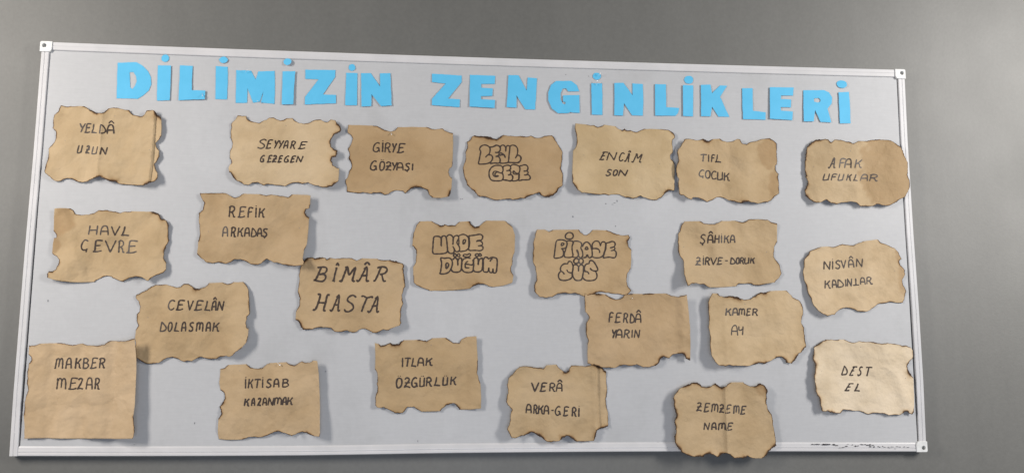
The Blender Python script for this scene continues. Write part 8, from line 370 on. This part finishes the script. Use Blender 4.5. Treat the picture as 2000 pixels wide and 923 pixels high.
LETTERS = [
('D', 'blue cut out letter D, first letter of the title', (0, 0), [(-1000.8, 488.3), (-951.8, 491.4), (-935.3, 482.0), (-921.1, 468.2), (-912.2, 451.4), (-909.7, 431.6), (-915.4, 414.4), (-928.0, 401.3), (-943.2, 390.4), (-997.4, 390.0), (-998.5, 420.4), (-1000.0, 454.3)], [(-968.2, 463.2), (-958.7, 464.1), (-950.9, 453.0), (-948.2, 438.9), (-951.9, 426.1), (-958.5, 416.5), (-964.1, 421.4), (-966.3, 444.0)]),
('İ', 'blue cut out letter I between the D and the first L', (2, 0), [(-895.4, 484.7), (-861.1, 484.4), (-859.5, 438.8), (-859.4, 388.4), (-892.6, 386.9), (-894.8, 434.9)], []),
('L', 'blue cut out letter L with narrow stem in the first title word', (2, 2), [(-837.9, 486.6), (-804.3, 485.7), (-804.1, 454.8), (-803.0, 417.9), (-767.3, 417.5), (-767.5, 393.4), (-836.3, 389.1), (-837.2, 436.7)], []),
('I', 'blue cut out letter I between the L and the M', (0, 0), [(-743.7, 487.7), (-712.6, 486.4), (-710.0, 440.7), (-709.8, 395.6), (-740.7, 395.6), (-742.1, 442.5)], []),
('M', 'blue cut out letter M, the only M of the title', (0, 0), [(-689.2, 478.0), (-649.8, 477.5), (-636.6, 453.0), (-630.7, 476.1), (-587.2, 479.0), (-584.9, 433.1), (-584.2, 386.8), (-620.4, 389.1), (-612.5, 429.4), (-623.2, 391.9), (-640.6, 388.0), (-657.2, 428.0), (-656.3, 388.1), (-686.5, 386.6), (-687.6, 429.9)], []),
('I', 'blue cut out letter I between the M and the first Z', (3, 2), [(-565.9, 478.2), (-531.2, 479.4), (-533.1, 434.7), (-533.3, 386.0), (-564.0, 385.1), (-564.9, 393.6), (-565.0, 433.7)], []),
('Z', 'blue cut out letter Z in the first word of the title', (0, 1), [(-505.3, 485.1), (-424.1, 486.6), (-424.3, 466.9), (-455.8, 416.9), (-420.6, 416.5), (-419.9, 392.7), (-452.8, 390.6), (-503.3, 387.4), (-503.2, 408.3), (-468.7, 459.1), (-504.4, 459.1)], []),
('I', 'blue cut out letter I just before the last letter of the first title word', (0, 1), [(-394.9, 480.0), (-364.4, 479.8), (-363.8, 434.1), (-363.4, 388.6), (-395.1, 388.5), (-395.0, 433.1)], []),
('N', 'blue cut out letter N ending the first word of the title', (1, 2), [(-354.7, 480.1), (-328.4, 481.0), (-301.9, 443.2), (-303.3, 480.9), (-274.9, 482.7), (-272.3, 436.9), (-269.3, 390.7), (-298.4, 388.4), (-324.7, 421.4), (-324.7, 387.7), (-350.9, 385.5), (-352.7, 434.4)], []),
('Z', 'blue cut out letter Z opening the second word of the title', (-1, 1), [(-161.2, 484.6), (-79.4, 482.2), (-79.2, 463.2), (-116.1, 414.8), (-83.2, 414.1), (-84.1, 391.7), (-159.9, 395.3), (-160.1, 412.7), (-123.2, 457.4), (-160.9, 460.6)], []),
('E', 'blue cut out letter E just after the second Z', (0, 3), [(-56.3, 485.0), (14.2, 484.3), (12.6, 460.8), (-24.9, 459.6), (-24.8, 448.8), (7.0, 447.7), (6.0, 426.3), (-25.2, 424.5), (-25.1, 415.2), (13.7, 414.9), (12.4, 391.5), (-56.8, 393.9), (-56.6, 434.7)], []),
('N', 'blue cut out letter N between the E and the G', (-2, 0), [(50.6, 487.2), (78.9, 487.3), (101.8, 443.8), (104.7, 482.2), (130.4, 480.9), (128.4, 440.2), (125.5, 390.9), (97.6, 391.0), (73.3, 429.8), (73.4, 394.7), (45.9, 395.4), (48.5, 437.8)], []),
('G', 'blue cut out letter G, the only G of the title', (-2, 1), [(183.6, 474.3), (226.8, 476.3), (242.6, 464.4), (249.1, 446.8), (218.0, 445.3), (212.3, 454.0), (202.2, 452.8), (196.4, 439.3), (196.3, 421.7), (202.0, 410.1), (209.2, 407.4), (210.6, 414.8), (203.5, 415.4), (203.5, 433.7), (249.6, 436.5), (249.8, 385.1), (229.2, 385.1), (223.4, 386.7), (219.1, 383.6), (189.0, 381.9), (171.8, 394.6), (161.9, 417.8), (161.9, 441.3), (169.2, 462.1)], []),
('I', 'blue cut out letter I just after the G', (-2, 0), [(283.2, 470.9), (314.2, 471.9), (314.6, 428.1), (314.1, 381.0), (283.8, 380.8), (283.6, 427.2)], []),
('N', 'blue cut out letter N just before the second L of the title', (-2, 0), [(348.5, 473.6), (374.7, 475.0), (400.4, 439.5), (400.4, 474.6), (430.2, 473.7), (430.9, 428.6), (428.6, 381.9), (398.1, 381.9), (375.4, 416.6), (372.0, 380.3), (347.3, 380.5), (348.5, 429.1)], []),
('L', 'blue cut out letter L with slanted foot tip, left of the K', (-2, 0), [(464.8, 474.2), (496.2, 474.6), (495.7, 408.3), (532.9, 407.3), (529.7, 392.9), (522.1, 384.4), (463.6, 382.8), (464.0, 432.5)], []),
('I', 'blue cut out letter I touching its dot, just before the K', (-3, 0), [(544.7, 473.7), (574.9, 474.0), (573.8, 429.8), (572.0, 383.8), (543.2, 383.9), (543.7, 428.9)], []),
('K', 'blue cut out letter K, the only K of the title', (-2, 0), [(596.5, 475.9), (624.7, 477.6), (628.4, 452.3), (652.8, 476.4), (673.6, 476.2), (651.8, 442.6), (676.8, 385.8), (645.7, 384.9), (627.3, 413.5), (622.1, 385.1), (595.0, 384.4), (596.2, 430.5)], []),
('L', 'blue cut out letter L just after the K', (-1, 1), [(716.6, 470.0), (747.1, 470.9), (745.7, 405.0), (782.8, 401.5), (781.5, 379.7), (716.0, 379.7), (715.8, 428.0)], []),
('E', 'blue cut out letter E beside the R', (-3, 1), [(796.9, 474.8), (868.2, 477.0), (865.1, 452.8), (829.6, 451.7), (828.6, 440.9), (858.7, 441.2), (856.8, 417.7), (826.8, 417.7), (827.3, 407.3), (862.3, 405.9), (859.8, 380.7), (793.5, 382.4), (795.3, 430.3)], []),
('R', 'blue cut out letter R, the only R of the title', (-1, 2), [(896.0, 469.4), (957.2, 471.9), (972.0, 465.7), (980.4, 450.8), (978.0, 432.6), (965.2, 417.2), (973.9, 376.9), (942.3, 377.5), (927.9, 412.5), (922.1, 378.5), (892.7, 377.7), (894.2, 427.2)], [(926.3, 446.2), (940.9, 448.1), (946.1, 442.2), (943.4, 436.1), (935.8, 434.4), (925.9, 437.1)]),
('I', 'blue cut out letter I, last letter of the title', (-2, 0), [(999.4, 466.5), (1031.4, 469.0), (1032.3, 425.1), (1031.9, 376.4), (999.5, 374.6), (999.5, 418.2)], []),
]
DOTS = [('blue round dot above the I that follows the D', (-877.5, 504.8), 10.2, 10.3), ('blue oval dot above the I left of the M', (-723.9, 505.1), 11.3, 9.2), ('blue dot standing off the board above the I right of the M', (-553.3, 505.0), 10.9, 9.8), ('blue dot above the I before the last N of the first word', (-379.6, 495.3), 9.4, 9.6), ('blue dot above the I after the G, pierced by a pin', (299.5, 492.2), 11.6, 10.4), ('blue dot joined to the top of the I left of the K', (562.5, 490.1), 13.1, 12.0), ('blue dot above the last letter of the title', (1010.7, 490.8), 15.3, 11.5)]
PINS = [((-663.4, 470.0), (-660.4, 477.0), 'small shiny pin at the upper left of the blue M'), ((-632.0, 393.9), (-627.0, 391.2), 'small shiny pin at the bottom of the blue M'), ((-776.0, 412.3), (-772.2, 400.0), 'small shiny pin in the foot of the blue L in the first word'), ((302.1, 491.6), (307.9, 498.3), 'small shiny pin through the blue dot after the G'), ((297.4, 464.2), (298.4, 476.7), 'small shiny pin at the top of the blue I after the G'), ((-270.7, 316.8), (-267.5, 307.7), 'small pale pin at the top notch of the darker GİRYE paper'), ((-551.5, -304.1), (-541.1, -311.8), 'small pale pin at the top edge of the İKTİSAB paper'), ((386.7, -131.6), (389.3, -129.0), 'small bright pin at the top of the FERDÂ paper')]
SPECKS = [(229.0, 93.6, 2.2, 2.5), (320.7, 130.7, 1.8, 1.5), (347.1, 68.4, 1.5, 2.1), (352.3, 139.2, 1.4, 3.0), (345.0, 133.3, 3.0, 1.0), (339.3, 128.9, 2.8, 1.1), (276.1, 491.9, 1.9, 1.2), (-1135.2, -150.8, 1.1, 2.8), (-78.5, 135.1, 1.7, 1.5), (908.2, -169.7, 1.5, 1.4), (-73.6, 136.6, 1.4, 1.4), (-752.4, -459.3, 1.2, 2.2), (-182.8, -505.7, 0.7, 2.8), (-425.4, -328.0, 1.4, 1.7), (455.2, -512.3, 4.4, 1.7), (211.6, 494.3, 1.4, 1.0), (-899.2, -512.6, 2.1, 0.8)]
SCUFFS = [(878.5, -518.0, 2.7, 1.4), (891.4, -518.5, 8.1, 1.4), (917.9, -518.9, 10.8, 2.2), (908.5, -519.4, 4.1, 1.6), (937.2, -518.9, 2.7, 1.6), (945.7, -521.7, 4.1, 1.1), (940.1, -519.6, 2.0, 1.9), (955.5, -527.8, 4.1, 0.8), (964.1, -526.5, 4.1, 0.8), (972.9, -523.8, 4.1, 1.1), (977.5, -518.4, 2.0, 0.7), (990.3, -520.5, 1.4, 1.4), (998.9, -523.0, 2.4, 1.9), (1006.1, -522.6, 1.8, 1.6), (1014.9, -518.6, 2.7, 0.8), (1019.2, -519.9, 2.7, 0.9), (1026.5, -519.0, 2.4, 1.1), (1032.1, -521.4, 2.7, 1.4), (1039.4, -520.0, 3.2, 1.6), (1039.9, -524.8, 3.0, 2.0), (1048.0, -521.0, 2.4, 1.4), (1050.7, -525.7, 2.2, 1.9), (1062.3, -524.9, 1.6, 1.4), (1066.5, -526.5, 2.4, 1.1), (1075.4, -524.3, 1.6, 1.4), (1081.0, -526.3, 4.1, 0.8), (1091.2, -526.4, 3.4, 0.7), (1102.8, -525.7, 4.7, 0.7), (1115.9, -525.1, 3.4, 0.7), (1123.1, -526.2, 4.1, 0.6), (1136.2, -525.7, 2.7, 0.8), (1146.4, -526.9, 4.1, 0.5), (1109.8, -531.2, 2.7, 0.5), (1095.4, -528.4, 2.7, 0.5)]

# ------------------------------------------------------------------ wall
WALL_H = -19.0                         # the wall's face lies 19 mm behind the board's writing surface
def box(name, x0, x1, y0, y1, h0, h1, mat):
    V = [W3(x, y, h) for h in (h0, h1) for y in (y0, y1) for x in (x0, x1)]
    F = [(4, 5, 7, 6), (0, 2, 3, 1), (0, 1, 5, 4), (2, 6, 7, 3), (0, 4, 6, 2), (1, 3, 7, 5)]
    return mesh(name, V, F, mat)
w = link('wall', box('wall', -3600, 3600, -1500, 1700, WALL_H - 120, WALL_H, M_WALL), None, (0, 0, Z0))
tag(w, kind='structure')

# ------------------------------------------------------------------ the board
board = bpy.data.objects.new('notice_board', None); col.objects.link(board)
board.location = (0, 0, Z0)
tag(board, 'wide pale grey notice board with a white frame, covered with burnt papers and blue letters', 'notice board')
HW, HH = BOARD_W / 2, BOARD_H / 2
link('board_surface', box('board_surface', -HW + 23.2, HW - 23.2, -HH + 20, HH - 20, -7, 0, M_BOARD), board)
link('backing_panel', box('backing_panel', -HW + 4, HW - 4, -HH + 4, HH - 4, -17, -7.5, M_DARK), board)

# frame rails: an extruded profile swept along each (very slightly bowed) side; d = distance in from the outer edge
PROF_V = [(0, -17), (0, 2.6), (.5, 3.6), (1.6, 4), (8.2, 4), (9.0, 3.0), (10.2, 3.0), (11.2, 4.3), (18.2, 4.3), (19.6, 3.8), (20.4, 2.6), (20.4, -6)]
PROF_T = [(0, -17), (0, 2.8), (.5, 3.7), (1.6, 4), (10, 4.1), (11, 3.7), (12, 4.0), (20.4, 3.6), (22.0, 2.4), (22.4, .9), (22.4, -6)]
PROF_B = [(0, -17), (0, 2.4), (.7, 3.8), (2.0, 4.4), (6.6, 4.2), (7.6, 3.0), (9.4, 3.0), (10.2, 3.8), (12.4, 3.8), (13.2, 3.3), (20.6, 2.6), (23.4, 1.2), (24.2, .7), (24.2, -6)]
def rail(path, prof, inward):
    V = []; F = []; n = len(prof)
    for (x, y) in path:
        for d, h in prof: V.append(W3(x + inward[0] * d, y + inward[1] * d, h))
    for i in range(len(path) - 1):
        for j in range(n):
            a = i * n + j; b = i * n + (j + 1) % n
            F.append((a, b, b + n, a + n))
    F.append(tuple(range(n))); F.append(tuple(range((len(path) - 1) * n, len(path) * n))[::-1])
    bm = bmesh.new(); me = mesh('frame_rail', V, F, M_FRAME); bm.from_mesh(me)
    bmesh.ops.recalc_face_normals(bm, faces=bm.faces); bm.to_mesh(me); bm.free()
    return link('frame_rail', me, board)
rail([(-HW + 21 + t * (BOARD_W - 42), HH + .5 - 4.2 * math.sin(math.pi * t) ** .8) for t in [i / 14 for i in range(15)]], PROF_T, (0, -1))
rail([(-HW + 20.6 + t * (BOARD_W - 41.2), -HH - .4 - (2.2 * math.sin(math.pi * t / .45) if t < .45 else 0) + (3.6 * math.sin(math.pi * (t - .3) / .7) ** 1.2 if t > .3 else 0)) for t in [i / 20 for i in range(21)]], PROF_B, (0, 1))
rail([(-HW, -HH - .4), (-HW - 1.6, -HH + 150), (-HW - 1, -20), (-HW + 1.6, 230), (-HW + 2, HH - 24)], PROF_V, (1, 0))
rail([(HW, HH - 24), (HW - 2, 330), (HW - 1, 60), (HW + 2, -150), (HW + 2.5, -350), (HW, -HH + 24)], PROF_V, (-1, 0))

def corner_cap(cx, cy, sx, sy, screw):
    """cx, cy: outer corner; sx, sy: direction from the outer corner inwards"""
    shape = [(4, 0), (31, 0), (31, 21), (26, 28.5), (0, 28.5), (0, 4), (1.2, 1.2)]
    o = [(cx + sx * a - sx * 1.6, cy + sy * b - sy * 1.4) for a, b in shape]
    hc = (cx + sx * 9.2, cy + sy * 10.2) if screw else (cx + sx * 9, cy + sy * 10)
    r = 5.6
    hole = circle(hc[0], hc[1], r, n=20)
    me = prism('corner_cap', o, [hole], -8, 6.6, [M_CAP, M_CAP])
    c = link('corner_cap', me, board)
    md = c.modifiers.new('bevel', 'BEVEL'); md.width = .0007; md.segments = 2; md.limit_method = 'ANGLE'
    # screw at the bottom of the recess
    ring = prism('screw', circle(hc[0] - 0.5 * sx * 0, hc[1], r - .4, n=20), [circle(hc[0], hc[1], 1.6, n=6)], -6, -2.2 if screw else -5, [M_METAL])
    s = link('screw', ring, c)
    V = [W3(*p, -5.8) for p in circle(hc[0], hc[1], 2.2, n=12)]
    link('screw_socket', mesh('screw_socket', V, [tuple(range(12))], M_DARK), c)
    return c
corner_cap(-HW, HH, 1, -1, True)
corner_cap(HW, HH, -1, -1, True)
corner_cap(HW, -HH, -1, 1, False)

def flakes(name, items, h, mat, seed, spread=1.0):
    r = random.Random(seed); V = []; F = []
    for (x, y, rx, ry) in items:
        k = max(1, int(rx / 2.5))
        for q in range(k):
            cx = x + (q - (k - 1) / 2) * 2 * rx / k * 1.0; 
            p = circle(cx, y + r.uniform(-.3, .3) * ry, rx / k * 1.1, ry * r.uniform(.7, 1.1), n=9, jit=.3, rnd=r)
            b = len(V); V += [W3(a, c, h) for a, c in p]; F.append(tuple(range(b, b + 9)))
    return mesh(name, V, F, mat)
tag(link('peeled_black_tape_residue', flakes('tape_residue', SCUFFS, 4.9, M_MARK, 3), board), kind='stuff')
tag(link('surface_specks', flakes('specks', SPECKS, .35, M_GREYM, 4), board), kind='stuff')

# ------------------------------------------------------------------ burnt paper sheets
def sheet(P, idx):
    r = random.Random(P['seed'] * 7 + 1)
    raw = []
    for tok in P['out'].split():
        fl = tok[-1] if tok[-1] in 'cw' else 'b'
        a, b = tok.rstrip('cw').split(','); raw.append((float(a), float(b), fl))
    ol = []; segflag = []
    n = len(raw)
    if area(raw) < 0:                       # counter-clockwise; keep each flag with its segment
        raw = [(raw[-1 - i][0], raw[-1 - i][1], raw[(-2 - i) % n][2]) for i in range(n)]
    for i in range(n):
        x0, y0, fl = raw[i]; x1, y1, _ = raw[(i + 1) % n]
        L = math.hypot(x1 - x0, y1 - y0)
        if L < .3: continue
        k = max(1, int(L / (5 if fl == 'c' else 2.2)))
        nx, ny = -(y1 - y0) / L, (x1 - x0) / L
        sag = r.uniform(-.06, .06) * L if fl != 'c' and L > 8 else 0
        for j in range(k):
            t = j / k
            d = 0 if fl == 'c' else r.gauss(0, .34 if fl == 'b' else .6) + sag * 4 * t * (1 - t)
            if fl == 'c' and j: d = r.gauss(0, .12)
            ol.append((x0 + (x1 - x0) * t + nx * d, y0 + (y1 - y0) * t + ny * d)); segflag.append(fl)
    N = len(ol)
    A = np.array(ol); B = np.roll(A, -1, 0); D = B - A
    L2 = (D ** 2).sum(1) + 1e-9
    fac = np.array([{'b': .85, 'w': 2.3, 'c': 40.0}[f] for f in segflag])
    # vary the burn width along the edge
    ph = r.uniform(0, 6.28)
    fac = np.where(fac < 30, fac * (1 + .42 * np.sin(np.arange(N) * .16 + ph) + .33 * np.sin(np.arange(N) * .47 + 2 * ph)), 40.0)
    def dist(p):
        p = np.array(p)[:, None, :]
        t = np.clip(((p - A) * D).sum(2) / L2, 0, 1)
        return np.sqrt((((A + t[..., None] * D) - p) ** 2).sum(2))
    xs, ys = A[:, 0], A[:, 1]
    cand = []; need = []
    for i in range(N):
        dx, dy = D[i]; l = math.hypot(dx, dy)
        for off in (1.2, 2.8, 5.2):
            cand.append((ol[i][0] - dy / l * off + dx / 2, ol[i][1] + dx / l * off + dy / 2)); need.append(off * .8)
    g = 5.6
    for iy in range(int((ys.max() - ys.min()) / g) + 1):
        for ix in range(int((xs.max() - xs.min()) / g) + 1):
            cand.append((xs.min() + (ix + .5 * (iy % 2)) * g + r.uniform(-.8, .8), ys.min() + iy * g + r.uniform(-.8, .8))); need.append(7)
    dm = dist(cand).min(1)
    keep = [c for c, q, d in zip(cand, need, dm) if d > q and inside(c[0], c[1], ol)]
    w_, h_ = P['size']
    fold = []
    for s0, tilt, am, cw, kind in P['crease']:
        if kind in 'vk':
            for j in range(int(h_ / 2.5)):
                y = -h_ / 2 + j * 2.5
                xc = (s0 - tilt * y / h_ - .5) * w_
                for off in ((0, -2.5, 2.5) if kind == 'v' else (0, cw * w_)): fold.append((xc + off, y))
    if fold:
        dm = dist(fold).min(1)
        fold = [c for c, d in zip(fold, dm) if d > 1.0 and inside(c[0], c[1], ol)]
        fa = np.array(fold)
        keep = [c for c in keep if ((fa - np.array(c)) ** 2).sum(1).min() > 2.2] + fold
    pts, tris = cdt(ol, (), keep)
    dd = dist(pts)
    wfac = np.where(fac > 30, 1e-3, fac)
    ch = np.where(fac > 30, 60.0, dd / np.maximum(wfac, .35)).min(1)
    dw = np.where(fac > 1.9, np.where(fac > 30, 60.0, dd), 60.0).min(1)   # distance to strongly charred stretches
    de = dd.min(1)
    V = []; stain = []
    w_, h_ = P['size']; sd = P['seed']
    for (x, y), e, q in zip(pts, de, dw):
        z = paper_height(x / w_ + .5, y / h_ + .5, P)
        z += math.exp(-e / 7) * (.9 * math.sin(x * .13 + sd) * math.sin(y * .16 + sd * 2) + .7)
        z += math.exp(-q / 5) * (1.6 + 1.0 * math.sin(x * .35 + y * .3 + sd))
        V.append(W3(x, y, z))
        s = 0
        for (cx, cy, rx, ry) in P['brown_patches']:
            k = math.hypot((x - cx) / rx, (y - cy) / ry) + .12 * math.sin(x * .11 + y * .07 + sd) + .08 * math.sin(y * .23 - x * .19)
            s = max(s, min(1, max(0, (1.08 - k) / .22)))
        stain.append(s)
    F = [t if area([pts[i] for i in t]) > 0 else t[::-1] for t in tris]
    mt = mat_kraft(idx, P['tint'])
    me = mesh('burnt_paper', V, F, mt, smooth=True)
    a = me.attributes.new('char', 'FLOAT', 'POINT'); a.data.foreach_set('value', ch.astype('f'))
    a = me.attributes.new('stain', 'FLOAT', 'POINT'); a.data.foreach_set('value', np.array(stain, 'f'))
    o = link('burnt_paper', me, None, (P['o'][0], 0, P['o'][1] + Z0))
    tag(o, P['label'], 'paper', 'burnt kraft papers pinned on the board')
    md = o.modifiers.new('thickness', 'SOLIDIFY'); md.thickness = .00035; md.offset = -1
    bvh = BVHTree.FromPolygons(V, F)
    def zat(x, y):
        hit = bvh.ray_cast(Vector((x / 1000, -.2, y / 1000)), Vector((0, 1, 0)))
        return -hit[0].y * 1000 if hit[0] is not None else paper_height(x / w_ + .5, y / h_ + .5, P)
    for wt, S in P['writing']:
        VV = []; FF = []
        for st in S.split(';'):
            q = [tuple(map(float, p.split(','))) for p in st.split()]
            # resample
            s = [q[0]]
            for a_, b_ in zip(q, q[1:]):
                l = math.hypot(b_[0] - a_[0], b_[1] - a_[1]); k = max(1, int(l / 1.6))
                s += [(a_[0] + (b_[0] - a_[0]) * j / k, a_[1] + (b_[1] - a_[1]) * j / k) for j in range(1, k + 1)]
            if len(s) < 2: continue
            base = len(VV); hw = 1.95 * wt * r.uniform(.92, 1.12); m = len(s)
            for i, (x, y) in enumerate(s):
                u, v = s[max(0, i - 1)], s[min(m - 1, i + 1)]
                dx, dy = v[0] - u[0], v[1] - u[1]; l = math.hypot(dx, dy) or 1
                ww = hw * (1 + .12 * math.sin(i * .9 + sd)) * (.75 if i in (0, m - 1) else 1)
                ex = (-.5 if i == 0 else (.5 if i == m - 1 else 0))
                for sg in (1, -1):
                    X = x - sg * dy / l * ww + ex * dx / l; Y = y + sg * dx / l * ww + ex * dy / l
                    VV.append(W3(X, Y, zat(X, Y) + .28))
            for i in range(m - 1):
                k = base + 2 * i; FF.append((k, k + 1, k + 3, k + 2))
        link('handwriting', mesh('handwriting', VV, FF, M_INK), o)
    for (x, y) in P['specks']:
        p = circle(x, y, r.uniform(.8, 1.3), r.uniform(.7, 1.0), n=8, jit=.25, rnd=r)
        link('pin_hole', mesh('pin_hole', [W3(a_, b_, zat(a_, b_) + .25) for a_, b_ in p], [tuple(range(8))], M_GREYM), o)
    return o
for i, P in enumerate(PAPERS): sheet(P, i)

# ------------------------------------------------------------------ blue title letters and their dots
def card(name, outline, holes, label, tilt, cat, group):
    xs = [p[0] for p in outline]; ys = [p[1] for p in outline]
    x0, x1, y0, y1 = min(xs), max(xs), min(ys), max(ys); cx, cy = (x0 + x1) / 2, (y0 + y1) / 2
    def top(x, y):
        s = (x + cx - x0) / (x1 - x0); t = (y1 - y - cy) / (y1 - y0)
        a, b = tilt
        return (a * s if a > 0 else -a * (1 - s)) + b * t
    sh = lambda L: [(x - cx, y - cy) for x, y in L]
    me = prism(name, sh(outline), [sh(holes)] if holes else [], .2, 1.1, [M_CARD, M_EDGE], top=top, side_mat=1)
    o = link(name, me, None, (cx / 1000, 0, Z0 + cy / 1000))
    tag(o, label, cat, group)
    return o
rl = random.Random(9)
def roughen(L):
    out = []
    for (a, b), (c, d) in zip(L, L[1:] + L[:1]):
        l = math.hypot(c - a, d - b); k = max(1, int(l / 9))
        for j in range(k):
            t = j / k; e = rl.gauss(0, .22) if j else 0
            out.append((a + (c - a) * t - (d - b) / l * e, b + (d - b) * t + (c - a) / l * e))
    return out
for ch, label, tilt, ol, hl in LETTERS:
    card('paper_letter', roughen(ol), hl, label, (tilt[0] * .95, tilt[1] * .9), 'letter', 'blue title letters')
for k, (label, c, rx, ry) in enumerate(DOTS):
    card('letter_dot', circle(c[0], c[1], rx, ry, 18, .05, rl), [], label, (4, 3) if k == 2 else ((1.5, 1) if k in (1, 6) else (.3, .2)), 'letter dot', 'blue dots of the title letters')

# ------------------------------------------------------------------ pins
def pin(a, b, label):
    A_ = Vector(W3(a[0], a[1], 3.0)); B_ = Vector(W3(b[0], b[1], 10.5))
    d = B_ - A_; L = d.length; q = d.to_track_quat('Z', 'Y').to_matrix()
    V = []; F = []; n = 8
    prof = [(0, .0), (.3, .55), (.72, .7), (.76, 1.0), (.9, 1.35), (1.0, 1.0), (1.03, .0)]
    for t, rr in prof:
        for i in range(n):
            V.append(tuple(q @ Vector((rr / 1000 * math.cos(6.283 * i / n), rr / 1000 * math.sin(6.283 * i / n), t * L))))
    for j in range(len(prof) - 1):
        for i in range(n):
            F.append((j * n + i, j * n + (i + 1) % n, (j + 1) * n + (i + 1) % n, (j + 1) * n + i))
    o = link('pin', mesh('pin', V, F, M_PIN, smooth=True), None, (A_.x, A_.y, A_.z + Z0))
    tag(o, label, 'pin', 'small pins in the letters and papers')
for a, b, l in PINS: pin(a, b, l)
